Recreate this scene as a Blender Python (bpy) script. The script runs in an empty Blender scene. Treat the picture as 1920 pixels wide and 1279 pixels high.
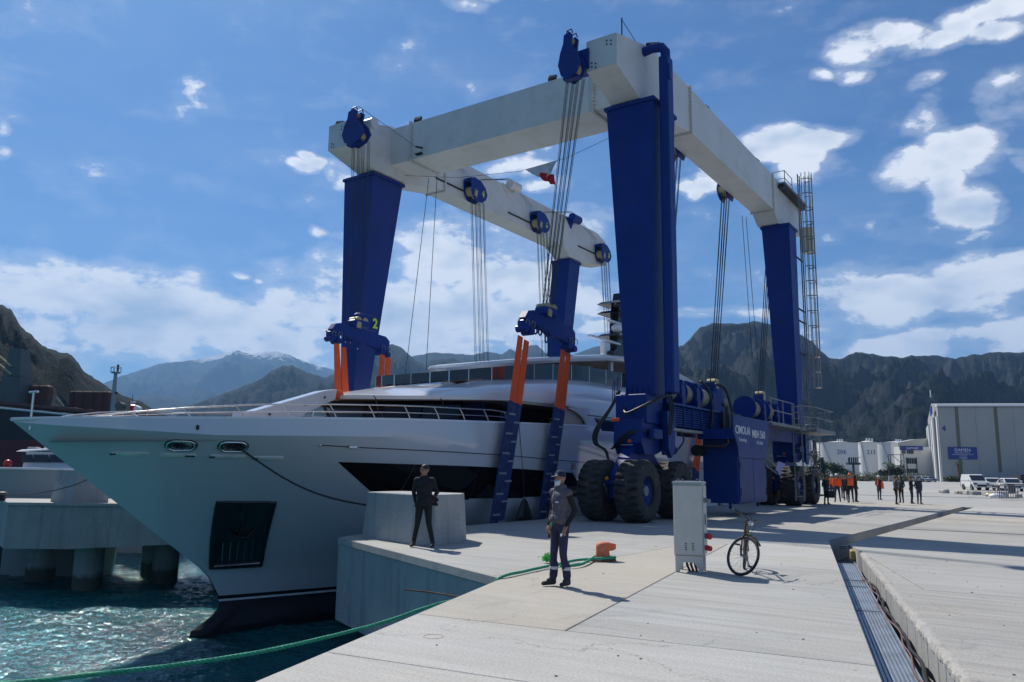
import bpy, bmesh, math, random
import numpy as np
from mathutils import Matrix, Vector, Euler
from mathutils.geometry import tessellate_polygon
random.seed(7)
S = bpy.context.scene
COL = S.collection
R = math.radians
# ------------------------------------------------------------------ camera, world, sun, exposure
cam = bpy.data.objects.new('camera', bpy.data.cameras.new('camera'))
COL.objects.link(cam)
cam.data.sensor_width = 36.0
cam.data.lens = 1493.5 / 1920 * 36
cam.data.clip_start = 0.1
cam.data.clip_end = 30000
cam.matrix_world = Matrix.Translation((0, 0, 1.7)) @ Matrix.Rotation(R(90 + 9.192), 4, 'X') @ Matrix.Rotation(R(0.688), 4, 'Z')
S.camera = cam
S.view_settings.view_transform = 'Standard'
S.view_settings.look = 'None'
S.view_settings.exposure = 0.2
S.view_settings.gamma = 1.0
S.view_settings.use_curve_mapping = False
S.cycles.max_bounces = 8
S.cycles.volume_bounces = 0
S.cycles.transparent_max_bounces = 12
S.cycles.caustics_reflective = False
S.cycles.caustics_refractive = False
SUN_EL, SUN_AZ = R(48), R(-31)          # azimuth measured from +Y towards +X
sd = bpy.data.lights.new('sun', 'SUN')
sd.energy = 5.0
sd.angle = R(0.53)
sd.color = (1.0, 0.95, 0.87)
sun = bpy.data.objects.new('sun', sd)
COL.objects.link(sun)
sdir = Vector((math.sin(SUN_AZ) * math.cos(SUN_EL), math.cos(SUN_AZ) * math.cos(SUN_EL), math.sin(SUN_EL)))
sun.rotation_euler = sdir.to_track_quat('Z', 'Y').to_euler()
W = bpy.data.worlds.new('World')
S.world = W
W.use_nodes = True

class NT:
    """tiny helper to write node graphs"""
    def __init__(self, nt):
        self.nt = nt
        self.n = nt.nodes
        self.l = nt.links
    def new(self, t, **k):
        nd = self.n.new(t)
        for a, b in k.items():
            setattr(nd, a, b)
        return nd
    def put(self, sock, v):
        if v is None:
            return
        if isinstance(v, bpy.types.NodeSocket):
            self.l.new(v, sock)
        else:
            try:
                sock.default_value = v
            except Exception:
                sock.default_value = (*v, 1.0)
    def math(self, op, a, b=None, c=None, clamp=False):
        nd = self.new('ShaderNodeMath', operation=op)
        nd.use_clamp = clamp
        for i, v in enumerate((a, b, c)):
            if v is not None:
                self.put(nd.inputs[i], v)
        return nd.outputs[0]
    def vm(self, op, a, b=None, c=None, scale=None):
        nd = self.new('ShaderNodeVectorMath', operation=op)
        for i, v in enumerate((a, b, c)):
            if v is not None:
                self.put(nd.inputs[i], v)
        if scale is not None:
            nd.inputs['Scale'].default_value = scale
        return nd.outputs['Value'] if op in ('DOT_PRODUCT', 'LENGTH') else nd.outputs[0]
    def noise(self, vec, scale, detail=4, rough=0.5, dist=0.0, fac=True):
        nd = self.new('ShaderNodeTexNoise')
        self.put(nd.inputs['Vector'], vec)
        nd.inputs['Scale'].default_value = scale
        nd.inputs['Detail'].default_value = detail
        nd.inputs['Roughness'].default_value = rough
        nd.inputs['Distortion'].default_value = dist
        return nd.outputs['Fac' if fac else 'Color']
    def ramp(self, fac, stops, interp='LINEAR'):
        nd = self.new('ShaderNodeValToRGB')
        cr = nd.color_ramp
        cr.interpolation = interp
        while len(cr.elements) < len(stops):
            cr.elements.new(0.5)
        for e, (p, c) in zip(cr.elements, stops):
            e.position = p
            e.color = (c, c, c, 1) if isinstance(c, (int, float)) else (*c, 1)
        self.put(nd.inputs[0], fac)
        return nd.outputs[0]
    def mix(self, fac, a, b, mode='MIX'):
        nd = self.new('ShaderNodeMix', data_type='RGBA', blend_type=mode)
        self.put(nd.inputs[0], fac)
        self.put(nd.inputs[6], a)
        self.put(nd.inputs[7], b)
        return nd.outputs[2]
    def comb(self, x, y, z):
        nd = self.new('ShaderNodeCombineXYZ')
        for i, v in enumerate((x, y, z)):
            self.put(nd.inputs[i], v)
        return nd.outputs[0]

def build_world():
    t = NT(W.node_tree)
    t.n.clear()
    out = t.new('ShaderNodeOutputWorld')
    bg = t.new('ShaderNodeBackground')
    bg.inputs[1].default_value = 0.05
    t.l.new(bg.outputs[0], out.inputs[0])
    sky = t.new('ShaderNodeTexSky', sky_type='NISHITA')
    sky.sun_disc = False
    sky.sun_elevation = SUN_EL
    sky.sun_rotation = SUN_AZ
    sky.air_density = 1.0
    sky.dust_density = 0.6
    sky.ozone_density = 1.2
    g = t.new('ShaderNodeTexCoord').outputs['Generated']
    sep = t.new('ShaderNodeSeparateXYZ')
    t.l.new(g, sep.inputs[0])
    az = t.math('ARCTAN2', sep.outputs[0], sep.outputs[1])
    el = t.math('ARCSINE', sep.outputs[2])
    ae = t.comb(az, el, 0.0)
    # coordinates on a cloud deck: keeps clouds flatter near the horizon
    zz = t.math('ADD', t.math('MAXIMUM', sep.outputs[2], 0.0), 0.22)
    px = t.math('DIVIDE', sep.outputs[0], zz)
    py = t.math('DIVIDE', sep.outputs[1], zz)
    deck = t.comb(px, py, 0.0)
    warp = t.vm('SCALE', t.vm('SUBTRACT', t.noise(deck, 2.2, 3, 0.5, fac=False), (0.5, 0.5, 0.5)), scale=0.09)
    aew = t.vm('ADD', ae, warp)
    # where the photograph has its cloud banks: (azimuth, elevation, half width, half height, weight)
    banks = CLOUD_BANKS
    acc = None
    for a0, e0, sa, se, w in banks:
        q = t.vm('MULTIPLY_ADD', aew, (1 / sa, 1 / se, 0), (-a0 / sa, -e0 / se, 0))
        dd = t.vm('DOT_PRODUCT', q, q)
        v = t.math('MULTIPLY_ADD', dd, -w * 0.62, w)
        acc = v if acc is None else t.math('MAXIMUM', acc, v)
    acc = t.math('MAXIMUM', acc, -0.1)
    # outside the photographed part of the sky: scattered clouds of the same sort
    wide = t.ramp(t.noise(deck, 0.9, 3, 0.5), [(0.50, -0.2), (0.68, 0.7)])
    absaz = t.math('ABSOLUTE', az)
    outside = t.math('MAXIMUM', t.ramp(absaz, [(0.66, 0.0), (0.8, 1.0)]), t.ramp(el, [(0.58, 0.0), (0.7, 1.0)]))
    bias = t.math('MAXIMUM', acc, t.math('MULTIPLY', wide, outside))
    cl = t.comb(t.math('MULTIPLY', az, 1.0), t.math('MULTIPLY', el, 1.9), 0.0)
    cw = t.vm('ADD', cl, t.vm('SCALE', t.vm('SUBTRACT', t.noise(cl, 9, 3, 0.5, fac=False), (0.5, 0.5, 0.5)), scale=0.035))
    n1 = t.noise(cw, 10.5, 10, 0.60)
    up = t.vm('ADD', cw, (-0.008, 0.03, 0.0))
    n2 = t.noise(up, 9.5, 4, 0.5)
    dens = t.math('ADD', t.math('MULTIPLY_ADD', n1, 6.4, -3.2), t.math('MULTIPLY_ADD', bias, 1.75, -0.80))
    m = t.ramp(dens, [(0.0, 0.0), (1.0, 1.0)])
    mask = t.new('ShaderNodeMapRange')
    mask.interpolation_type = 'SMOOTHSTEP'
    t.l.new(dens, mask.inputs[0])
    mask.inputs[1].default_value = -0.12
    mask.inputs[2].default_value = 0.75
    mask = mask.outputs[0]
    veil = t.new('ShaderNodeMapRange')
    veil.interpolation_type = 'SMOOTHSTEP'
    t.l.new(dens, veil.inputs[0])
    veil.inputs[1].default_value = -0.95
    veil.inputs[2].default_value = 0.35
    veil.inputs[4].default_value = 0.30
    mask = t.math('MAXIMUM', mask, t.math('MULTIPLY', veil.outputs[0], t.ramp(t.math('ADD', acc, 0.2), [(0.0, 0.1), (0.35, 1.0)])))
    # lit rims against the light, grey-blue bodies
    thick = t.math('ADD', t.math('MULTIPLY_ADD', n2, 6.0, -3.0), t.math('MULTIPLY_ADD', bias, 1.0, -0.5))
    shade = t.new('ShaderNodeMapRange')
    t.l.new(thick, shade.inputs[0])
    shade.inputs[1].default_value = 0.25
    shade.inputs[2].default_value = 1.6
    ccol = t.mix(shade.outputs[0], (17.5, 18.0, 18.8), (9.0, 11.0, 13.8))
    soft = t.math('MULTIPLY', t.ramp(t.noise(t.comb(t.math('MULTIPLY', az, 0.5), t.math('MULTIPLY', el, 2.2), 0.3), 7, 5, 0.6), [(0.42, 0.0), (0.75, 0.2)]), t.ramp(el, [(0.0, 1.0), (0.5, 0.45)]))
    skyc = t.mix(1.0, sky.outputs[0], (0.50, 0.94, 1.50), 'MULTIPLY')
    base = t.mix(soft, skyc, (9.0, 11.0, 13.8))
    fin = t.mix(t.math('MULTIPLY', mask, 0.94), base, ccol)
    t.l.new(fin, bg.inputs[0])
CLOUD_BANKS = [
    (-0.5216, 0.1800, 0.1466, 0.0435, 1.22),
    (-0.3942, 0.1745, 0.1663, 0.0449, 1.22),
    (-0.2672, 0.1967, 0.1047, 0.0470, 1.04),
    (-0.5285, 0.2150, 0.0340, 0.0065, 0.70),
    (-0.5709, 0.2151, 0.0347, 0.0100, 0.70),
    (-0.5201, 0.2200, 0.0252, 0.0061, 0.70),
    (-0.5062, 0.2141, 0.0335, 0.0092, 0.70),
    (-0.5494, 0.2097, 0.0437, 0.0082, 0.70),
    (-0.2279, 0.1648, 0.0520, 0.0165, 0.80),
    (-0.2902, 0.1382, 0.0604, 0.0194, 0.80),
    (-0.2494, 0.1348, 0.0368, 0.0154, 0.80),
    (-0.2673, 0.1609, 0.0492, 0.0147, 0.80),
    (-0.1910, 0.1334, 0.0459, 0.0165, 0.80),
    (-0.6642, 0.1763, 0.0435, 0.0256, 0.90),
    (-0.5992, 0.1542, 0.0550, 0.0218, 0.90),
    (-0.6439, 0.1548, 0.0345, 0.0160, 0.90),
    (-0.6649, 0.1523, 0.0532, 0.0208, 0.90),
    (-0.6193, 0.1749, 0.0378, 0.0225, 0.90),
    (-0.4593, 0.1385, 0.1205, 0.0291, 0.73),
    (-0.0893, 0.2117, 0.1117, 0.0888, 1.22),
    (0.0268, 0.2072, 0.1049, 0.0648, 1.22),
    (0.1095, 0.1699, 0.0508, 0.0138, 1.10),
    (0.0568, 0.1782, 0.0340, 0.0138, 1.10),
    (0.0782, 0.1965, 0.0403, 0.0167, 1.10),
    (0.1221, 0.1910, 0.0351, 0.0111, 1.10),
    (0.0556, 0.1762, 0.0446, 0.0143, 1.10),
    (-0.0061, 0.2673, 0.0565, 0.0166, 0.80),
    (-0.0318, 0.2781, 0.0614, 0.0172, 0.80),
    (-0.0331, 0.2642, 0.0558, 0.0212, 0.80),
    (-0.0520, 0.2674, 0.0462, 0.0176, 0.80),
    (-0.0985, 0.2917, 0.0465, 0.0142, 0.80),
    (-0.0973, 0.3606, 0.0305, 0.0170, 0.90),
    (-0.0513, 0.3370, 0.0284, 0.0164, 0.90),
    (-0.0835, 0.3672, 0.0231, 0.0137, 0.90),
    (-0.0412, 0.3413, 0.0238, 0.0159, 0.90),
    (-0.0423, 0.3418, 0.0242, 0.0109, 0.90),
    (-0.0003, 0.3706, 0.0409, 0.0139, 0.80),
    (-0.0129, 0.3433, 0.0242, 0.0091, 0.80),
    (0.0343, 0.3711, 0.0230, 0.0100, 0.80),
    (0.0304, 0.3453, 0.0242, 0.0084, 0.80),
    (0.0409, 0.3468, 0.0328, 0.0106, 0.80),
    (0.1060, 0.3036, 0.0264, 0.0110, 0.80),
    (0.1027, 0.3095, 0.0314, 0.0110, 0.80),
    (0.0614, 0.2961, 0.0221, 0.0092, 0.80),
    (0.0970, 0.2941, 0.0259, 0.0105, 0.80),
    (0.0556, 0.2989, 0.0261, 0.0089, 0.80),
    (-0.2716, 0.3692, 0.0167, 0.0069, 1.00),
    (-0.2663, 0.3803, 0.0127, 0.0052, 1.00),
    (-0.2538, 0.3756, 0.0142, 0.0071, 1.00),
    (-0.2232, 0.3582, 0.0114, 0.0107, 0.80),
    (-0.2394, 0.3712, 0.0093, 0.0111, 0.80),
    (-0.2288, 0.3677, 0.0109, 0.0098, 0.80),
    (-0.3446, 0.2341, 0.0095, 0.0035, 1.00),
    (-0.3406, 0.2350, 0.0103, 0.0043, 1.00),
    (-0.3264, 0.2288, 0.0095, 0.0040, 1.00),
    (-0.2545, 0.2942, 0.0112, 0.0073, 0.70),
    (0.3766, 0.3744, 0.0296, 0.0119, 1.15),
    (0.3683, 0.3607, 0.0324, 0.0119, 1.15),
    (0.3520, 0.3794, 0.0386, 0.0116, 1.15),
    (0.3358, 0.3841, 0.0410, 0.0114, 1.15),
    (0.3662, 0.3965, 0.0682, 0.0200, 1.15),
    (0.2164, 0.3409, 0.0208, 0.0102, 1.10),
    (0.2211, 0.3334, 0.0136, 0.0094, 1.10),
    (0.2623, 0.3596, 0.0223, 0.0112, 1.10),
    (0.2363, 0.3423, 0.0212, 0.0112, 1.10),
    (0.2235, 0.3381, 0.0184, 0.0121, 1.10),
    (0.4975, 0.3502, 0.0168, 0.0145, 1.15),
    (0.5241, 0.3007, 0.0289, 0.0170, 1.15),
    (0.5098, 0.3148, 0.0191, 0.0149, 1.15),
    (0.4873, 0.3371, 0.0413, 0.0250, 1.15),
    (0.5316, 0.3496, 0.0418, 0.0239, 1.15),
    (0.5117, 0.3868, 0.0183, 0.0360, 0.60),
    (0.5191, 0.4810, 0.0385, 0.0141, 0.95),
    (0.4732, 0.4915, 0.0524, 0.0143, 0.95),
    (0.4472, 0.4854, 0.0421, 0.0137, 0.95),
    (0.4740, 0.4945, 0.0400, 0.0151, 0.95),
    (0.4476, 0.4899, 0.0409, 0.0128, 0.95),
    (0.5490, 0.4948, 0.0248, 0.0150, 1.00),
    (0.5803, 0.4778, 0.0284, 0.0134, 1.00),
    (0.5901, 0.5007, 0.0269, 0.0156, 1.00),
    (0.5743, 0.4777, 0.0209, 0.0101, 1.00),
    (0.5692, 0.5001, 0.0293, 0.0124, 1.00),
    (0.5839, 0.3970, 0.0261, 0.0375, 0.55),
    (0.4294, 0.4661, 0.0253, 0.0082, 0.80),
    (0.4307, 0.4633, 0.0223, 0.0053, 0.80),
    (0.3986, 0.4670, 0.0164, 0.0059, 0.80),
    (0.4496, 0.4800, 0.0260, 0.0079, 0.80),
    (0.4538, 0.4734, 0.0221, 0.0058, 0.80),
    (0.5015, 0.2055, 0.1326, 0.0413, 1.30),
    (0.5417, 0.2274, 0.0321, 0.0111, 0.90),
    (0.5244, 0.2340, 0.0472, 0.0149, 0.90),
    (0.5076, 0.2400, 0.0274, 0.0091, 0.90),
    (0.5911, 0.2360, 0.0523, 0.0152, 0.90),
    (0.5332, 0.2235, 0.0401, 0.0120, 0.90),
    (0.4923, 0.1470, 0.1514, 0.0214, 1.10),
    (0.2417, 0.1885, 0.0468, 0.0072, 0.90),
    (0.2840, 0.1899, 0.0421, 0.0078, 0.90),
    (0.2364, 0.1954, 0.0389, 0.0069, 0.90),
    (0.2305, 0.1846, 0.0548, 0.0065, 0.90),
    (0.2399, 0.1865, 0.0472, 0.0070, 0.90),
    (0.3938, 0.1774, 0.0320, 0.0152, 0.50),
    (-0.0475, 0.5663, 0.0359, 0.0099, 0.80),
    (-0.0711, 0.5452, 0.0290, 0.0094, 0.80),
    (-0.0732, 0.5590, 0.0337, 0.0101, 0.80),
    (-0.0427, 0.5631, 0.0186, 0.0062, 0.80),
    (-0.0447, 0.5617, 0.0277, 0.0101, 0.80),
    (0.0235, 0.5651, 0.0375, 0.0090, 0.60),
    (-0.5932, 0.3379, 0.0093, 0.0100, 0.80),
    (-0.5975, 0.3681, 0.0072, 0.0062, 0.70),
    (0.5843, 0.3367, 0.0135, 0.0050, 0.70),
    (0.5982, 0.3261, 0.0108, 0.0037, 0.70),
    (0.5858, 0.3279, 0.0129, 0.0057, 0.70),
    (0.6109, 0.1595, 0.0384, 0.0255, 0.90),
    (0.7018, 0.1621, 0.0527, 0.0433, 0.90),
    (0.6169, 0.1464, 0.0481, 0.0359, 0.90),
    (0.6861, 0.1680, 0.0665, 0.0360, 0.90),
    (0.7033, 0.2127, 0.0411, 0.0278, 0.90),
    (-0.7086, 0.1348, 0.1081, 0.0554, 1.10),
    (0.5075, 0.4406, 0.0171, 0.0092, 0.50),
    (-0.4770, 0.1550, 0.1954, 0.0503, 1.04),
    (-0.3145, 0.1487, 0.1357, 0.0423, 1.04),
    (-0.5475, 0.1308, 0.1094, 0.0346, 0.98),
    (-0.1175, 0.2264, 0.0443, 0.0284, 0.80),
    (-0.2194, 0.2524, 0.0435, 0.0347, 0.80),
    (-0.1170, 0.2362, 0.0463, 0.0278, 0.80),
    (-0.1189, 0.2124, 0.0314, 0.0235, 0.80),
    (-0.2354, 0.2369, 0.0534, 0.0289, 0.80),
    (0.1528, 0.1731, 0.0302, 0.0105, 0.70),
    (0.1630, 0.1754, 0.0333, 0.0088, 0.70),
    (0.2243, 0.1826, 0.0373, 0.0115, 0.70),
    (0.2223, 0.1841, 0.0314, 0.0079, 0.70),
    (0.1532, 0.1740, 0.0326, 0.0079, 0.70),
    (0.5681, 0.1417, 0.1066, 0.0205, 0.98),
    (0.3976, 0.3609, 0.0383, 0.0207, 0.60),
]
build_world()
# ------------------------------------------------------------------ frames and mesh helpers
GX, GY, YAW = 5.286, 28.599, R(34.247)
PHI = math.pi / 2 - YAW
CR = Matrix.Translation((GX, GY, 0)) @ Matrix.Rotation(PHI, 4, 'Z')   # crane frame: x along the dock, y across it to the left
ID = Matrix.Identity(4)
WM = {}
def tag(o, label=None, cat=None, group=None, kind=None):
    if label: o['label'] = label
    if cat: o['category'] = cat
    if group: o['group'] = group
    if kind: o['kind'] = kind
    return o
def thing(name, label, cat, M=ID, group=None, parent=None):
    o = bpy.data.objects.new(name, None)
    COL.objects.link(o)
    o.empty_display_size = 0.3
    if parent is not None:
        o.parent = parent
        WM[o.name] = WM[parent.name] @ M
    else:
        WM[o.name] = M.copy()
    o.matrix_local = M
    return tag(o, label, cat, group)
def link(name, me, parent=None, M=None):
    o = bpy.data.objects.new(name, me)
    COL.objects.link(o)
    base = ID
    if parent is not None:
        o.parent = parent
        base = WM[parent.name]
    if M is None:
        WM[o.name] = base.copy()
    else:
        o.matrix_local = M
        WM[o.name] = base @ M
    return o
def dup(o, M=None, parent=None, label=None, **kw):
    """copy of a thing with its parts and sub-parts, mesh data shared"""
    c = o.copy()
    COL.objects.link(c)
    if parent is not None:
        c.parent = parent
    if M is not None:
        c.matrix_local = M
    for k in ('label', 'category', 'group'):
        if k in kw: c[k] = kw[k]
    if label: c['label'] = label
    for ch in [x for x in o.children]:
        dup(ch, None, c)
    return c
class MB:
    """collects shapes given in frame M and builds them as ONE mesh object"""
    def __init__(self, M=ID):
        self.M = M
        self.v = []
        self.f = []
    def add(self, vs, fs, M=None):
        k = len(self.v)
        MM = self.M if M is None else self.M @ M
        self.v += [MM @ Vector(p) for p in vs]
        self.f += [tuple(i + k for i in f) for f in fs]
        return self
    def box(self, a, b, M=None):
        x0, y0, z0 = [min(a[i], b[i]) for i in range(3)]
        x1, y1, z1 = [max(a[i], b[i]) for i in range(3)]
        return self.hexa([(x0, y0, z0), (x1, y0, z0), (x1, y1, z0), (x0, y1, z0), (x0, y0, z1), (x1, y0, z1), (x1, y1, z1), (x0, y1, z1)], M)
    def hexa(self, p, M=None):
        return self.add(p, [(0, 3, 2, 1), (4, 5, 6, 7), (0, 1, 5, 4), (1, 2, 6, 5), (2, 3, 7, 6), (3, 0, 4, 7)], M)
    def bbox(self, a, b, c=0.02, M=None):
        """box with chamfered vertical and top edges"""
        x0, y0, z0 = [min(a[i], b[i]) for i in range(3)]
        x1, y1, z1 = [max(a[i], b[i]) for i in range(3)]
        def ring(x0, y0, x1, y1, z, k): return [(x0 + k, y0, z), (x1 - k, y0, z), (x1, y0 + k, z), (x1, y1 - k, z), (x1 - k, y1, z), (x0 + k, y1, z), (x0, y1 - k, z), (x0, y0 + k, z)]
        return self.loft([ring(x0 + c, y0 + c, x1 - c, y1 - c, z0, c), ring(x0, y0, x1, y1, z0 + c, c), ring(x0, y0, x1, y1, z1 - c, c), ring(x0 + c, y0 + c, x1 - c, y1 - c, z1, c)], M=M)
    def loft(self, rings, caps=True, closed=True, M=None):
        n = len(rings[0])
        vs = [p for r in rings for p in r]
        fs = []
        for i in range(len(rings) - 1):
            for j in range(n if closed else n - 1):
                a, b = i * n + j, i * n + (j + 1) % n
                fs.append((a, b, b + n, a + n))
        if caps:
            fs.append(tuple(range(n))[::-1])
            fs.append(tuple(range((len(rings) - 1) * n, len(rings) * n)))
        return self.add(vs, fs, M)
    def prism(self, poly, y0, y1, axis='y', M=None):
        """poly of 2D points extruded; axis y: poly in x,z; axis x: poly in y,z; axis z: poly in x,y"""
        f = {'y': lambda p, t: (p[0], t, p[1]), 'x': lambda p, t: (t, p[0], p[1]), 'z': lambda p, t: (p[0], p[1], t)}[axis]
        return self.loft([[f(p, y0) for p in poly], [f(p, y1) for p in poly]], M=M)
    def tube(self, pts, r, n=8, caps=True, M=None, closed=False):
        pts = [Vector(p) for p in pts]
        rs = r if isinstance(r, (list, tuple)) else [r] * len(pts)
        rings = []
        t0 = (pts[1] - pts[0]).normalized()
        up = Vector((0, 0, 1)) if abs(t0.z) < 0.9 else Vector((1, 0, 0))
        u = t0.cross(up).normalized()
        m = len(pts)
        for i, p in enumerate(pts):
            a = pts[i - 1] if i else (pts[-1] if closed else pts[0])
            b = pts[i + 1] if i < m - 1 else (pts[0] if closed else pts[-1])
            t = (b - a)
            t = t.normalized() if t.length > 1e-9 else t0
            u = (u - t * u.dot(t))
            u = u.normalized() if u.length > 1e-6 else t.orthogonal().normalized()
            w = t.cross(u)
            rings.append([tuple(p + (u * math.cos(k * 2 * math.pi / n) + w * math.sin(k * 2 * math.pi / n)) * rs[i]) for k in range(n)])
        if closed:
            rings.append(rings[0])
            return self.loft(rings, False, M=M)
        return self.loft(rings, caps, M=M)
    def cyl(self, a, b, r, r2=None, n=16, M=None):
        return self.tube([a, b], [r, r if r2 is None else r2], n, M=M)
    def ell(self, c, r, n=12, m=8, M=None):
        c = Vector(c)
        r = (r, r, r) if isinstance(r, (int, float)) else r
        rings = []
        for i in range(m + 1):
            th = math.pi * i / m
            s = max(math.sin(th), 0.002)
            rings.append([(c.x + r[0] * s * math.cos(2 * math.pi * j / n), c.y + r[1] * s * math.sin(2 * math.pi * j / n), c.z - r[2] * math.cos(th)) for j in range(n)])
        return self.loft(rings, M=M)
    def lathe(self, prof, c=(0, 0, 0), axis='z', n=24, M=None, caps=False):
        rings = []
        for r, h in prof:
            ring = []
            for j in range(n):
                x, y = r * math.cos(2 * math.pi * j / n), r * math.sin(2 * math.pi * j / n)
                p = {'z': (x, y, h), 'y': (x, h, -y), 'x': (h, x, y)}[axis]
                ring.append((c[0] + p[0], c[1] + p[1], c[2] + p[2]))
            rings.append(ring)
        return self.loft(rings, caps, M=M)
    def build(self, name, m, parent=None, smooth=None, label=None, fix=True):
        me = bpy.data.meshes.new(name)
        inv = WM[parent.name].inverted() if parent is not None else ID
        vs = [inv @ p for p in self.v]
        me.from_pydata([tuple(p) for p in vs], [], self.f)
        if fix:
            bm = bmesh.new()
            bm.from_mesh(me)
            bmesh.ops.recalc_face_normals(bm, faces=bm.faces)
            bm.to_mesh(me)
            bm.free()
        if smooth is not None:
            me.shade_smooth()
            if smooth < 180:
                me.set_sharp_from_angle(angle=R(smooth))
        for mm in (m if isinstance(m, (list, tuple)) else [m]):
            me.materials.append(mm)
        o = link(name, me, parent)
        if label: o['label'] = label
        return o
def text(s, size, M, mat, name, parent, depth=0.012, align='CENTER', bold=0.0):
    cu = bpy.data.curves.new('lettering', 'FONT')
    cu.body = s
    cu.size = size
    cu.extrude = depth
    cu.offset = bold
    cu.align_x = align
    cu.resolution_u = 2
    t = bpy.data.objects.new('lettering_tmp', cu)
    COL.objects.link(t)
    dg = bpy.context.evaluated_depsgraph_get()
    me = bpy.data.meshes.new_from_object(t.evaluated_get(dg))
    bpy.data.objects.remove(t)
    inv = WM[parent.name].inverted() if parent is not None else ID
    me.transform(inv @ M)
    me.materials.clear()
    me.materials.append(mat)
    return link(name, me, parent)
def frame(o, x, y, z=None):
    """matrix from origin and two axis directions"""
    x = Vector(x).normalized()
    y = Vector(y)
    y = (y - x * y.dot(x)).normalized()
    zz = x.cross(y)
    return Matrix(((x.x, y.x, zz.x, o[0]), (x.y, y.y, zz.y, o[1]), (x.z, y.z, zz.z, o[2]), (0, 0, 0, 1)))
# numpy gradient noise for terrain and water
_rng = np.random.RandomState(5)
_P = _rng.permutation(256); _P = np.concatenate([_P, _P, _P])
_G = _rng.uniform(-1, 1, (256, 2)); _G /= np.linalg.norm(_G, axis=1)[:, None]
def pn(x, y):
    xi, yi = np.floor(x).astype(int), np.floor(y).astype(int)
    xf, yf = x - xi, y - yi
    u, v = xf ** 3 * (xf * (xf * 6 - 15) + 10), yf ** 3 * (yf * (yf * 6 - 15) + 10)
    def g(i, j):
        h = _G[_P[_P[(xi + i) & 255] + ((yi + j) & 255)]]
        return h[..., 0] * (xf - i) + h[..., 1] * (yf - j)
    return (g(0, 0) * (1 - u) + g(1, 0) * u) * (1 - v) + (g(0, 1) * (1 - u) + g(1, 1) * u) * v
def fbm(x, y, o=5, ridged=False, gain=0.5):
    s = 0; a = 1; f = 1.0
    for i in range(o):
        n = pn(x * f + 17.3 * i, y * f - 9.1 * i)
        s = s + a * ((0.5 - np.abs(n)) * 1.6 - 0.4 if ridged else n)
        a *= gain; f *= 2.03
    return s
def grid_mesh(name, P, m, smooth=True):
    """P: rows x cols x 3"""
    h, w, _ = P.shape
    idx = np.arange(h * w).reshape(h, w)
    q = np.stack([idx[:-1, :-1], idx[:-1, 1:], idx[1:, 1:], idx[1:, :-1]], -1).reshape(-1, 4)
    me = bpy.data.meshes.new(name)
    me.vertices.add(h * w)
    me.vertices.foreach_set('co', P.reshape(-1).astype(np.float32))
    me.loops.add(len(q) * 4)
    me.loops.foreach_set('vertex_index', q.reshape(-1).astype(np.int32))
    me.polygons.add(len(q))
    me.polygons.foreach_set('loop_start', (np.arange(len(q)) * 4).astype(np.int32))
    me.polygons.foreach_set('loop_total', np.full(len(q), 4, np.int32))
    me.update(calc_edges=True)
    me.validate()
    if smooth: me.shade_smooth()
    me.materials.append(m)
    return link(name, me)
# ------------------------------------------------------------------ materials
MATS = {}
def mat(name, base, rough=0.5, metal=0.0, spec=0.5, coat=0.0, bump=None, tint=None, dirt=None, build=None, trans=0.0, alpha=None):
    """tint: (scale, amount) subtle colour variation; bump: (scale, strength, distance); dirt: (scale, colour, amount)"""
    m = bpy.data.materials.new(name)
    m.use_nodes = True
    t = NT(m.node_tree)
    b = t.n['Principled BSDF']
    co = t.new('ShaderNodeTexCoord').outputs['Object']
    c = (*base, 1)
    if tint:
        n = t.noise(co, tint[0], 5, 0.6)
        lo = tuple(x * (1 - tint[1]) for x in base); hi = tuple(min(x * (1 + tint[1]), 1) for x in base)
        c = t.ramp(n, [(0.3, lo), (0.7, hi)])
    if dirt:
        n = t.noise(co, dirt[0], 6, 0.65)
        c = t.mix(t.math('MULTIPLY', t.ramp(n, [(0.5, 0), (0.72, 1)]), dirt[2]), c, (*dirt[1], 1))
    t.put(b.inputs['Base Color'], c)
    b.inputs['Roughness'].default_value = rough
    if tint:
        rn = t.noise(co, tint[0] * 2.3, 3, 0.5)
        t.put(b.inputs['Roughness'], t.math('MULTIPLY_ADD', rn, rough * 0.5, rough * 0.75))
    b.inputs['Metallic'].default_value = metal
    b.inputs['Specular IOR Level'].default_value = spec
    b.inputs['Coat Weight'].default_value = coat
    b.inputs['Coat Roughness'].default_value = 0.05
    b.inputs['Transmission Weight'].default_value = trans
    if alpha is not None: b.inputs['Alpha'].default_value = alpha
    if bump:
        bn = t.new('ShaderNodeBump')
        bn.inputs['Strength'].default_value = bump[1]
        bn.inputs['Distance'].default_value = bump[2]
        t.put(bn.inputs['Height'], t.noise(co, bump[0], 5, 0.6))
        t.l.new(bn.outputs[0], b.inputs['Normal'])
    if build: build(t, b, co)
    MATS[name] = m
    return m
M_blue = mat('blue_paint', (0.0018, 0.026, 0.195), 0.42, spec=0.3, tint=(0.5, 0.12), dirt=(1.3, (0.03, 0.045, 0.10), 0.25), bump=(2.0, 0.05, 0.02))
M_blue2 = mat('blue_panel_paint', (0.005, 0.033, 0.19), 0.42, spec=.35, tint=(0.7, 0.1), dirt=(1.3, (0.03, 0.05, 0.12), 0.3))
M_white = mat('crane_white_paint', (0.60, 0.61, 0.60), 0.42, tint=(0.35, 0.07), dirt=(1.1, (0.42, 0.39, 0.31), 0.4), bump=(1.2, 0.08, 0.03))
M_wrope = mat('steel_wire_rope', (0.045, 0.05, 0.06), 0.55, 0.6)
M_black = mat('black_rubber_hose', (0.012, 0.012, 0.014), 0.45)
M_dark = mat('dark_grille', (0.012, 0.014, 0.022), 0.6)
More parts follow.
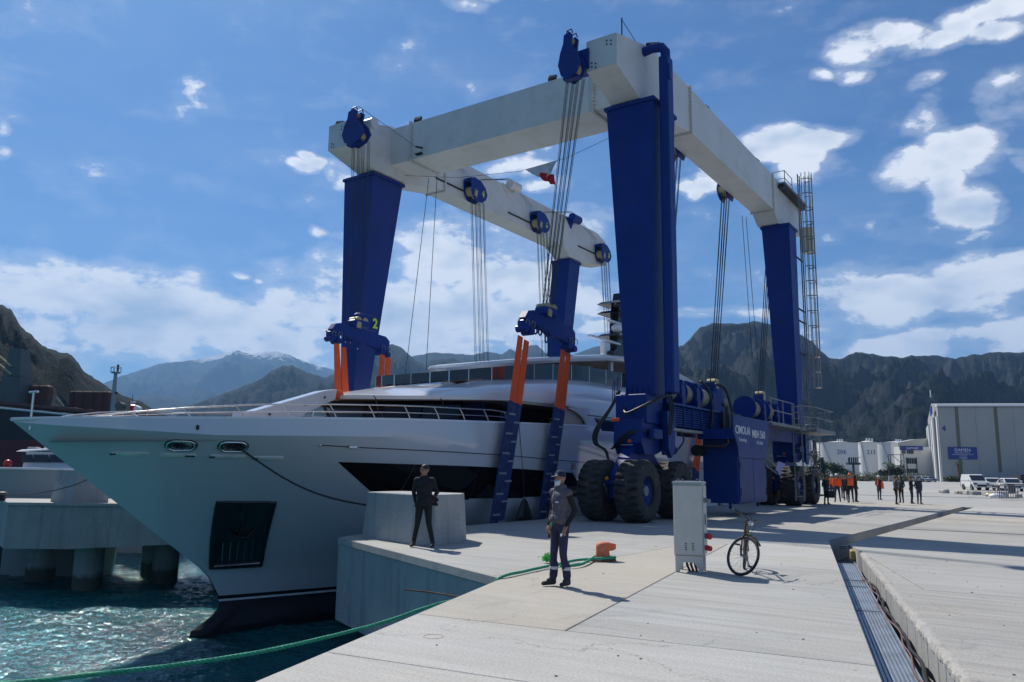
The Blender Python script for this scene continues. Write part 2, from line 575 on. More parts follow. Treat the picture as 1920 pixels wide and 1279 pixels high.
M_tyre = mat('tyre_rubber', (0.036, 0.034, 0.032), 0.8, tint=(3, 0.2), dirt=(2.2, (0.13, 0.115, 0.095), 0.55), bump=(25, 0.3, 0.01))
M_steel = mat('galvanised_steel', (0.20, 0.215, 0.23), 0.5, 0.4, tint=(2, 0.15))
M_chrome = mat('polished_stainless', (0.78, 0.79, 0.80), 0.06, 1.0, tint=(1.5, 0.04))
M_rail = mat('brushed_stainless', (0.62, 0.62, 0.62), 0.22, 0.9)
M_orange = mat('orange_webbing', (0.80, 0.10, 0.018), 0.8, tint=(2.5, 0.12), bump=(60, 0.3, 0.01))
M_navy = mat('navy_sling_sleeve', (0.018, 0.035, 0.13), 0.85, tint=(3, 0.35), dirt=(5, (0.09, 0.12, 0.2), 0.5), bump=(30, 0.4, 0.01))
M_tape = mat('silver_tape', (0.24, 0.27, 0.31), 0.4, tint=(8, 0.1))
M_orangeb = mat('orange_bollard_paint', (0.62, 0.16, 0.07), 0.7, tint=(7, 0.2), dirt=(9, (0.55, 0.33, 0.24), 0.7), bump=(14, 0.3, 0.01))
M_green = mat('green_nylon_rope', (0.025, 0.31, 0.19), 0.75, tint=(14, 0.3), bump=(90, 0.4, 0.004))
M_lime = mat('bright_green_netting', (0.02, 0.5, 0.06), 0.7, tint=(20, 0.4))
M_yellow = mat('yellow_marking', (0.5, 0.75, 0.03), 0.5)
M_brass = mat('greased_sheave_metal', (0.42, 0.36, 0.2), 0.5, 0.3)
M_amber = mat('amber_reflector', (0.8, 0.3, 0.03), 0.3)
M_drum = mat('wound_wire_rope', (0.33, 0.30, 0.19), 0.6, tint=(5, 0.15))
M_letter = mat('white_lettering', (0.75, 0.76, 0.78), 0.5)
M_hull = mat('hull_gelcoat', (0.58, 0.60, 0.64), 0.09, coat=0.6, tint=(0.3, 0.015), bump=(0.7, 0.015, 0.05))
M_hullw = mat('superstructure_gelcoat', (0.72, 0.73, 0.75), 0.14, coat=0.5, tint=(0.4, 0.015), bump=(0.8, 0.02, 0.05))
M_boot = mat('antifouling_paint', (0.012, 0.011, 0.02), 0.6, tint=(1.2, 0.3))
M_boot2 = mat('boot_stripe_black', (0.008, 0.009, 0.014), 0.25)
M_glass = mat('black_yacht_glass', (0.004, 0.004, 0.005), 0.04, spec=0.35)
M_tint = mat('tinted_screen_glass', (0.03, 0.04, 0.05), 0.05, spec=0.6, alpha=0.82)
M_beige = mat('beige_soffit', (0.50, 0.42, 0.34), 0.5, tint=(0.6, 0.05))
M_teak = mat('teak_deck', (0.32, 0.2, 0.11), 0.7, tint=(4, 0.2))
M_grey = mat('grey_painted_metal', (0.30, 0.31, 0.32), 0.5, tint=(1, 0.1))
M_cab = mat('cabinet_grey_paint', (0.50, 0.52, 0.49), 0.42, tint=(2.5, 0.05), dirt=(3, (0.34, 0.35, 0.31), 0.4))
M_rust = mat('rusty_steel', (0.16, 0.07, 0.035), 0.8, tint=(9, 0.4), bump=(40, 0.4, 0.01))
M_skin = mat('skin', (0.36, 0.19, 0.12), 0.55, tint=(20, 0.1))
M_hair = mat('dark_hair', (0.02, 0.016, 0.012), 0.6)
M_red = mat('red_paint', (0.5, 0.02, 0.02), 0.4)
M_bluep = mat('blue_plastic', (0.02, 0.08, 0.35), 0.4)
# ------------------------------------------------------------------ concrete
AD = Vector((math.sin(YAW), math.cos(YAW), 0)); BD = Vector((-math.cos(YAW), math.sin(YAW), 0))
def AB(a, b, z=0.0): return CR @ Vector((a, b, z))
def concrete(name, base, streak=0.16, stain=0.35, warm=(0.42, 0.36, 0.27), wamt=0.0, rough=0.85, wall=False):
    m = bpy.data.materials.new(name)
    m.use_nodes = True
    t = NT(m.node_tree)
    b = t.n['Principled BSDF']
    pos = t.new('ShaderNodeNewGeometry').outputs['Position']
    rot = t.new('ShaderNodeVectorRotate', rotation_type='Z_AXIS')
    t.l.new(pos, rot.inputs['Vector'])
    rot.inputs['Angle'].default_value = -(PHI + math.pi / 2)
    p = rot.outputs[0]
    st = t.noise(t.vm('MULTIPLY', p, (0.22, 3.2, 1.0) if not wall else (1.2, 1.2, 0.5)), 1.6, 8, 0.62, 0.25)
    st2 = t.noise(t.vm('MULTIPLY', p, (0.6, 14.0, 1.0) if not wall else (2, 2, 1)), 2.0, 4, 0.6)
    blot = t.noise(p, 0.32, 7, 0.62, 0.4)
    fine = t.noise(p, 38, 4, 0.7)
    c = t.ramp(st, [(0.3, tuple(x * (1 - streak) for x in base)), (0.72, tuple(x * (1 + streak) for x in base))])
    c = t.mix(t.math('MULTIPLY', t.ramp(st2, [(0.45, 0), (0.7, 1)]), 0.14), c, tuple(x * 0.6 for x in base) + (1,))
    c = t.mix(t.math('MULTIPLY', t.ramp(blot, [(0.42, 0), (0.7, 1)]), stain), c, tuple(x * 0.66 for x in base) + (1,))
    if wamt:
        c = t.mix(t.math('MULTIPLY', t.ramp(t.noise(p, 0.5, 5, 0.6), [(0.3, 0), (0.6, 1)]), wamt), c, (*warm, 1))
    sp = t.new('ShaderNodeTexVoronoi')
    t.put(sp.inputs['Vector'], p)
    sp.inputs['Scale'].default_value = 3.1
    spots = t.math('MULTIPLY', t.ramp(sp.outputs['Distance'], [(0.03, 1), (0.07, 0)]), t.ramp(t.noise(p, 1.1, 2), [(0.55, 0), (0.6, 0.8)]))
    c = t.mix(spots, c, tuple(x * 0.35 for x in base) + (1,))
    vo = t.new('ShaderNodeTexVoronoi', feature='DISTANCE_TO_EDGE')
    t.put(vo.inputs['Vector'], t.vm('ADD', p, t.vm('SCALE', t.noise(p, 1.3, 5, .65, fac=False), scale=1.6)))
    vo.inputs['Scale'].default_value = 0.23
    crack = t.math('MULTIPLY', t.ramp(vo.outputs['Distance'], [(0.0, 1), (0.0035, 0)]), t.ramp(t.noise(p, .35, 3), [(.5, 0), (.56, .7)]))
    c = t.mix(crack, c, tuple(x * 0.3 for x in base) + (1,))
    oil = t.math('MULTIPLY', t.ramp(t.noise(t.vm('MULTIPLY', p, (1.6, .8, 1)), .55, 6, .7, .8), [(.60, 0), (.70, 1)]), 0.42)
    c = t.mix(oil, c, tuple(x * 0.55 for x in base) + (1,))
    c = t.mix(0.5, c, t.ramp(fine, [(0.35, 0.32), (0.65, 0.68)]), 'OVERLAY')
    t.put(b.inputs['Base Color'], c)
    b.inputs['Roughness'].default_value = rough
    b.inputs['Specular IOR Level'].default_value = 0.3
    if wall:
        sz = t.new('ShaderNodeSeparateXYZ'); t.l.new(pos, sz.inputs[0])
        tide = t.math('ADD', sz.outputs[2], t.math('MULTIPLY', t.noise(p, 3.0, 4, .6), .5))
        mr = t.new('ShaderNodeMapRange'); t.l.new(tide, mr.inputs[0]); mr.inputs[1].default_value = -2.25; mr.inputs[2].default_value = -2.05; mr.inputs[3].default_value = .85; mr.inputs[4].default_value = 0
        c = t.mix(mr.outputs[0], c, (.035, .045, .025, 1))
        drip = t.math('MULTIPLY', t.ramp(t.noise(t.vm('MULTIPLY', p, (3.5, 3.5, .25)), 1.2, 5, .6), [(.55, 0), (.75, .5)]), 1.0)
        c = t.mix(drip, c, (.16, .14, .11, 1))
        t.put(b.inputs['Base Color'], c)
    bn = t.new('ShaderNodeBump')
    bn.inputs['Strength'].default_value = 0.35
    bn.inputs['Distance'].default_value = 0.01
    t.put(bn.inputs['Height'], t.math('ADD', t.math('MULTIPLY', st2, 0.7), fine))
    t.l.new(bn.outputs[0], b.inputs['Normal'])
    MATS[name] = m
    return m
CG = [concrete('concrete_grey', (0.375, 0.37, 0.35)), concrete('concrete_pale', (0.43, 0.43, 0.415), 0.13, 0.35, wamt=.22),
      concrete('concrete_cool', (0.37, 0.375, 0.365), 0.2, 0.4, wamt=.2), concrete('concrete_beige', (0.42, 0.398, 0.355), 0.08, 0.45, wamt=0.25),
      concrete('concrete_streaked', (0.36, 0.355, 0.335), 0.22, 0.4, wamt=0.15)]
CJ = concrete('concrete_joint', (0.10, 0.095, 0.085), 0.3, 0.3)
CW = concrete('concrete_wall', (0.33, 0.33, 0.325), 0.14, 0.5, wall=True)
CWL = concrete('concrete_block', (0.36, 0.37, 0.37), 0.1, 0.35, wall=True)
CWY = concrete('concrete_trench', (0.42, 0.41, 0.385), 0.15, 0.5, wamt=0.2, wall=True)
def clip(poly, p, n):
    """keep the side of the line through p where (x-p).n >= 0"""
    out = []
    for i in range(len(poly)):
        a, b = poly[i], poly[(i + 1) % len(poly)]
        da = (a[0] - p[0]) * n[0] + (a[1] - p[1]) * n[1]
        db = (b[0] - p[0]) * n[0] + (b[1] - p[1]) * n[1]
        if da >= 0: out.append(a)
        if da * db < 0:
            t = da / (da - db)
            out.append((a[0] + (b[0] - a[0]) * t, a[1] + (b[1] - a[1]) * t))
    return out
def left(p, q):  # normal pointing to the left of p->q
    d = (q[0] - p[0], q[1] - p[1]); L = math.hypot(*d)
    return (-d[1] / L, d[0] / L)
def shrink(poly, k):
    area = sum(poly[i][0] * poly[(i + 1) % len(poly)][1] - poly[(i + 1) % len(poly)][0] * poly[i][1] for i in range(len(poly)))
    s = 1 if area > 0 else -1
    res = list(poly)
    for i in range(len(poly)):
        p, q = poly[i], poly[(i + 1) % len(poly)]
        if math.hypot(q[0] - p[0], q[1] - p[1]) < 1e-4: continue
        n = left(p, q)
        n = (n[0] * s, n[1] * s)
        c = clip(res, (p[0] + n[0] * k, p[1] + n[1] * k), n) if CONVEX else res
        if len(c) > 2: res = c
    return res
CONVEX = True
H1 = [(-0.16, -2), (8.27, 21.18), (24.97, 44.71), (25.28, 44.16), (8.33, 20.13), (7.76, 18.01), (0.65, -2)]
T3a, T3b = Vector((12.62, 25.95, 0)), Vector((12.62, 25.95, 0)) - BD * 26
T3w = AD * 0.28
H3 = [tuple(T3a.xy), tuple(T3b.xy), tuple((T3b - T3w).xy), tuple((T3a - T3w).xy)]
E0, E1 = (-5.55, -5.0), (-0.12, 13.05)
PC, PC2 = (-4.22, 20.21), tuple(AB(-11.3, 3.45).xy)
PI1, PI2 = tuple(AB(45, 3.45).xy), tuple(AB(45, 13.8).xy)
outer = [E0, E1, PC, PC2, PI1, PI2, tuple(AB(45, 90).xy), (-700, 1600), (1600, 1600), (1600, -30), (-7, -30)]
outer = outer[::-1]
def flat(polys, z, mb, up=True):
    vs = [Vector((p[0], p[1], z)) for pl in polys for p in pl]
    tr = tessellate_polygon([[Vector((p[0], p[1], 0)) for p in pl] for pl in polys])
    mb.add([tuple(v) for v in vs], [tuple(t) for t in tr])
mb = MB()
flat([outer, H1, H3], -0.03, mb)
ground = mb.build('ground', CJ, fix=False)
me = ground.data
bm = bmesh.new(); bm.from_mesh(me)
for f in bm.faces:
    if f.normal.z < 0: f.normal_flip()
bm.to_mesh(me); bm.free()
tag(ground, kind='structure')
me.materials.clear(); me.materials.append(CG[2])
# slabs
def slab(poly, m, z=0.0, name='concrete_slab', gap=0.009):
    poly = shrink(poly, gap)
    if len(poly) < 3: return
    area = sum(poly[i][0] * poly[(i + 1) % len(poly)][1] - poly[(i + 1) % len(poly)][0] * poly[i][1] for i in range(len(poly)))
    if abs(area) < 0.4: return
    if area < 0: poly = poly[::-1]
    mb = MB()
    mb.loft([[(p[0], p[1], -0.028) for p in poly], [(p[0], p[1], z - 0.006) for p in poly], [(p[0] * 1, p[1], z) for p in shrink(poly, 0.006)] if len(shrink(poly, 0.006)) == len(poly) else [(p[0], p[1], z) for p in poly]])
    return mb.build(name, m, ground)
bd, ad = (BD.x, BD.y), (AD.x, AD.y)
J1, J2, J3 = (-1.88, 7.91), (-1.17, 9.89), (0.57, 8.86)
n_a = left((0, 0), bd); n_a = (-n_a[0], -n_a[1]) if n_a[0] * ad[0] + n_a[1] * ad[1] < 0 else n_a
def far_of(pl, p, n=None): return clip(pl, p, n or n_a)
def near_of(pl, p, n=None):
    n = n or n_a
    return clip(pl, p, (-n[0], -n[1]))
Z1 = [(-5.0, -3.0), E1, (3.74, 18.86), (8.27, 21.18), (-0.50, -3.0)]
j2n = left(J2, (1.84, 8.3)); j1n = left(J1, (-0.1, 6.97)); j3n = left(J3, (2.78, 13.98))
A_ = near_of(Z1, J1, j1n); B_ = near_of(far_of(Z1, J1, j1n), J2, j2n); Cc = far_of(Z1, J2, j2n)
cut5 = (1.0, 3.3)
slab(near_of(A_, (-2.4, 5.4), j1n), CG[3]); slab(far_of(A_, (-2.4, 5.4), j1n), CG[1])
slab(B_, CG[1])
slab(far_of(Cc, J3, j3n), CG[3])
D_ = near_of(Cc, J3, j3n)
slab(near_of(D_, (4.4, 15.6)), CG[2]); slab(far_of(D_, (4.4, 15.6)), CG[1])
Z2 = [E1, PC, PC2, PI1, (24.97, 44.71), (8.27, 21.18), (3.74, 18.86)]
lo = -30
for k, a in enumerate([-8.2, -2.4, 3.6, 9.5, 15.6, 21.5, 27.5, 33.5, 46]):
    p = tuple(AB(a, 0).xy)
    pl = near_of(Z2, p)
    if lo > -30: pl = far_of(pl, tuple(AB(lo, 0).xy))
    lo = a
    CONVEX = k not in (1, 0)
    slab(pl, CG[[2, 0, 4, 0, 2, 0, 3, 0, 2][k]])
CONVEX = True
Z4 = [(0.65, -2), (7.76, 18.01), (8.33, 20.13), (25.28, 44.16), (62, 30), (40, -12)]
t3lo, t3hi = (tuple((T3a - T3w).xy)), tuple(T3a.xy)
cuts = [-24.5, -18.6, -12.9, -7.0, -2.9]
prev = None
Z4n = near_of(Z4, t3lo)
for k, a in enumerate(cuts + [99]):
    pl = near_of(Z4n, tuple(AB(a, 0).xy))
    if prev is not None: pl = far_of(pl, tuple(AB(prev, 0).xy))
    prev = a
    CONVEX = k != 4 and k != 5
    for q, bb in enumerate([(-99, -16.8), (-16.8, 99)]):
        p2 = clip(pl, tuple(AB(0, bb[0]).xy), bd)
        p2 = clip(p2, tuple(AB(0, bb[1]).xy), (-bd[0], -bd[1]))
        if len(p2) > 2: slab(p2, CG[[4, 4, 0, 4, 0, 2][(k + q) % 6]])
CONVEX = True
Z4f = far_of(Z4, t3hi)
prev = None
for k, a in enumerate([6.8, 13.2, 99]):
    pl = near_of(Z4f, tuple(AB(a, 0).xy))
    if prev is not None: pl = far_of(pl, tuple(AB(prev, 0).xy))
    prev = a
    for q, bb in enumerate([(-99, -19), (-19, 99)]):
        p2 = clip(pl, tuple(AB(0, bb[0]).xy), bd)
        p2 = clip(p2, tuple(AB(0, bb[1]).xy), (-bd[0], -bd[1]))
        if len(p2) > 2: slab(p2, CG[[0, 4, 2, 3, 0, 1][(2 * k + q) % 6]])
for i in range(9):
    for j in range(5):
        a0, b0 = 46 + i * 9.0, -41.6 + j * 9.0
        slab([tuple(AB(a0, b0).xy), tuple(AB(a0 + 9, b0).xy), tuple(AB(a0 + 9, b0 + 9).xy), tuple(AB(a0, b0 + 9).xy)], CG[(i * 2 + j * 3) % 5], gap=0.02)
# trench sides and floors
def wallstrip(pts, z0, z1, m, name, parent, lip=None):
    mb = MB()
    for i in range(len(pts) - 1):
        p, q = pts[i], pts[i + 1]
        mb.add([(p[0], p[1], z0), (q[0], q[1], z0), (q[0], q[1], z1), (p[0], p[1], z1)], [(0, 1, 2, 3)])
    return mb.build(name, m, parent, fix=False)
DZ = -0.58
wallstrip(H1 + [H1[0]], DZ, -0.03, CWY, 'trench_wall', ground)
wallstrip(H3 + [H3[0]], -0.25, -0.03, CWY, 'trench_wall', ground)
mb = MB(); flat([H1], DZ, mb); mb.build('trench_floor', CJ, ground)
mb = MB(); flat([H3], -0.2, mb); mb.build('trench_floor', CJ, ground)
# the sunlit right-hand trench wall is cast in bays: ragged lip and panels
P0, P1 = Vector((0.65, -2, 0)), Vector((7.76, 18.01, 0))
tdir = (P1 - P0).normalized(); tn = Vector((-tdir.y, tdir.x, 0))
L = (P1 - P0).length
k = 0; s = 2.0
while s < L - 0.3:
    e = min(s + 1.18 + 0.25 * math.sin(k * 2.1), L)
    F = frame(P0 + tdir * s, tdir, tn)
    mb = MB(F)
    n = 6
    for i in range(n):
        x0, x1 = (e - s) * i / n + 0.004, (e - s) * (i + 1) / n - 0.0
        top = -0.035 - 0.004 * random.random()
        mb.box((x0, -0.02, DZ + 0.14 + 0.01 * (i % 2)), (x1, 0.022 + 0.006 * random.random(), top))
    mb.build('wall_panel', CWL, ground)
    s = e + 0.012; k += 1
mb = MB()
rings = []
s = 2.0
while s < L - 0.05:
    p = P0 + tdir * s
    w = 0.055 + random.uniform(-.012, .012); h = random.uniform(-.004, .005)
    rings.append([tuple(p + tn * w + Vector((0, 0, -0.07))), tuple(p + tn * (w + random.uniform(-.012, .004)) + Vector((0, 0, -0.03))), tuple(p + tn * (w - .02) + Vector((0, 0, h))), tuple(p - tn * .02 + Vector((0, 0, h + .004))), tuple(p - tn * (.05 + random.uniform(0, .02)) + Vector((0, 0, .001))), tuple(p - tn * .06 + Vector((0, 0, -.05)))])
    s += 0.05
mb.loft(rings)
tag(mb.build('broken_lip', CWY, ground), kind='stuff')
# cable tray with ribs lying in the trench
Q0, Q1 = Vector((-0.16, -2, 0)), Vector((7.46, 18.94, 0))
qd = (Q1 - Q0).normalized(); qn = Vector((qd.y, -qd.x, 0))
tray = thing('cable_tray', 'ribbed galvanised cable tray lying in the long open trench', 'cable tray', frame(Q0 + qd * 3 + qn * 0.03 + Vector((0, 0, -0.30)), qd, -qn))
TM = WM['cable_tray']
L2 = (Q1 - Q0).length - 3.4
M_tray = mat('tray_zinc', (0.33, 0.38, 0.44), 0.4, 0.45, tint=(3, 0.2), dirt=(2, (0.2, 0.2, 0.19), 0.5))
mb = MB(TM); mb.box((0, -0.40, -0.02), (L2, -0.02, 0.0)); mb.box((0, -0.42, -0.05), (L2, -0.402, 0.06)); mb.box((0, -0.018, -0.05), (L2, 0.0, 0.06)); mb.build('tray_channel', M_tray, tray)
for i in range(9):
    y = -0.05 - i * 0.041
    mb = MB(TM); mb.box((0, y - 0.011, 0.0005), (L2, y + 0.011, 0.022)); mb.build('rib', M_tray, tray)
mb = MB(TM)
for i in range(int(L2 / 0.9)):
    if i in (13, 16, 17): mb.box((0.4 + i * 0.9, -0.40, 0.024), (0.43 + i * 0.9, -0.02, 0.034))
mb.build('cross_strap', M_tray, tray)
pts = []
for i in range(60):
    s = i / 59 * (L2 * 0.86)
    pts.append((s, -0.43 + 0.03 * math.sin(s * 1.7) + 0.02 * math.sin(s * 4.1), 0.07 + 0.015 * math.sin(s * 3)))
M_redc = mat('red_brown_cable', (0.16, 0.085, 0.07), 0.7)
mb = MB(TM); mb.tube(pts, 0.010, 6)
tag(mb.build('cable', M_redc, None, smooth=180), 'red brown cable running along the edge of the tray in the trench', 'cable')
mb = MB(TM); mb.tube([(p[0], p[1] - 0.08 + 0.02 * math.sin(p[0] * 2), p[2] - 0.06) for p in pts], 0.022, 6)
tag(mb.build('cable', M_black, None, smooth=180), 'thick black cable beside the tray on the trench floor', 'cable')
mb = MB(frame((8.15, 19.2, -0.28), (0.34, 0.94, 0), (-.94, .34, 0))); mb.bbox((-0.2, -0.12, 0), (0.25, 0.16, 0.22), 0.02)
tag(mb.build('junction_box', mat('dirty_yellow_plastic', (0.32, 0.26, 0.1), 0.6), None), 'dirty yellow box in the trench corner where the two trenches meet', 'box')
mb = MB(frame((8.3, 20.05, -0.05), (0.94, 0.34, 0), (-.34, .94, 0))); mb.box((-0.25, -0.15, 0), (0.38, 0.0, 0.03)); mb.box((-0.25, -0.15, -0.05), (-0.22, 0, 0.0))
tag(mb.build('metal_plate', M_steel, None), 'pale metal plate laid across the trench at its bend', 'plate')
# skirts of the near pier and the quay
def skirt(pts, ztop, zbot, name, m, parent, lip=0.13):
    mb = MB()
    for i in range(len(pts) - 1):
        p, q = Vector((*pts[i], 0)), Vector((*pts[i + 1], 0))
        n = Vector((q.y - p.y, p.x - q.x, 0)).normalized()
        segs = max(1, int((q - p).length / 2.5))
        mb.add([(p.x, p.y, zbot), (q.x, q.y, zbot), (q.x, q.y, ztop - lip), (p.x, p.y, ztop - lip)], [(0, 1, 2, 3)])
    o = mb.build(name, m, parent, fix=False)
    return o
near_pts = [tuple(AB(45, 3.45).xy), PC2, PC, E1, E0]
skirt(near_pts, 0, -1.93, 'pier_face', CWL, ground, 0.03)
mb = MB()
for i in range(len(near_pts) - 1):
    p, q = Vector((*near_pts[i], 0)), Vector((*near_pts[i + 1], 0))
    n = Vector((q.y - p.y, p.x - q.x, 0)).normalized()
    n = -n if n.dot(Vector((5, 30, 0)) - p) > 0 else n
    mb.hexa([tuple(p - n * 0.05 + Vector((0, 0, -.14))), tuple(q - n * 0.05 + Vector((0, 0, -.14))), tuple(q + n * .025 + Vector((0, 0, -.14))), tuple(p + n * .025 + Vector((0, 0, -.14))),
             tuple(p - n * 0.05 + Vector((0, 0, -.004))), tuple(q - n * 0.05 + Vector((0, 0, -.004))), tuple(q + n * .012 + Vector((0, 0, -.004))), tuple(p + n * .012 + Vector((0, 0, -.004)))])
mb.build('pier_lip', CG[0], ground)
mb = MB(); flat([[E0, E1, PC, PC2, tuple(AB(45, 3.45).xy), (60, 40), (30, -5)]], -1.93, mb); mb.build('pier_underside', CJ, ground)
def pile(x, y, r, m=CW, z1=-1.2, parent=None):
    mb = MB(); mb.lathe([(0.01, -7), (r, -7), (r, z1), (0.01, z1)], (x, y, 0), n=28)
    return mb.build('pile', m, parent, smooth=40)
for a, b in [(-9, 1.5), (-3, 2.3), (3, 2.3), (9, 2.3), (15, 2.3), (21, 2.3), (-13.3, -3)]:
    p = AB(a, b); pile(p.x, p.y, 0.6, z1=-1.9, parent=ground)
# far pier
fpt = [(-18.5, 30.0), (-16.2, 30.05), (-10.3, 30.3), tuple(AB(44.8, 13.8).xy), tuple(AB(44.8, 18.5).xy), tuple(AB(1.5, 18.3).xy), (-17.5, 35.2), (-21.6, 34.0)]
FZ = 0.30
fp = thing('far_pier', 'concrete finger pier on round piles beyond the yacht bow', 'pier', Matrix.Translation((-14, 33, -3)))
mb = MB(); mb.loft([[(p[0], p[1], -1.05 if i in (2, 3, 4, 5, 6) else -1.36) for i, p in enumerate(fpt)], [(p[0], p[1], -1.2 if False else FZ - .1) for p in fpt]]); mb.build('deck_slab', CW, fp)
mb = MB(); mb.loft([[(p[0], p[1], FZ - .098) for p in fpt], [(p[0], p[1], FZ) for p in fpt]])
mb.v = [Vector((p.x * 1.0 + (p.x + 14) * 0.004, p.y - 0.05 if p.y < 31 else p.y, p.z)) for p in mb.v]
mb.build('deck_top', CG[0], fp)
for x, y, r in [(-16.05, 31.4, .52), (-19.0, 33.4, .55), (-15.4, 35.6, .5), (-11.8, 34.2, .5), (-20.6, 32.4, .5), (-14, 33.5, .5), (-11.5, 38, .5)]:
    pile(x, y, r, CW, -1.2, fp)
mb = MB()
pp = [(-17.42, 30.8), (-16.3, 30.35), (-15.42, 31.2), (-16.5, 32.0)]
c = (-16.4, 31.1)
mb.loft([[(p[0], p[1], FZ + 0.002) for p in pp], [(c[0] + (p[0] - c[0]) * 0.88, c[1] + (p[1] - c[1]) * 0.88, FZ + 1.2) for p in pp]])
tag(mb.build('mooring_block', CWL), 'tapered concrete mooring block on the far pier left of the bow', 'concrete block')
pp = [AB(-11.9, 2.72), AB(-12.55, 0.55), AB(-12.45, -.05), AB(-11.45, -0.05), AB(-10.55, 0.5), AB(-10.5, 2.9)]
c = sum(pp, Vector()) / len(pp)
mb = MB(); mb.loft([[(p.x, p.y, 0.002) for p in pp], [tuple(c + (p - c) * 0.93 + Vector((0, 0, 1.10))) for p in pp], [tuple(c + (p - c) * 0.915 + Vector((0, 0, 1.12))) for p in pp]])
tag(mb.build('mooring_block', CWL), 'tapered concrete mooring block behind the man in black', 'concrete block')
# rebar end, red chalk ring
mb = MB(); mb.tube([(-0.62, 13.35, -0.36), (-1.35, 13.75, -0.32), (-1.75, 13.9, -.31)], 0.014, 6)
tag(mb.build('rebar', M_rust), 'rusty bar sticking out of the quay wall beside the green rope', 'bar')
mb = MB(); mb.tube([(-0.77 + .1 * math.cos(a * .2618), 8.56 + .11 * math.sin(a * .2618), 0.001) for a in range(24)], 0.0025, 4, closed=True)
tag(mb.build('chalk_ring', mat('red_chalk', (0.5, 0.2, 0.17), 0.9), ground), None)
# dark stains and debris crumbs near the camera
M_stain = mat('dark_debris', (0.08, 0.07, 0.06), 0.9)
mb = MB()
for i in range(90):
    x, y = random.uniform(-1, 9), random.uniform(7, 19)
    if x < -1.6 + (y - 7) * .3: continue
    r = random.uniform(0.004, 0.013)
    mb.ell((x, y, r * 0.4), (r * random.uniform(1, 2), r, r * 0.5), 5, 3)
tag(mb.build('debris_crumbs', M_stain), 'small dark crumbs scattered on the quay concrete', 'debris', kind='stuff')
# ------------------------------------------------------------------ water
def water_mat():
    m = bpy.data.materials.new('sea_water')
    m.use_nodes = True
    t = NT(m.node_tree)
    b = t.n['Principled BSDF']
    pos = t.new('ShaderNodeNewGeometry').outputs['Position']
    n = t.noise(pos, 0.25, 4, 0.6)
    t.put(b.inputs['Base Color'], t.ramp(n, [(0.3, (0.001, 0.060, 0.072)), (0.7, (0.003, 0.125, 0.132))]))
    b.inputs['Roughness'].default_value = 0.065
    b.inputs['IOR'].default_value = 1.33
    w1 = t.noise(t.vm('MULTIPLY', pos, (1.0, 1.7, 1)), 2.3, 6, 0.62, 0.6)
    w2 = t.noise(pos, 14.0, 4, 0.6, 0.4)
    bn = t.new('ShaderNodeBump')
    bn.inputs['Strength'].default_value = 1.0
    bn.inputs['Distance'].default_value = 0.10
    t.put(bn.inputs['Height'], t.math('ADD', w1, t.math('MULTIPLY', w2, 0.16)))
    t.l.new(bn.outputs[0], b.inputs['Normal'])
    return m
M_water = water_mat()
xs = np.concatenate([np.linspace(-42, -24, 60)[:-1], np.linspace(-24, -1, 500)[:-1], np.linspace(-1, 8, 40)])
ys = np.concatenate([np.linspace(-6, 8.5, 40)[:-1], np.linspace(8.5, 34, 520)[:-1], np.linspace(34, 84, 160)])
X, Y = np.meshgrid(xs, ys)
fade = np.clip((84 - Y) / 30, 0, 1) * np.clip((X + 42) / 6, 0, 1) * np.clip((8 - X) / 4, 0, 1) * np.clip((Y + 6) / 3, 0, 1)
wx, wy = X + .25 * fbm(X * .8, Y * .8, 2), Y + .25 * fbm(X * .8 + 9, Y * .8, 2)
Z = -3.0 + fade * (0.10 * fbm(X * 0.5, Y * 0.75, 3) + 0.060 * fbm(wx * 1.5 + 5, wy * 2.4, 5, True, .52) + .015 * fbm(wx * 6.5, wy * 8, 2))
P = np.stack([X, Y, Z], -1)
tag(grid_mesh('water', P, M_water), kind='structure')
mb = MB()
o4 = [(-42, -6), (8, -6), (8, 84), (-42, 84)]
flat([[(-4000, -300), (300, -300), (300, 5000), (-4000, 5000)], o4], -3.0, mb)
tag(mb.build('water', M_water, fix=False), kind='structure')
mb = MB(); mb.box((-4000, -300, -9.2), (300, 5000, -9.0))
tag(mb.build('seabed', CJ), kind='structure')
# ------------------------------------------------------------------ travelling boat hoist
crane = thing('boat_hoist', 'huge blue and white travelling boat hoist straddling the white yacht', 'boat hoist', CR)
def cbox(name, a, b, m=M_blue, c=0.02):
    mb = MB(CR); mb.bbox(a, b, c); return mb.build(name, m, crane)
# legs: rings (z, a0, a1, b0, b1)
def leg(rings, tie=None):
    mb = MB(CR)
    mb.loft([[(a0, b0, z), (a1, b0, z), (a1, b1, z), (a0, b1, z)] for z, a0, a1, b0, b1 in rings])
    o = mb.build('leg', M_blue, crane)
    return o
legs = {}
legs['FR'] = leg([(4.4, 0, 0.95, .15, 1.25), (15.6, 0, 2.08, .0, 1.98), (15.94, 0, 2.1, 0, 2.0)])
legs['FL'] = leg([(4.4, 0, 0.95, 15.4, 16.2), (15.6, 0, 2.08, 14.66, 16.6), (15.94, 0, 2.1, 14.64, 16.6)])
legs['RR'] = leg([(4.4, 18.9, 19.9, .0, 1.03), (15.6, 18.75, 20.2, .0, 1.56), (15.94, 18.75, 20.3, -.02, 1.58)])
legs['RL'] = leg([(4.4, 18.3, 19.3, 15.4, 16.3), (15.6, 18.9, 20.3, 14.62, 16.0), (15.94, 18.9, 20.35, 14.6, 16.05)])
for k, (a0, a1, b0, b1) in {'FR': (-.06, 2.2, -.06, 2.08), 'FL': (-.06, 2.2, 14.56, 16.68), 'RR': (18.7, 20.4, -.06, 1.64), 'RL': (18.84, 20.42, 14.54, 16.1)}.items():
    mb = MB(CR); mb.box((a0, b0, 15.76), (a1, b1, 15.9)); mb.build('leg_flange', M_blue, legs[k])
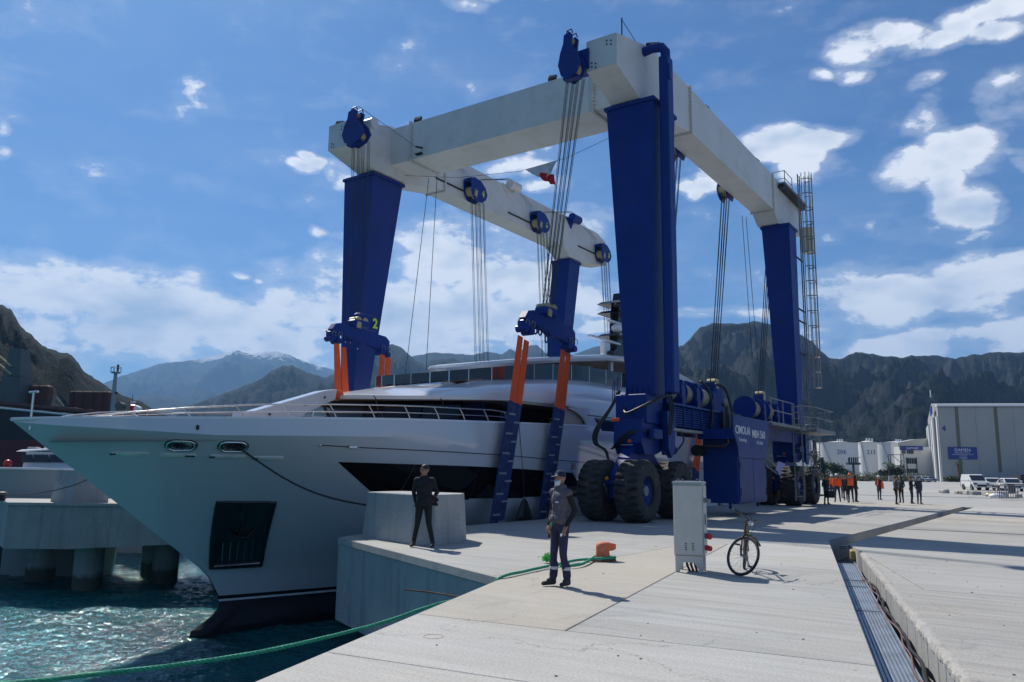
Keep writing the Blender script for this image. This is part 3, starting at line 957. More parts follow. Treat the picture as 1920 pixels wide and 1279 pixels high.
for k, (a0, a1, b0, b1) in {'FR': (-.08, 1.05, .05, 1.35), 'FL': (-.08, 1.05, 15.3, 16.3), 'RR': (18.8, 20.0, -.08, 1.12), 'RL': (18.2, 19.4, 15.3, 16.4)}.items():
    mb = MB(CR); mb.box((a0, b0, 4.42), (a1, b1, 4.5)); mb.build('leg_flange', M_blue, legs[k])
    for i in range(6):
        bb = b0 + .1 + i * (b1 - b0 - .2) / 5
        mb = MB(CR); mb.prism([(a0, 4.5), (a0 + .08, 4.5), (a0 + .08, 4.85)], bb - .012, bb + .012); mb.build('gusset', M_blue, legs[k])
# side beams
SIDE = [(-2.02, 16.48), (-2.02, 17.71), (0.9, 18.52), (1.7, 18.59), (22.6, 18.59), (23.9, 18.2), (23.9, 16.5), (20.6, 15.96), (18.6, 15.96), (17.66, 16.51), (5.2, 16.51), (2.2, 15.96), (-.02, 15.96)]
def side_beam(b0, b1, lab):
    mb = MB(CR); mb.prism(SIDE, b0, b1); o = mb.build('side_beam', M_white, crane)
    s = 1
    # bolted splices, with gusset teeth
    for a in (5.2, 17.66):
        for (x0, x1) in ((a - .05, a - .008), (a + .008, a + .05)):
            mb = MB(CR); mb.loft([[(x0, b0 - .09, 16.42), (x0, b1 + .09, 16.42), (x0, b1 + .09, 18.68), (x0, b0 - .09, 18.68)], [(x1, b0 - .09, 16.42), (x1, b1 + .09, 16.42), (x1, b1 + .09, 18.68), (x1, b0 - .09, 18.68)]]); mb.build('splice_plate', M_white, o)
        for i in range(14):
            z = 16.58 + i * .152
            for bb, d in ((b0, -1), (b1, 1)):
                mb = MB(CR); mb.prism([(a - .05, 0), (a - .22, 0), (a - .05, .085 * d)], z - .008, z + .008, 'z', M=Matrix.Translation((0, bb, 0))); mb.build('gusset', M_white, o)
    mb = MB(CR)
    for (bb, zz) in ((b0 + .2, 17.45), (b0 + .38, 17.5), (b0 + .2, 17.3), (b0 + .38, 17.35), (b1 - .22, 16.78), (b1 - .38, 16.72), (b1 - .22, 16.63), (b1 - .38, 16.57)):
        m2 = MB(CR); m2.cyl((-2.035, bb, zz), (-2.018, bb, zz), .035, n=8); m2.build('bolt', M_dark, o)
    # end diaphragm plate edge
    mb = MB(CR); mb.box((-2.0, b0 - .025, 16.49), (-1.97, b1 + .025, 17.7)); mb.build('end_plate', M_white, o)
    mb = MB(CR); mb.tube([(9, b0 + .6, 18.59), (9, b0 + .6, 18.8)], .03, 6); mb.build('eye_bolt', M_steel, o)
    return o
rbeam = side_beam(.54, 1.77, 'r')
lbeam = side_beam(14.44, 15.67, 'l')
# front transverse beam
mb = MB(CR)
fb = [(1.0, 16.51), (1.0, 18.36), (3.18, 18.36), (3.18, 16.51)]
mb.prism([(.99, 16.51), (.99, 18.40), (3.18, 18.40), (3.18, 16.51)], 1.775, 14.435)
front = mb.build('front_beam', M_white, crane)
for bb in (3.15, 13.2):
    for d in (-.05, .008):
        mb = MB(CR); mb.box((.9, bb + d, 16.42), (3.27, bb + d + .042, 18.49)); mb.build('splice_plate', M_white, front)
    for i in range(12):
        z = 16.6 + i * .155
        mb = MB(CR); mb.prism([(bb - .05, 0), (bb - .22, 0), (bb - .05, -.085)], z - .008, z + .008, 'z', M=Matrix(((0, 1, 0, .99), (1, 0, 0, 0), (0, 0, 1, 0), (0, 0, 0, 1)))); mb.build('gusset', M_white, front)
        a = 1.1 + i * .175
        mb = MB(CR); mb.prism([(bb - .05, 16.51), (bb - .22, 16.51), (bb - .05, 16.42)], a - .008, a + .008, 'x'); mb.build('gusset', M_white, front)
mb = MB(CR); mb.prism([(12.35, 16.62), (12.75, 16.62), (12.95, 16.78), (12.45, 16.78)], .982, .988, 'x'); mb.build('access_hole', M_dark, front)
# flood lights
def flood(a, b, z, yaw):
    M = Matrix.Translation((a, b, z)) @ Matrix.Rotation(yaw, 4, 'Z')
    mb = MB(CR); mb.tube([(0, -.14, 0.02), (0, -.14, .2), (0, .14, .2), (0, .14, 0.02)], .02, 6, M=M); mb.bbox((-.06, -.19, .12), (.08, .19, .4), .02, M @ Matrix.Rotation(.5, 4, 'Y'))
    o = mb.build('floodlight', M_dark, crane)
    mb = MB(CR); mb.box((-.072, -.16, .15), (-.062, .16, .37), M @ Matrix.Rotation(.5, 4, 'Y')); mb.build('lamp_glass', M_steel, o)
for q in ((1.05, 12.9, 18.4, 0.2), (1.05, 5.2, 18.4, .2), (15.57, .7, 18.59, 1.2), (7.8, .7, 18.59, 1.2), (-1.6, 15.5, 17.8, .4)):
    flood(*q)
mb = MB(CR); mb.tube([(-1.2, .7, 17.9), (-1.2, .7, 18.75)], .03, 6); mb.tube([(-1.2, .7, 18.7), (0.1, .7, 18.35)], .015, 5); mb.build('mast_post', M_dark, crane)
# tall cable duct in front of the near leg
mb = MB(CR); mb.bbox((.22, -.52, 4.5), (.78, -.14, 17.6), .05); mb.tube([(.5, -.33, 17.55), (.5, -.33, 17.85), (.45, -.2, 18.05), (.4, .15, 18.1), (.4, .6, 18.05)], .19, 12); duct = mb.build('cable_duct', M_blue, crane, smooth=35)
mb = MB(CR); mb.tube([(.46, -.1, 18.15), (.4, .4, 18.25)], .15, 12); mb.build('duct_cap', M_black, duct, smooth=35)
mb = MB(CR); mb.bbox((.24, -.6, 16.6), (.45, -.515, 17.2), .01); mb.build('duct_slot', M_blue2, duct)
# --- sheave blocks on the beams
def sheave(a, b, z, M, num=None, tall=False, name='sheave_block'):
    """block hung on the inner face of a side beam: cheek plates with rollers between"""
    def S(mb, t0, t1):
        pts = [(-.95, .55), (-.6, .78), (.2, .72), (.75, .35), (.98, -.1), (.8, -.5), (.35, -.82), (-.45, -.82), (-.82, -.4), (-.9, .1)]
        return mb.prism(pts, t0, t1, M=M)
    mb = MB(CR); S(mb, -.34, -.28); o = mb.build(name, M_blue, crane)
    mb = MB(CR); S(mb, .28, .34); mb.build('cheek_plate', M_blue, o)
    for x in (-.45, .1, .55):
        mb = MB(CR); mb.cyl((x, -.275, -.15), (x, .275, -.15), .34 if x < .5 else .26, n=20, M=M); mb.build('sheave', M_brass, o)
    mb = MB(CR); mb.bbox((-.9, -.33, .45), (.3, .33, .7), .03, M); mb.build('cover_plate', M_blue, o)
    for x in (-.45, .35):
        mb = MB(CR); mb.cyl((x, -.39, -.1), (x, -.345, -.1), .09, n=12, M=M); mb.build('pin', M_steel, o)
    if num:
        text(num, .62, CR @ M @ Matrix.Translation((.45, -.352, -.35)) @ Matrix.Rotation(math.pi / 2, 4, 'X'), M_yellow, 'number', o, .006, bold=.02)
        mb = MB(CR); mb.prism([(-.55, -.5), (-.25, -.6), (-.15, -.1), (-.5, -.05)], -.352, -.346, M=M); mb.build('warning_plate', M_brass, o)
    return o
for a, n in ((7.5, '4'), (14.3, '6'), (22.8, '8')):
    sheave(a, 14, 17, Matrix.Translation((a, 14.1, 17.1)) @ Matrix.Scale(.8, 4), n)
    mb = MB(CR); mb.box((a - 3.1, 14.38, 16.95 - .03), (a + .9, 14.43, 16.95 + .05)); mb.build('guide_slot', M_dark, lbeam)
for a in (7.3, 14.2, 22.4):
    sheave(a, 2.2, 17, Matrix.Translation((a, 2.1, 16.9)) @ Matrix.Rotation(math.pi, 4, 'Z') @ Matrix.Scale(.75, 4))
def arm_sheave(a, b, z, M):
    mb = MB(CR)
    mb.prism([(-.15, .95), (.25, 1.05), (.42, .9), (.35, .35), (.75, -.1), (.95, -.65), (.7, -1.05), (.1, -1.3), (-.35, -1.05), (-.55, -.5), (-.4, .1), (-.2, .5)], -.3, -.2, M=M)
    o = mb.build('sheave_arm', M_blue, crane)
    mb = MB(CR)
    mb.prism([(-.15, .95), (.25, 1.05), (.42, .9), (.35, .35), (.75, -.1), (.95, -.65), (.7, -1.05), (.1, -1.3), (-.35, -1.05), (-.55, -.5), (-.4, .1), (-.2, .5)], .2, .3, M=M); mb.build('cheek_plate', M_blue, o)
    for x, z2, r in ((.1, .82, .14), (-.1, -.55, .32), (.40, -.72, .30)):
        mb = MB(CR); mb.cyl((x, -.195, z2), (x, .195, z2), r, n=18, M=M); mb.build('sheave', M_brass, o)
    mb = MB(CR); mb.tube([(-.05, -.2, 1.0), (0, -.2, 1.2), (.3, -.2, 1.22), (.4, -.2, 1.0)], .035, 6, M=M); mb.tube([(-.05, .2, 1.0), (0, .2, 1.2), (.3, .2, 1.22), (.4, .2, 1.0)], .035, 6, M=M); mb.tube([(.0, -.2, 1.2), (.0, .2, 1.2)], .035, 6, M=M); mb.build('guard_hoop', M_blue, o)
    mb = MB(CR); mb.box((-.3, -.18, -1.22), (.7, .18, -1.1), M); mb.build('lower_plate', M_blue, o)
    return o
BM = Matrix(((0, 1, 0, 0), (-1, 0, 0, 0), (0, 0, 1, 0), (0, 0, 0, 1)))   # local x -> -b, local y -> a
arm_sheave(0, 0, 0, Matrix.Translation((-2.4, 2.3, 17.1)) @ BM @ Matrix.Diagonal((.62, .9, .8, 1)))
arm_sheave(0, 0, 0, Matrix.Translation((-2.4, 13.6, 17.0)) @ BM @ Matrix.Diagonal((.9, .9, .72, 1)))
mb = MB(CR); mb.cyl((-1.7, 13.0, 17.35), (-1.7, 13.6, 17.35), .26, n=16); mb.build('cable_reel', M_white, crane, smooth=40)
mb = MB(CR); mb.box((-2.1, 1.65, 16.6), (-1.5, 2.2, 17.4)); mb.build('arm_bracket', M_blue, crane)
mb = MB(CR); mb.box((-2.1, 13.8, 16.6), (-1.5, 14.45, 17.4)); mb.build('arm_bracket', M_blue, crane)
# --- wire ropes: every fall its own part
def falls(P, d0, Q, d1, groups=4, per=3, r=.0115):
    P, Q, d0, d1 = Vector(P), Vector(Q), Vector(d0), Vector(d1)
    for g in range(groups):
        for k in range(per):
            t = (g + .5) / groups * 2 - 1 + (k - 1) * .10
            p, q = P + d0 * t, Q + d1 * t
            off = Vector((0.12 * ((g + k) % 2), 0.02 * k, 0))
            mid = (p + q) / 2 + off * .5
            mb = MB(CR); mb.tube([p + off, mid, q + off * .6], r, 5, caps=False); mb.build('wire_rope', M_wrope, crane)
falls((-2.35, 2.08, 16.1), (0, -.45, 0), (-1.95, 3.5, 7.7), (.55, 0.1, 0))
falls((-2.35, 13.2, 16.2), (0, -.6, 0), (-1.9, 13.4, 7.9), (.6, -.1, 0))
for a, zt in ((7.5, 16.6), (14.3, 16.6), (22.8, 16.6)):
    falls((a + .05, 14.0, zt), (.72, 0, 0), (a + .3, 13.6, 6.3), (.72, 0, 0))
for a in (7.3, 14.2, 22.4):
    falls((a, 2.1, 16.6), (.72, 0, 0), (a + .1, 3.15, 6.2), (.6, 0, 0))
# travelling ropes along the tops of the beams
for k in range(3):
    for s in ([(3.2, 18.85), (6.7, 17.95)], [(8.2, 18.0), (11, 18.95), (13.6, 17.95)], [(15, 18.0), (18.5, 19.0), (22, 17.95)]):
        mb = MB(CR); mb.tube([(a, 14.2 + .13 * k, z + .02) for a, z in s], .014, 4); mb.build('wire_rope', M_wrope, crane)
for a in (11, 18.5):
    mb = MB(CR); mb.cyl((a - .1, 14.15, 18.62), (a + .9, 14.15, 18.62), .28, n=18); o = mb.build('rope_roller', M_white if a < 12 else M_blue, crane, smooth=40)
    mb = MB(CR); mb.prism([(a - .5, 18.6), (a + .6, 18.6), (a + .2, 17.9)], 14.36, 14.43); mb.build('bracket', M_white if a < 12 else M_blue, o)
mb = MB(CR); mb.tube([(-2.4, 13.4, 18.0), (0.6, 12.5, 16.9)], .014, 4); mb.tube([(0.6, 12.5, 16.9), (.95, 12.4, 16.95)], .05, 6); mb.build('wire_rope', M_wrope, crane)
for q, w in (((2.9, 13.6, 16.3), (1.9, 14.0, 4.8)), ((3.3, 13.4, 16.3), (3.4, 13.9, 4.8)), ((17.2, 2.2, 16.3), (19.4, 2.6, 8.3)), ((17.6, 2.1, 16.3), (20.1, 2.5, 8.2))):
    mb = MB(CR); mb.tube([q, w], .016, 5); mb.build('stay_wire', M_wrope, crane)
# --- spreader frames
def hook_head(x, z, M, par):
    mb = MB(CR); mb.bbox((x - .29, -.2, z - .3), (x + .29, .2, z + .14), .05, M)
    mb.cyl((x - .17, -.26, z - .22), (x - .17, .26, z - .22), .15, n=12, M=M); mb.cyl((x + .19, -.26, z - .3), (x + .19, .26, z - .3), .15, n=12, M=M)
    o = mb.build('sling_head', M_blue, crane)
    for k in (-.17, .19):
        mb = MB(CR); mb.tube([(x + k - .1, -.27, z - .05), (x + k - .06, -.3, z + .14), (x + k + .1, -.3, z + .1), (x + k + .12, -.27, z - .1)], .018, 5, M=M); mb.build('shackle', M_steel, o)
    mb = MB(CR); mb.box((x - .42, -.02, z + .05), (x - .33, .02, z + .12), M); mb.build('lock_pin', M_steel, o)
def spreader(M, num=None, flip=False):
    s = 1
    mb = MB(CR)
    # plate frame: two arms at different heights, lugs below
    prof = [(-1.75, .25), (-1.55, .55), (-1.1, .66), (-.75, .55), (-.55, .5), (-.45, .85), (-.1, 1.05), (.3, .95), (.55, .6), (.9, .45), (1.55, .4), (1.8, .2), (1.8, -.3), (1.5, -.45), (1.15, -.35), (.8, -.25), (.45, -.2), (.1, -.25), (-.3, -.05), (-.75, -.05), (-1.1, .1), (-1.5, -.05)]
    mb.prism(prof, -.17, .17, M=M)
    o = mb.build('spreader_frame', M_blue, crane)
    for x in (-.85, -.55, -.1):
        z = -.08 if x < -.3 else -.32
        mb = MB(CR); mb.tube([(x - .09, 0, z + .05), (x - .09, 0, z - .16), (x, 0, z - .22), (x + .09, 0, z - .16), (x + .09, 0, z + .05)], .04, 6, M=M); mb.build('lifting_lug', M_blue, o)
    mb = MB(CR); mb.bbox((-.55, -.36, .55), (.35, .36, 1.0), .1, M); mb.build('lower_block', M_blue, o)
    mb = MB(CR); mb.prism([(-.5, .55), (-.22, .5), (-.18, .82), (-.42, .86)], -.375, -.362, M=M); mb.build('warning_plate', M_brass, o)
    for x in (-.3, .1):
        mb = MB(CR); mb.cyl((x, -.3, .96), (x, .3, .96), .17, n=14, M=M); mb.build('sheave', M_brass, o)
    if num: text(num, .5, CR @ M @ Matrix.Translation((.85, -.18, .45)) @ Matrix.Rotation(math.pi / 2, 4, 'X'), M_yellow, 'number', o, .006, bold=.02)
    hook_head(-1.55, 0.0, M, o); hook_head(1.5, -.25, M, o)
    return o
spreader(Matrix.Translation((-1.9, 3.5, 6.8)) @ Matrix.Diagonal((1, .8, .86, 1)))
spreader(Matrix.Translation((-1.7, 13.4, 7.3)) @ Matrix.Diagonal((1, .8, .86, 1)), None)
text('2', .62, CR @ Matrix.Translation((-1.0, 13.15, 7.9)) @ Matrix.Rotation(math.pi / 2, 4, 'X'), M_yellow, 'number', crane, .006, bold=.02)
mb = MB(CR); mb.bbox((-2.0, 13.22, 7.7), (-.8, 13.6, 8.5), .1); mb.build('lower_block', M_blue, crane)
def tall_block(a, b, z):
    mb = MB(CR); mb.prism([(a - .65, z - 1.3), (a - .7, z - .5), (a - .35, z - .2), (a - .4, z + .5), (a + .5, z + .5), (a + .55, z - .1), (a + .8, z - .5), (a + .85, z - 1.3), (a + .4, z - 1.5), (a - .3, z - 1.5)], b - .3, b + .3)
    o = mb.build('hook_block', M_blue2, crane)
    for k in (-.2, .15):
        mb = MB(CR); mb.cyl((a + k, b - .22, z + .5), (a + k, b + .22, z + .5), .2, n=14); mb.build('sheave', M_brass, o)
    mb = MB(CR); mb.box((a - .42, b - .33, z + .15), (a - .05, b - .305, z + .5)); mb.build('warning_plate', M_brass, o)
    for k in (-.9, -.5, -.1, .3, .7):
        mb = MB(CR); mb.tube([(a + k, b - .3, z - 1.2), (a + k - .06, b - .38, z - 1.5), (a + k + .06, b - .34, z - 1.55)], .03, 5); mb.build('shackle', M_steel, o)
tall_block(14.3, 3.15, 5.9); tall_block(22.5, 3.15, 5.95)
# --- lower structure: bogies, wheels
RT = 1.05
def make_wheel():
    w = thing('wheel', None, None, ID, parent=crane)
    n = 144
    prof = []   # (y, r base, tread amount)
    for y, r, tr in [(-.40, .50, 0), (-.425, .60, 0), (-.44, .78, 0), (-.435, .92, .25), (-.41, 1.0, .8), (-.34, 1.045, 1), (-.2, 1.05, 1), (-.05, 1.05, 1), (.05, 1.05, 1), (.2, 1.05, 1), (.34, 1.045, 1), (.41, 1.0, .8), (.435, .92, .25), (.44, .78, 0), (.425, .60, 0), (.40, .50, 0)]:
        prof.append((y, r, tr))
    rings = []
    for y, r, tr in prof:
        ring = []
        for j in range(n):
            ph = j / n * 24 + (abs(y) * 1.1 if y < 0 else abs(y) * 1.1 + .5)
            g = (ph % 1.0)
            groove = 1.0 if g < .36 else 0.0
            if abs(y) < .07: groove = .25
            rr = r - .095 * tr * groove
            th = 2 * math.pi * j / n
            ring.append((rr * math.cos(th), y, rr * math.sin(th)))
        rings.append(ring)
    rings.append(rings[0])
    mb = MB(CR); mb.loft(rings, False); mb.build('tyre', M_tyre, w, smooth=38)
    mb = MB(CR); mb.lathe([(.50, -.40), (.525, -.385), (.52, -.30), (.47, -.27), (.44, -.22), (.30, -.15), (.28, -.20), (.20, -.20), (.02, -.20)], axis='y', n=40); mb.lathe([(.50, .40), (.46, .2), (.2, .15), (.02, .15)], axis='y', n=40); mb.build('rim', M_blue2, w, smooth=40)
    mb = MB(CR); mb.lathe([(.19, -.19), (.19, -.30), (.165, -.33), (.02, -.33)], axis='y', n=24); mb.build('hub_cap', MATS.get('hub_grey') or mat('hub_grey', (0.16, 0.2, 0.27), 0.4, 0.3), w, smooth=40)
    for k in range(10):
        th = k * math.pi / 5
        mb = MB(CR); mb.cyl((.35 * math.cos(th), -.20, .35 * math.sin(th)), (.35 * math.cos(th), -.165, .35 * math.sin(th)), .022, n=6); mb.build('wheel_nut', M_dark, w)
    return w
wheel0 = make_wheel()
wheel_spots = []
for (ca, cb, wbse) in ((0.0, .85, 1.5), (19.2, .8, 1.6), (0.0, 15.6, 1.5), (19.2, 15.7, 1.6)):
    for da in (-wbse, wbse):
        for db in (-.70, .70):
            wheel_spots.append((ca + da, cb + db))
for i, (a, b) in enumerate(wheel_spots):
    Mw = Matrix.Translation((a, b, RT)) @ Matrix.Rotation(random.uniform(0, 6.28), 4, 'Y')
    if i == 0: wheel0.matrix_local = Mw
    else: dup(wheel0, Mw, crane)
def bogie(ca, cb, wb, right=True):
    mb = MB(CR)
    mb.prism([(ca - .75, 3.55), (ca + 1.15, 3.55), (ca + 1.2, 2.9), (ca + .9, 2.45), (ca + .35, 2.3), (ca - .55, 2.3), (ca - .8, 2.7)], cb - .55, cb + .55)
    o = mb.build('bogie_yoke', M_blue, crane)
    mb = MB(CR); mb.bbox((ca - .5, cb - .62, 3.4), (ca + .95, cb + .62, 4.45), .03); mb.build('turntable', M_blue, o)
    mb = MB(CR); mb.prism([(ca - wb - .35, .8), (ca - wb + .35, .8), (ca - .3, 2.0), (ca + .3, 2.0), (ca + wb - .35, .8), (ca + wb + .35, .8), (ca + wb + .3, 1.6), (ca + .7, 2.55), (ca - .7, 2.55), (ca - wb - .3, 1.6)], cb - .22, cb + .22); mb.build('equaliser_beam', M_blue, o)
    for s in (-1, 1):
        mb = MB(CR); mb.cyl((ca + s * wb, cb - .6, RT), (ca + s * wb, cb + .6, RT), .16, n=14); mb.build('axle', M_blue, o)
    mb = MB(CR); mb.bbox((ca - wb - .5, cb - .5, 1.25), (ca - wb - .35, cb + .5, 1.4), .02); mb.build('sensor_bar', M_blue, o)
    mb = MB(CR); mb.ell((ca - wb - .55, cb + .18, 1.45), .07); mb.build('reflector', M_amber, o)
    mb = MB(CR); mb.ell((ca - wb - .55, cb + .3, 1.22), .07); mb.build('sensor', M_steel, o)
    mb = MB(CR); mb.bbox((ca + .75, cb - .75, 2.3), (ca + 1.25, cb - .6, 3.9), .03); mb.prism([(ca + .62, 3.9), (ca + 1.35, 3.9), (ca + 1.28, 2.5), (ca + .95, 2.2), (ca + .7, 2.5)], cb - .92, cb - .76); mb.build('steering_plate', M_blue2, o)
    mb = MB(CR); mb.cyl((ca + 1.0, cb - .7, 2.55), (ca + 2.0, cb - .55, 2.5), .16, n=14); mb.build('steering_cylinder', M_blue2, o, smooth=40)
    mb = MB(CR); mb.bbox((ca + 1.3, cb - .8, 3.0), (ca + 1.75, cb - .5, 3.35), .02); mb.build('valve_block', M_grey, o)
    mb = MB(CR); mb.bbox((ca - .4, cb - .85, 2.85), (ca + .35, cb - .63, 3.2), .02); mb.build('valve_block', M_blue2, o)
    mb = MB(CR); mb.box((ca - .76, cb - .18, 2.62), (ca - .752, cb + .35, 2.72)); mb.build('name_plate', M_letter, o)
    for (b1, z1) in ((cb + .32, 3.46), (cb - .15, 2.7)):
        mb = MB(CR); mb.bbox((ca - .80, b1, z1), (ca - .752, b1 + (.3 if z1 > 3 else .14), z1 + .12), .01); mb.build('beacon', M_orange, o)
    return o
bg = bogie(0.0, .85, 1.5); bogie(19.2, .8, 1.6); bogie(0.0, 15.6, 1.5); bogie(19.2, 15.7, 1.6)
def hose(pts, r=.035, name='hose', m=M_black, par=None):
    # smooth through control points
    P = [Vector(p) for p in pts]; out = []
    for i in range(len(P) - 1):
        p0, p1, p2, p3 = P[max(i - 1, 0)], P[i], P[i + 1], P[min(i + 2, len(P) - 1)]
        for k in range(6):
            t = k / 6
            out.append(0.5 * ((2 * p1) + (p2 - p0) * t + (2 * p0 - 5 * p1 + 4 * p2 - p3) * t * t + (3 * p1 - p0 - 3 * p2 + p3) * t ** 3))
    out.append(P[-1])
    mb = MB(CR); mb.tube(out, r, 7); return mb.build(name, m, par or crane, smooth=180)
for k in range(4):
    hose([(-.3, 1.35 + .03 * k, 4.6), (-.5, 1.6 + .03 * k, 4.0), (-.75, 2.0 + .06 * k, 3.2), (-.8, 2.05 + .05 * k, 2.7), (-.8, 1.7 + .03 * k, 2.45), (-1.0, 1.5, 2.15 - .03 * k)], .028)
for k in range(3):
    hose([(-.5, 1.65 - .02 * k, 2.5), (-.82, 1.2, 2.6 + .1 * k), (-.85, .7, 3.0 + .05 * k), (-.6, .2, 3.1)], .03)
hose([(-.3, 1.2, 4.1), (-.8, .9, 3.75), (-.8, .3, 3.95), (-.3, -.2, 4.3), (.4, -.3, 4.45)], .05)
for k in range(3):
    hose([(.1 + .2 * k, -.3, 4.4), (.1 + .15 * k, -.4, 3.8), (.0 + .1 * k, -.35, 3.0)], .03)
    hose([(1.7, .2, 3.2 + .1 * k), (2.1, .1, 3.2 + .05 * k), (2.3, .0, 2.9), (1.9, .1, 2.5)], .03)
    hose([(20.6, .2, 4.0 - .1 * k), (21.4 + .1 * k, -.1, 3.6), (21.3, -.1, 3.0), (20.8, .1, 2.8)], .04)
    hose([(20.6, .2, 3.0 - .1 * k), (21.4 + .1 * k, -.1, 2.6), (21.5, -.1, 2.2), (20.8, .1, 1.9)], .04)
for k in range(5):
    mb = MB(CR); mb.tube([(-.25, 1.42 + .07 * k, 4.2), (-.25, 1.42 + .07 * k, 5.0 + .1 * (k % 3))], .022, 6); mb.build('hydraulic_pipe', M_blue2 if k % 2 else M_steel, crane)
# --- low longitudinal beams with pipe packs, ledges, drums
for b0, b1 in ((.25, 1.25), (15.2, 16.2)):
    mb = MB(CR); mb.box((1.1, b0, 3.35), (18.4, b1, 4.15)); mb.build('low_beam', M_blue, crane)
for i in range(9):
    z = 3.42 + i * .083
    mb = MB(CR); mb.cyl((1.0, -.02, z), (7.6, -.02, z), .03, n=6); mb.build('hydraulic_pipe', M_blue2, crane)
    mb = MB(CR); mb.cyl((8.2, .02, z - .1), (14, .02, z - .1), .03, n=6); mb.build('hydraulic_pipe', M_blue2, crane)
for a in (1.3, 2.2, 3.1, 4.0, 5.0, 6.2):
    mb = MB(CR); mb.box((a, -.075, 3.35), (a + .05, .24, 4.15)); mb.build('pipe_clamp', M_blue, crane)
mb = MB(CR); mb.bbox((.9, -.1, 4.16), (8.6, .25, 4.24), .01); mb.build('ledge', M_blue2, crane)
mb = MB(CR); mb.bbox((1.1, -.12, 3.2), (4.9, .3, 3.3), .01); mb.build('ledge', M_grey, crane)
mb = MB(CR); mb.box((6.2, -.2, 3.4), (8.5, .24, 4.25)); mb.build('radiator_box', M_dark, crane)
def drum(a, L, b=.85, z=4.85):
    mb = MB(CR); mb.cyl((a, b, z), (a + L, b, z), .40, n=28); o = mb.build('winch_drum', M_drum, crane, smooth=40)
    for x in (a - .12, a + L):
        mb = MB(CR); mb.cyl((x, b, z), (x + .12, b, z), .58, n=32); mb.build('drum_flange', M_blue, o, smooth=40)
    mb = MB(CR); mb.prism([(a + L + .1, 4.16), (a + L + .5, 4.16), (a + L + .42, 5.0), (a + L + .12, 5.3)], b - .55, b + .55); mb.build('winch_frame', M_blue, o)
drum(2.0, .9); drum(3.55, .95); drum(5.25, 1.15); drum(12.2, 1.2, .8); drum(14.5, 1.2, .8)
mb = MB(CR); mb.prism([(1.2, 4.16), (1.75, 4.16), (1.8, 5.2), (1.3, 5.6)], .2, 1.3); mb.build('winch_frame', M_blue, crane)
hose([(4.7, .2, 5.4), (5.0, .0, 5.1), (5.1, -.12, 4.5), (5.0, -.12, 3.8), (4.9, -.1, 3.5)], .05)
hose([(7.0, .4, 5.5), (7.4, .1, 5.3), (7.5, -.12, 4.4), (7.4, -.25, 3.6), (7.3, -.2, 3.2)], .06)
# --- power pack with lettering
pk = []
mb = MB(CR); mb.bbox((4.55, -1.3, .5), (8.15, .12, 3.0), .02); pack = mb.build('power_pack', M_blue2, crane)
mb = MB(CR); mb.prism([(3.95, 3.93), (8.6, 3.93), (8.55, 3.3), (8.15, 2.6), (8.15, 2.3), (4.5, 2.3), (4.4, 2.75), (3.95, 3.25)], -1.38, -1.31); mb.build('header_panel', M_blue2, pack)
mb = MB(CR); mb.box((4.0, -1.30, 3.0), (8.1, .12, 3.4)); mb.build('pack_roof', M_blue, pack)
for x0, x1 in ((4.62, 6.33), (6.37, 8.08)):
    mb = MB(CR); mb.bbox((x0, -1.345, .58), (x1, -1.305, 2.26), .008); d = mb.build('door', M_blue2, pack)
    mb = MB(CR); xx = x0 + .08 if x0 < 5 else x1 - .12
    mb.box((xx, -1.365, .8), (xx + .05, -1.35, 1.1)); mb.build('hinge', M_dark, d)
    mb = MB(CR); mb.box((xx, -1.365, 1.85), (xx + .05, -1.35, 2.1)); mb.build('hinge', M_dark, d)
TX = CR @ Matrix.Rotation(math.pi / 2, 4, 'X')
def ctext(s, size, a, b, z, m, par, **k): return text(s, size, CR @ Matrix.Translation((a, b, z)) @ Matrix.Rotation(math.pi / 2, 4, 'X'), m, 'lettering', par, .004, **k)
ctext('CIMOLAI', .46, 5.05, -1.385, 3.22, M_letter, pack, bold=.004)
ctext('MBH 560', .46, 7.1, -1.385, 3.14, M_letter, pack, bold=.004)
ctext('Technology', .21, 5.0, -1.385, 2.93, M_letter, pack)
ctext('SWL 560t', .2, 7.2, -1.385, 2.88, M_letter, pack)
mb = MB(CR); mb.tube([(4.2, -1.05, 4.3), (4.2, -1.05, 2.85), (4.1, -.9, 2.72), (4.0, -.1, 2.72)], .075, 10); mb.tube([(4.2, -1.05, 4.28), (3.9, -1.0, 4.34)], .07, 8); mb.build('exhaust_pipe', M_black, crane, smooth=40)
mb = MB(CR); mb.cyl((3.9, .15, 2.55), (4.5, .15, 2.55), .22, n=18); mb.build('air_filter', M_black, crane, smooth=40)
mb = MB(CR); mb.box((4.52, -1.0, .3), (4.6, -.9, .5)); mb.box((8.0, -1.0, .3), (8.1, -.9, .5)); mb.build('pack_foot', M_blue, crane)
mb = MB(CR); mb.bbox((8.3, -1.0, .9), (8.75, -.85, 2.6), .02); mb.build('side_frame', M_steel, crane)
mb = MB(CR); mb.tube([(8.2, -.7, 2.9), (13.5, -.2, 2.0)], .05, 6); mb.build('strut', M_steel, crane)
mb = MB(CR); mb.tube([(8.2, -.7, 2.5), (13.5, -.2, 1.7)], .05, 6); mb.build('strut', M_steel, crane)
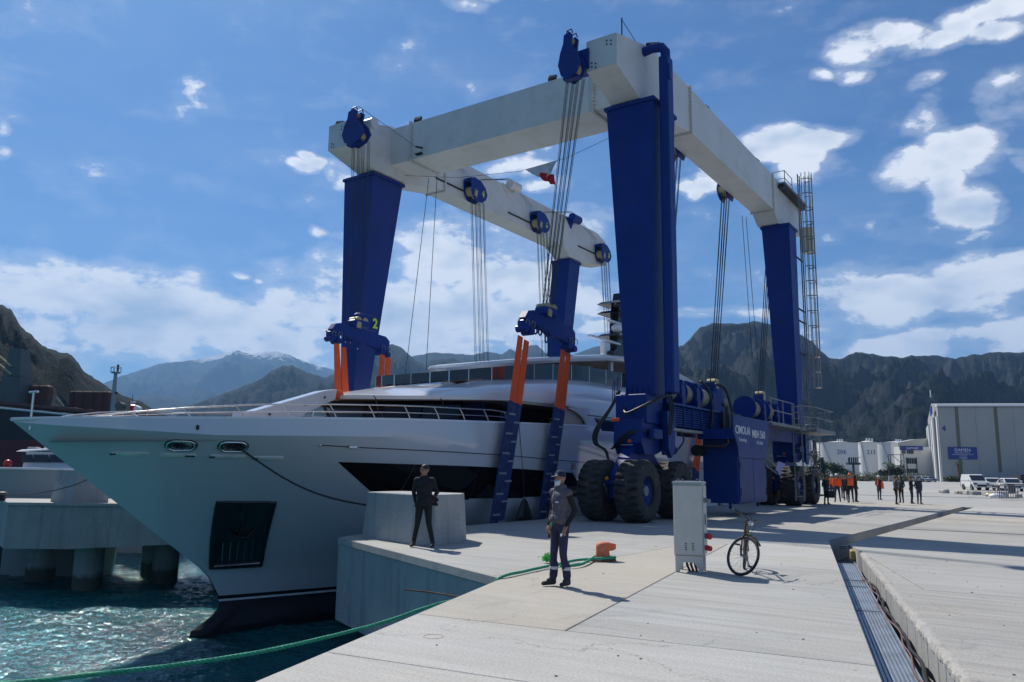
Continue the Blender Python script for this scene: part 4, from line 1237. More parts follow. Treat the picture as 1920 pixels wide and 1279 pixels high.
# --- platform, railings, ladders at the rear right leg
def rail(pts, h=1.1, m=M_steel, n_mid=2, r=.025):
    for i in range(len(pts) - 1):
        p, q = Vector(pts[i]), Vector(pts[i + 1])
        for k in range(1, n_mid + 1):
            z = Vector((0, 0, h * k / n_mid))
            mb = MB(CR); mb.tube([p + z, q + z], r, 6); mb.build('rail', m, crane)
        nn = max(1, int((q - p).length / 1.5))
        for k in range(nn + 1):
            s = p + (q - p) * (k / nn)
            mb = MB(CR); mb.tube([s, s + Vector((0, 0, h))], r, 6); mb.build('rail_post', m, crane)
def ladder(a, b, z0, z1, w=.4, along='b', cage=None, m=M_steel):
    d = Vector((0, 1, 0)) if along == 'b' else Vector((1, 0, 0))
    c = Vector((a, b, 0))
    for s in (-.5, .5):
        p = c + d * w * s
        mb = MB(CR); mb.box((p.x - .03, p.y - .03, z0), (p.x + .03, p.y + .03, z1)); mb.build('ladder_stile', m, crane)
    z = z0 + .2
    while z < z1:
        p, q = c - d * w * .5, c + d * w * .5
        mb = MB(CR); mb.tube([(p.x, p.y, z), (q.x, q.y, z)], .016, 5); mb.build('rung', m, crane)
        z += .3
    if cage:
        n = Vector(cage[2]); R0 = .38
        zc = cage[0]
        while zc <= cage[1]:
            pts = [tuple(c + d * (R0 * math.cos(t)) * 1.0 + n * (R0 + R0 * math.sin(t)) + Vector((0, 0, zc))) for t in [math.pi * (-.12 + 1.24 * k / 10) for k in range(11)]]
            mb = MB(CR); mb.tube(pts, .03, 5); mb.build('cage_hoop', m, crane)
            zc += .9
        for t in [math.pi * (-.12 + 1.24 * k / 6) for k in range(7)]:
            p = c + d * (R0 * math.cos(t)) + n * (R0 + R0 * math.sin(t))
            mb = MB(CR); mb.tube([(p.x, p.y, cage[0]), (p.x, p.y, cage[1])], .024, 5); mb.build('cage_bar', m, crane)
DZP = 4.05
mb = MB(CR); mb.bbox((10.6, -.95, DZP - .14), (17.0, .2, DZP), .01); mb.build('platform', M_steel, crane)
mb = MB(CR); mb.bbox((17.02, -1.4, DZP - .2), (21.3, -.1, DZP), .01); mb.build('platform', M_steel, crane)
rail([(10.7, -.9, DZP), (14.6, -.9, DZP)]); rail([(15.4, -.9, DZP), (17, -1.35, DZP), (21.2, -1.35, DZP), (21.2, .3, DZP)])
ladder(15.0, -.92, .35, DZP + 1.1, .42, 'b', None)
for k in range(4):
    z = 1.9 + .75 * k
    mb = MB(CR); mb.tube([(15.9, -1.1, z), (15.3, -1.45, z), (15.9, -1.75, z)], .02, 5); mb.build('cage_hoop', M_steel, crane)
for b in (-1.1, -1.45, -1.75):
    mb = MB(CR); mb.tube([(15.9 if b != -1.45 else 15.3, b, 1.7), (15.9 if b != -1.45 else 15.3, b, 4.6)], .02, 5); mb.build('cage_bar', M_steel, crane)
ladder(21.3, -.02, DZP, 19.6, .42, 'a', (6.6, 19.6, (0, -1, 0)))
for z in (5.6, 8.5, 10.4, 11.1, 14.2):
    for a in (21.1, 21.5):
        mb = MB(CR); mb.box((a - 1.4, .0, z), (a + .03, .06, z + .08)); mb.build('ladder_bracket', M_dark, crane)
mb = MB(CR); mb.bbox((18.8, .12, 18.32), (23.6, .5, 18.45), .01); mb.build('top_platform', M_steel, crane)
mb = MB(CR); mb.prism([(18.7, 18.1), (23.7, 18.1), (23.7, 18.3), (18.7, 18.3)], .2, .5); mb.build('platform_bearer', M_dark, crane)
rail([(19.8, 1.45, 18.55), (19.8, .4, 18.55), (21.4, .4, 18.55)], h=.95)
# small control cabin plate beside the far beam end
mb = MB(CR); mb.bbox((23.3, -.2, 15.3), (23.9, .5, 16.9), .03); mb.build('beam_end_box', mat('cream_panel', (0.6, 0.56, 0.42), 0.5), crane)
# flags on a line under the front beam
def cloth(name, quad, m, amp=.12, nx=14, ny=6, parent=None, seed=0):
    P = []
    for i in range(nx + 1):
        for j in range(ny + 1):
            u, v = i / nx, j / ny
            p = (Vector(quad[0]) * (1 - u) + Vector(quad[1]) * u) * (1 - v) + (Vector(quad[3]) * (1 - u) + Vector(quad[2]) * u) * v
            p.x += amp * math.sin(u * 9 + seed + v * 2) * v
            p.z += amp * .5 * math.sin(u * 13 + seed) * v
            P.append(tuple(p))
    mb = MB(CR)
    fs = [(i * (ny + 1) + j, (i + 1) * (ny + 1) + j, (i + 1) * (ny + 1) + j + 1, i * (ny + 1) + j + 1) for i in range(nx) for j in range(ny)]
    k = len(P)
    mb.add(P + [(p[0] + .006, p[1], p[2]) for p in P], fs + [tuple(x + k for x in f[::-1]) for f in fs])
    return mb.build(name, m, parent, smooth=180, fix=False)
M_flag = mat('white_blue_flag_cloth', (0.55, 0.57, 0.62), 0.8, tint=(1.6, 0.35))
tag(cloth('flag', [(2, 7.15, 15.1), (2, 5.5, 15.15), (2, 5.75, 14.5), (2, 6.7, 14.7)], M_flag, seed=1), 'white and blue flag crumpled along the line under the front beam', 'flag')
tag(cloth('flag', [(2, 6.6, 14.88), (2, 5.62, 14.55), (2, 5.55, 14.0), (2, 6.3, 14.5)], mat('red_flag_cloth', (0.5, 0.01, 0.02), 0.8), .08, seed=2), 'red flag hanging rolled up below the white flag', 'flag')
mb = MB(CR); mb.tube([(2, 14.4, 16.3), (2, 11, 15.5), (2, 7.5, 15.08), (2, 5, 15.18), (2, 2.0, 15.8)], .01, 4)
tag(mb.build('flag_line', M_wrope), 'thin line strung between the front legs carrying the flags', 'line')
# --- slings
def strap(name, pts, w, m, par, wd=(1, 0, 0), th=.02):
    P = [Vector(p) for p in pts]; wd = Vector(wd)
    rings = []
    for i, p in enumerate(P):
        t = (P[min(i + 1, len(P) - 1)] - P[max(i - 1, 0)]).normalized()
        d = (wd - t * wd.dot(t)).normalized(); n = t.cross(d).normalized()
        ww = w[i] if isinstance(w, list) else w
        rings.append([tuple(p + d * ww / 2 + n * th), tuple(p + n * th * 1.6), tuple(p - d * ww / 2 + n * th), tuple(p - d * ww / 2 - n * th), tuple(p - n * th * .6), tuple(p + d * ww / 2 - n * th)])
    mb = MB(CR); mb.loft(rings); return mb.build(name, m, par, smooth=60)
def sling(label, top, split, bottom, b, gap=.40, w=.35, zo=3.95, zo2=3.9, tapes=True):
    """top (a, z): hook; split a at the orange/navy change; bottom (a, z)"""
    s = thing('lifting_sling', label, 'lifting sling', CR @ Matrix.Translation((top[0], b, top[1] - 2)), 'slings under the yacht')
    for k, sg in enumerate((-1, 1)):
        t = (top[0] + sg * gap / 2, b, top[1] - (.0 if sg < 0 else .1))
        z1 = zo if sg < 0 else zo2
        a1 = split + sg * (w / 2 + .012)
        fm = (top[1] - z1) * .45 + z1
        strap('orange_strap', [t, (t[0] * .5 + a1 * .5, b + .0, (t[2] + z1) / 2), (a1, b, z1)], [w * .8, w * .95, w], M_orange, s)
        a2 = bottom[0] + sg * (w / 2 + .01)
        n = 5
        pts = [(a1 + (a2 - a1) * i / n, b + .35 * 0 , z1 + .05 + (bottom[1] - z1 - .05) * i / n) for i in range(n + 1)]
        pts += [(a2 - .1, b + 1.2, -1.9), (a2 - .1, b + 3.4, -2.9)] if bottom[1] < 0.3 else []
        strap('navy_sleeve', pts, w * 1.08, M_navy, s, th=.032)
        if tapes:
            for i in range(6):
                f = (i + .4 + .35 * k) / 6
                z = z1 - .1 + (bottom[1] - z1) * f; a = a1 + (a2 - a1) * f
                mb = MB(CR); mb.box((a - w * .55, b - .06, z - .03), (a + w * .55, b + .05, z + .03)); mb.build('tape_band', M_tape, s)
    return s
sling('left of the two orange and navy slings at the near side of the yacht', (-3.35, 6.35), -3.82, (-4.85, -.05), 3.62)
sling('right of the two orange and navy near side slings, behind the man in the cap', (-.38, 6.25), -.85, (-1.95, -.05), 3.62)
sling('orange sling at the far bow side, left of the far front leg', (-3.2, 6.85), -2.95, (-2.9, 3.0), 13.0, zo=4.35, zo2=4.8, tapes=False)
sling('orange sling beyond the foredeck, right of the far front leg', (-.3, 6.75), -.42, (-.4, 3.0), 13.1, zo=4.3, zo2=4.2, tapes=False)
sling('orange sling hanging between the near rear wheel and the blue power pack', (13.7, 4.3), 12.85, (12.6, -.2), 3.66, zo=1.85, zo2=1.7, w=.36, tapes=False)
sling('orange sling partly seen right of the blue power pack', (24.6, 4.3), 24.3, (24.0, -.2), 3.66, zo=2.3, zo2=2.2, w=.36, tapes=False)
# ------------------------------------------------------------------ yacht hull form (crane frame: a along, b across, z up)
BC = 8.5
def interp(x, xs, ys):
    return float(np.interp(x, xs, ys))
def stem(z):
    if z > -1.1: return -17.73 + (2.72 - z) * 1.39
    return interp(-z, [1.1, 1.3, 1.6, 1.96, 2.2, 2.4, 2.6, 2.8, 3.0, 3.3], [-12.42, -12.16, -11.95, -11.72, -11.64, -11.75, -12.05, -12.5, -12.6, -12.2])
def sheer(a):
    return interp(a, [-18.2, -17.73, -17, -16, -14, -9, -4, 1.6, 12, 24], [2.70, 2.72, 2.78, 2.82, 2.90, 3.11, 3.29, 3.48, 3.62, 3.62])
def knuckle(a):
    return sheer(a) - interp(a, [-17.8, -17, -14, -9, -4], [.03, .16, .42, .5, .5])
def halfb(a, z):
    zk = knuckle(a)
    ze = min(z, zk)
    t = a - stem(ze)
    if t <= 0: return 0.0
    L = interp(ze, [-3.3, -1.96, 0, 2.7], [13, 15, 14, 10.7])
    p = interp(ze, [-3.3, -1.96, 0, 2.7], [1.6, 1.5, 1.9, 2.4])
    B = interp(ze, [-3.3, -2.6, -1.96, -1, 0, 2.9], [1.2, 3.0, 3.7, 4.15, 4.4, 4.56])
    s = 1 - (1 - min(t / L, 1)) ** p
    h = B * s
    if z > zk: h += (z - zk) * -0.10 * min(s * 3, 1)
    if ze < -2.2 and t < 1.2: h = max(h, 0.22 * math.sin(min(t / 1.2, 1) * math.pi))
    if a > 16: h -= (a - 16) ** 2 * .012
    return h
YM = CR @ Matrix.Translation((-11.6, BC, -3.0))
yacht = thing('motor_yacht', 'long white motor yacht with raked bow, held in slings under the hoist', 'yacht', YM)
M_hull.node_tree.nodes['Principled BSDF'].inputs['Roughness'].default_value = 0.08
SS = [(k / 70) ** 1.7 for k in range(71)]
ZZ = []
def zrow(k, a):
    """row k of the hull at station a"""
    zs, zk = sheer(a), knuckle(a)
    up = [zs, zs - (zs - zk) * .5, zk]
    lo = [zk + (-1.93 - zk) * (i / 16) for i in range(1, 17)]
    bt = [-1.96, -2.06, -2.075, -2.12, -2.135, -2.3, -2.5, -2.65, -2.8, -2.95, -3.1, -3.3]
    return (up + lo + bt)[k]
NR = 31
def hull_pt(k, s, side):
    # iterate because stem depends on z and z on a
    a = -10.0
    for _ in range(6):
        z = zrow(k, a)
        a0 = stem(min(z, knuckle(a)))
        a = a0 + s * (24.0 - a0)
        z = zrow(k, a)
    return (a, BC - side * halfb(a, z), z)
mb = MB(CR)
n = len(SS)
mats_f = []
for side in (1, -1):
    k0 = len(mb.v)
    pts = [hull_pt(k, s, side) for k in range(NR) for s in SS]
    fs = []
    for k in range(NR - 1):
        for i in range(n - 1):
            f = (k * n + i, k * n + i + 1, (k + 1) * n + i + 1, (k + 1) * n + i)
            fs.append(f if side == 1 else f[::-1])
            zc = pts[f[3]][2]
            ac = pts[f[0]][0]
            mi = 0
            if zc < -1.97: mi = 1
            if -2.13 < zc < -2.07: mi = 2
            if zc < -2.13: mi = 3
            if zc < -1.1 and i < 1 and zc > -2.0: mi = 1
            mats_f.append(mi)
    mb.add(pts, fs)
# transom
tr = [hull_pt(k, 1.0, 1) for k in range(NR)] + [hull_pt(k, 1.0, -1) for k in range(NR)][::-1]
mb.add(tr, [tuple(range(len(tr)))]); mats_f.append(0)
hull = mb.build('hull', [M_hull, M_boot2, M_letter, M_boot], yacht, smooth=28, fix=False)
for p, mi in zip(hull.data.polygons, mats_f): p.material_index = mi
bm = bmesh.new(); bm.from_mesh(hull.data); bmesh.ops.remove_doubles(bm, verts=bm.verts, dist=0.002); bmesh.ops.recalc_face_normals(bm, faces=bm.faces); bm.to_mesh(hull.data); bm.free()
hull.data.set_sharp_from_angle(angle=R(28))
def hs(a, z, off=0.012): return (a, BC - halfb(a, z) - off, z)
def patch(name, corners, m, off=.012, nu=24, nv=6, th=.01, parent=None):
    """four corners (a,z) in order TL, TR, BR, BL laid on the hull skin"""
    vs = []
    for i in range(nu + 1):
        for j in range(nv + 1):
            u, v = i / nu, j / nv
            t = [corners[0][q] * (1 - u) + corners[1][q] * u for q in (0, 1)]
            b = [corners[3][q] * (1 - u) + corners[2][q] * u for q in (0, 1)]
            a, z = t[0] * (1 - v) + b[0] * v, t[1] * (1 - v) + b[1] * v
            vs.append(hs(a, z, off))
    k = len(vs)
    fs = [(i * (nv + 1) + j, (i + 1) * (nv + 1) + j, (i + 1) * (nv + 1) + j + 1, i * (nv + 1) + j + 1) for i in range(nu) for j in range(nv)]
    vs2 = [(p[0], p[1] + th, p[2]) for p in vs]
    edge = [i * (nv + 1) for i in range(nu + 1)] + [nu * (nv + 1) + j for j in range(1, nv + 1)] + [i * (nv + 1) + nv for i in range(nu - 1, -1, -1)] + [j for j in range(nv - 1, 0, -1)]
    ef = [(edge[i], edge[(i + 1) % len(edge)], edge[(i + 1) % len(edge)] + k, edge[i] + k) for i in range(len(edge))]
    mb = MB(CR); mb.add(vs + vs2, fs + [tuple(x + k for x in f[::-1]) for f in fs] + ef)
    return mb.build(name, m, parent or yacht, smooth=30)
# long dark hull window in five panes
def zt(a): return interp(a, [-10.7, -4.1, .8], [1.86, 1.78, 1.62])
aa = [-8.2, -5.4, -2.6, .75]
def wl(z): return -10.7 + (1.86 - z) / (1.86 - .80) * 1.95
patch('hull_window', [(-10.7, 1.86), (aa[0], zt(aa[0])), (aa[0], .80), (-8.75, .80)], M_glass)
for i in range(3):
    patch('hull_window', [(aa[i] + .015, zt(aa[i])), (aa[i + 1], zt(aa[i + 1])), (aa[i + 1], .72), (aa[i] + .015, .76)], M_glass, nu=12)
patch('hull_window', [(.765, zt(.76)), (.80, zt(.8)), (1.95, .68), (.765, .70)], M_glass, nu=12)
# rub groove with turnbuckle, small ports
pts = [hs(a, interp(a, [-11.5, -10.4, -4, 2.7, 16], [2.30, 2.27, 2.2, 2.0, 1.9]), .012) for a in np.linspace(-11.5, 16, 60)]
mb = MB(CR); mb.tube(pts, .013, 5); mb.build('rub_cord', M_dark, yacht)
mb = MB(CR); q = hs(-10.5, 2.275, .02); mb.bbox((-10.7, q[1] - .02, 2.235), (-10.28, q[1] + .05, 2.315), .01); mb.build('turnbuckle', M_rail, yacht)
mb = MB(CR); q = hs(-11.5, 2.3, .02); mb.ell(q, .045); mb.build('cord_eye', M_rail, yacht)
mb = MB(CR); q = hs(-14.42, 2.66, .012); mb.ell(q, (.05, .03, .07), 8, 6); mb.build('deck_drain', M_dark, yacht)
o = mb = MB(CR); mb.cyl((.78, hs(.78, 1.86)[1] + .02, 1.86), (.78, hs(.78, 1.86)[1] - .03, 1.86), .17, n=18); v = mb.build('vent', M_rail, yacht, smooth=40)
for k in range(5):
    mb = MB(CR); w = math.sqrt(max(.0, .15 ** 2 - (-.11 + k * .055) ** 2)); mb.box((.78 - w, hs(.78, 1.86)[1] - .045, 1.735 + k * .055), (.78 + w, hs(.78, 1.86)[1] - .03, 1.765 + k * .055)); mb.build('louvre', M_dark, v)
# oval fairleads and slots
M_scup = mat('bright_trim', (0.85, 0.83, 0.78), 0.3, 0.25, tint=(3, .15))
def skin_frame(a, z):
    p = Vector(hs(a, z, 0)); u = (Vector(hs(a + .1, z, 0)) - p).normalized(); v = (Vector(hs(a, z + .1, 0)) - p).normalized()
    nrm = u.cross(v); 
    if nrm.y > 0: nrm = -nrm
    w = nrm.cross(u) 
    if w.z < 0: w = -w
    return Matrix(((u.x, w.x, nrm.x, p.x), (u.y, w.y, nrm.y, p.y), (u.z, w.z, nrm.z, p.z), (0, 0, 0, 1)))
def stad(L, H, k=9, off=0.0):
    """stadium outline"""
    r = H / 2; s = L / 2 - r
    pts = [(s + r * math.cos(t), r * math.sin(t), off) for t in np.linspace(-math.pi / 2, math.pi / 2, k)]
    pts += [(-s + r * math.cos(t), r * math.sin(t), off) for t in np.linspace(math.pi / 2, 3 * math.pi / 2, k)]
    return pts
for a in (-14.55, -13.49):
    F = skin_frame(a, 2.21)
    mb = MB(CR); mb.tube([F @ Vector(p) for p in stad(.66, .36, off=.02)], .035, 8, closed=True); o = mb.build('fairlead', M_chrome, yacht, smooth=180)
    mb = MB(CR); mb.loft([[tuple(F @ Vector(p)) for p in stad(.64, .34, off=.004)], [tuple(F @ Vector(p)) for p in stad(.52, .26, off=.012)]]); mb.build('fairlead_plate', M_scup, o, smooth=30)
    mb = MB(CR); mb.loft([[tuple(F @ Vector(p)) for p in stad(.80, .48, off=-.01)], [tuple(F @ Vector(p)) for p in stad(.76, .44, off=.012)]]); mb.build('fairlead_gasket', M_boot2, o)
    for x in (-.12, .0):
        mb = MB(CR); mb.box((x - .02, -.09, .015), (x + .03, .1, .03), F); mb.box((x + .06, -.09, .015), (x + .075, .1, .03), F); mb.build('roller', M_dark, o)
for a0, a1, z, dk in ((-15.72, -15.02, 1.99, 0), (-14.82, -14.1, 1.97, 1), (-13.82, -13.06, 1.96, 0), (-12.88, -12.16, 1.94, 0)):
    F = skin_frame((a0 + a1) / 2, z); L = (Vector(hs(a1, z)) - Vector(hs(a0, z))).length
    mb = MB(CR); mb.loft([[tuple(F @ Vector(p)) for p in stad(L, .125, off=-.005)], [tuple(F @ Vector(p)) for p in stad(L, .125, off=.03)], [tuple(F @ Vector(p)) for p in stad(L - .03, .095, off=.036)]]); o = mb.build('scupper', M_scup, yacht, smooth=30)
    mb = MB(CR); x = L * (.28 if dk else -.43); mb.box((x - .08, -.03, .034), (x + (.16 if dk else .06), .025, .042), F); mb.build('scupper_slot', M_dark, o)
# anchor pocket: dark frame, polished inner plates
cor = [(-12.92, .75), (-11.55, .73), (-10.77 - .05, -1.15), (-12.12, -1.15)]
def pocket_pt(u, v, off): 
    t = [cor[0][q] * (1 - u) + cor[1][q] * u for q in (0, 1)]; b = [cor[3][q] * (1 - u) + cor[2][q] * u for q in (0, 1)]
    return hs(t[0] * (1 - v) + b[0] * v, t[1] * (1 - v) + b[1] * v, off)
M_pocket = mat('pocket_polished_plate', (0.22, 0.25, 0.24), 0.05, 1.0, bump=(1.6, .35, .08))
M_pframe = mat('pocket_frame', (0.008, 0.02, 0.018), 0.15)
loop = [(u, 0) for u in np.linspace(0, 1, 8)[:-1]] + [(1, v) for v in np.linspace(0, 1, 10)[:-1]] + [(u, 1) for u in np.linspace(1, 0, 8)[:-1]] + [(0, v) for v in np.linspace(1, 0, 10)[:-1]]
mb = MB(CR); mb.tube([pocket_pt(u, v, .01) for u, v in loop], .05, 6, closed=True); pf = mb.build('anchor_pocket', M_pframe, yacht)
mb = MB(CR)
vs = [pocket_pt(i / 10, j / 10, .014) for i in range(11) for j in range(11)]
mb.add(vs, [(i * 11 + j, (i + 1) * 11 + j, (i + 1) * 11 + j + 1, i * 11 + j + 1) for i in range(10) for j in range(10)]); mb.build('pocket_plate', M_pocket, pf, smooth=180, fix=False)
mb = MB(CR); mb.tube([pocket_pt(.06, .975, .06), pocket_pt(.94, .955, .06)], .022, 6); mb.build('pocket_sill', M_rail, pf)
for k in range(5):  # thin rods put in for the reflection of bars in the polished plate
    mb = MB(CR); mb.tube([pocket_pt(.2 + .14 * k, .62, .05), pocket_pt(.2 + .14 * k, .9, .05)], .008, 5); mb.build('mirrored_bar', M_rail, pf)
mb = MB(CR); mb.tube([pocket_pt(.45, .06, .04), pocket_pt(.50, .3, .10), pocket_pt(.47, .5, .10)], [.03, .05, .06], 8); mb.build('anchor_shank', M_boot2, pf, smooth=60)
mb = MB(CR); mb.tube([pocket_pt(.22, .34, .05), pocket_pt(.34, .52, .12), pocket_pt(.6, .54, .12), pocket_pt(.78, .36, .05)], [.02, .06, .06, .02], 8); mb.build('anchor_fluke', M_boot2, pf, smooth=60)
# bulwark cap, deck
for side in (1, -1):
    pts = [(a, BC - side * max(halfb(a, sheer(a)) - .05, 0.0), sheer(a) + .01) for a in np.linspace(-17.7, 23.9, 80)]
    mb = MB(CR); mb.tube(pts, .05, 6); mb.build('bulwark_cap', M_hullw, yacht, smooth=60)
st = list(np.linspace(-16.9, 23.9, 60))
mb = MB(CR)
vs = []
for a in st:
    h = max(halfb(a, sheer(a)) - .08, .05)
    vs += [(a, BC - h, sheer(a) - .55), (a, BC + h, sheer(a) - .55)]
mb.add(vs, [(2 * i, 2 * i + 2, 2 * i + 3, 2 * i + 1) for i in range(len(st) - 1)]); mb.build('deck', M_teak, yacht, fix=False)
# flagstaff
mb = MB(CR); mb.tube([(-17.35, 8.35, 2.5), (-17.35, 8.35, 3.38)], .028, 8); mb.tube([(-17.35, 8.55, 3.4), (-17.35, 8.15, 3.4)], .03, 6); mb.build('flagstaff', M_rail, yacht)
# pulpit rails, both sides, curved posts
def railz(a): return interp(a, [-16.6, -15.6, -14.5, -13, -11, -8, -4.3, -3.3, -2.95], [.0, .14, .26, .36, .40, .42, .42, .36, .02])
for side in (1, -1):
    A_s = np.linspace(-16.6, -2.95, 60)
    def rp(a, f, lean=.14): return (a, BC - side * (halfb(a, sheer(a)) - .12 - lean * f), sheer(a) + railz(a) * f + .02)
    for f in (1.0, .5):
        mb = MB(CR); mb.tube([rp(a, f) for a in A_s], .021 if f == 1 else .013, 7); mb.build('rail', M_rail, yacht, smooth=60)
    for a in (-15.6, -14.6, -13.5, -12.4, -11.2, -10.0, -8.7, -7.4, -6.1, -4.8, -3.6):
        mb = MB(CR); mb.tube([rp(a + .12, 0), rp(a + .06, .5, .1), rp(a, 1)], .017, 6); mb.build('rail_post', M_rail, yacht, smooth=60)
for a0, a1 in ((-10.3, -6.9),):
    mb = MB(CR)
    mb.tube([(a0, 6.8, 2.6), (a0 + .2, 6.7, 3.35), (a1 - .5, 6.5, 3.5), (a1, 6.6, 2.8)], .018, 6); mb.tube([(a0 + .6, 6.8, 2.6), (a0 + .7, 6.75, 3.2), (a1 - .8, 6.5, 3.3)], .014, 6); mb.build('rail', M_rail, yacht, smooth=60)
# folded foredeck boom
mb = MB(CR); mb.prism([(-11.5, 3.05), (-11.45, 3.3), (-11.2, 3.32), (-8.3, 4.22), (-7.75, 4.32), (-7.8, 3.98), (-8.9, 3.5), (-9.6, 3.1), (-9.8, 2.9)], 8.25, 8.75); bo = mb.build('deck_boom', M_hullw, yacht)
mb = MB(CR); mb.bbox((-7.78, 8.3, 4.0), (-7.35, 8.7, 4.33), .05); mb.build('boom_tip', M_orange, bo)
mb = MB(CR); mb.tube([(-8.2, 8.5, 3.9), (-7.6, 8.5, 3.1), (-7.6, 8.5, 2.7)], .05, 6); mb.build('boom_strut', M_dark, bo)
for a, z in ((-10.5, 3.3), (-9.1, 3.7), (-8.3, 4.0)):
    mb = MB(CR); mb.cyl((a, 8.24, z), (a, 8.2, z), .035, n=8); mb.build('boom_pin', M_dark, bo)
mb = MB(CR); mb.bbox((-10.0, 8.0, 2.6), (-9.4, 9.0, 3.15), .1); mb.build('windlass', M_rail, yacht, smooth=30)
# --- main deck house: black wall and panes behind the side deck
def both(path): return [(a, b, ) for a, b in path] + [(a, 2 * BC - b) for a, b in path[::-1] if abs(b - BC) > .01]
wall = both([(-6.95, 8.5), (-6.75, 7.2), (-6.0, 6.2), (-4.6, 5.6), (-2, 5.4), (2.3, 5.3), (9, 5.3), (18, 5.3)][::-1])
wall = [(a, b) for a, b in wall]
mb = MB(CR); mb.loft([[(a, b, 2.5) for a, b in wall], [(a + .25 if a < 0 else a, b, 4.25) for a, b in wall]]); mb.build('deckhouse_wall', M_boot2, yacht, smooth=20)
near = [(-6.9, 8.0), (-6.7, 7.15), (-5.95, 6.15), (-4.55, 5.56), (-3.2, 5.45), (-2, 5.35), (-.6, 5.33), (.8, 5.3), (2.2, 5.26)]
for i in range(len(near) - 1):
    (a0, b0), (a1, b1) = near[i], near[i + 1]
    d = Vector((a1 - a0, b1 - b0, 0)); d.normalize(); k = .03
    mb = MB(CR); mb.hexa([(a0 + d.x * k, b0 + d.y * k - .03, 2.95), (a1 - d.x * k, b1 - d.y * k - .03, 2.95), (a1 - d.x * k, b1 - d.y * k, 2.95), (a0 + d.x * k, b0 + d.y * k, 2.95),
                          (a0 + d.x * k + .2, b0 + d.y * k - .03, 4.08), (a1 - d.x * k + (.2 if a1 < -3 else .1), b1 - d.y * k - .03, 4.08), (a1 - d.x * k + (.2 if a1 < -3 else .1), b1 - d.y * k, 4.08), (a0 + d.x * k + .2, b0 + d.y * k, 4.08)])
    mb.build('window', M_glass, yacht)
for a in (-8.0, -6.2, -3.9):
    mb = MB(CR); mb.tube([(a, 5.0 if a > -7 else 6.3, 4.0), (a + .1, 5.0 if a > -7 else 6.3, 3.93), (a + .5, 5.1 if a > -7 else 6.4, 3.1)], .02, 5); mb.build('wiper', M_dark, yacht)
text('3', .5, CR @ Matrix.Translation((1.1, 5.2, 3.45)) @ Matrix.Rotation(math.pi / 2, 4, 'X') @ Matrix.Scale(-1, 4, (1, 0, 0)), M_yellow, 'number', yacht, .004)  # reversed digit laid on the window as a painted reflection of a hoist number
# --- brow: upper deck overhang that sweeps into the side
lip = [(-7.55, 8.5, 4.02), (-7.5, 7.7, 4.0), (-7.3, 7.0, 3.98), (-6.8, 6.25, 3.98), (-6.0, 5.5, 4.01), (-4.9, 4.9, 4.06), (-3.8, 4.55, 4.12), (-2.4, 4.3, 4.18), (-1, 4.15, 4.2), (.5, 4.07, 4.2), (1.8, 4.03, 4.15), (3.2, 4.01, 4.1), (5, 4.0, 4.1), (8, 4.0, 4.1), (12, 4.0, 4.1), (17, 4.1, 4.1)]
def topz(a): return interp(a, [-5, -4.35, -2.4, -.5, 1.5, 3.4, 7.4, 16], [4.72, 4.85, 5.05, 5.21, 5.4, 5.54, 5.62, 5.7])
def ring(kind):
    out = []
    for i, (a, b, z) in enumerate(lip):
        f = interp(a, [-7.5, -4, 0, 4], [2.9, 1.5, 1.15, 1.0])
        # inward direction towards the centre line / aft
        inx = interp(a, [-7.55, -7, -5, -2, 0], [1.0, .95, .55, .2, .0]); iny = 1 - inx * .6 if b < 8.4 else 0
        if kind == 0: p = (a + inx * .25, b + iny * .25 , z - .02)
        elif kind == 1: p = (a, b, z)
        elif kind == 2: p = (a - .01, b - .01, z + .12)
        elif kind == 3: p = (a + inx * .3 * f, b + iny * .12 * f, z + .16 + (topz(a) - z) * .28)
        elif kind == 4: p = (a + inx * .62 * f, b + iny * .45 * f, z + (topz(a) - z) * .74)
        elif kind == 5: p = (a + inx * 1.0 * f, b + iny * .95 * f, topz(max(a, -4.9)))
        elif kind == 6: p = (a + inx * 1.4 * f, b + iny * 1.5 * f, topz(max(a, -4.9)) + .05)
        else: p = (max(a + inx * 2.0 * f, -2), BC - .01, topz(max(a, -4.0)) + .12)
        if p[1] > BC: p = (p[0], BC, p[2])
        out.append(p)
    return out
rings = [ring(k) for k in (0, 1, 2, 3, 4, 5, 6, 7)]
for side in (1, -1):
    rr = [[(p[0], p[1] if side == 1 else 2 * BC - p[1], p[2]) for p in r] for r in rings]
    mb = MB(CR); mb.loft(rr, caps=False, closed=False); mb.build('upper_deck_brow', M_hullw, yacht, smooth=40)
und = [(p[0], p[1]) for p in rings[0]]
und = und[::-1] + [(a, 2 * BC - b) for a, b in und if abs(b - BC) > .01]
mb = MB(CR); mb.loft([[(a, b, 4.13) for a, b in und], [(a, b, 4.2) for a, b in und]]); mb.build('soffit', M_hullw, yacht)
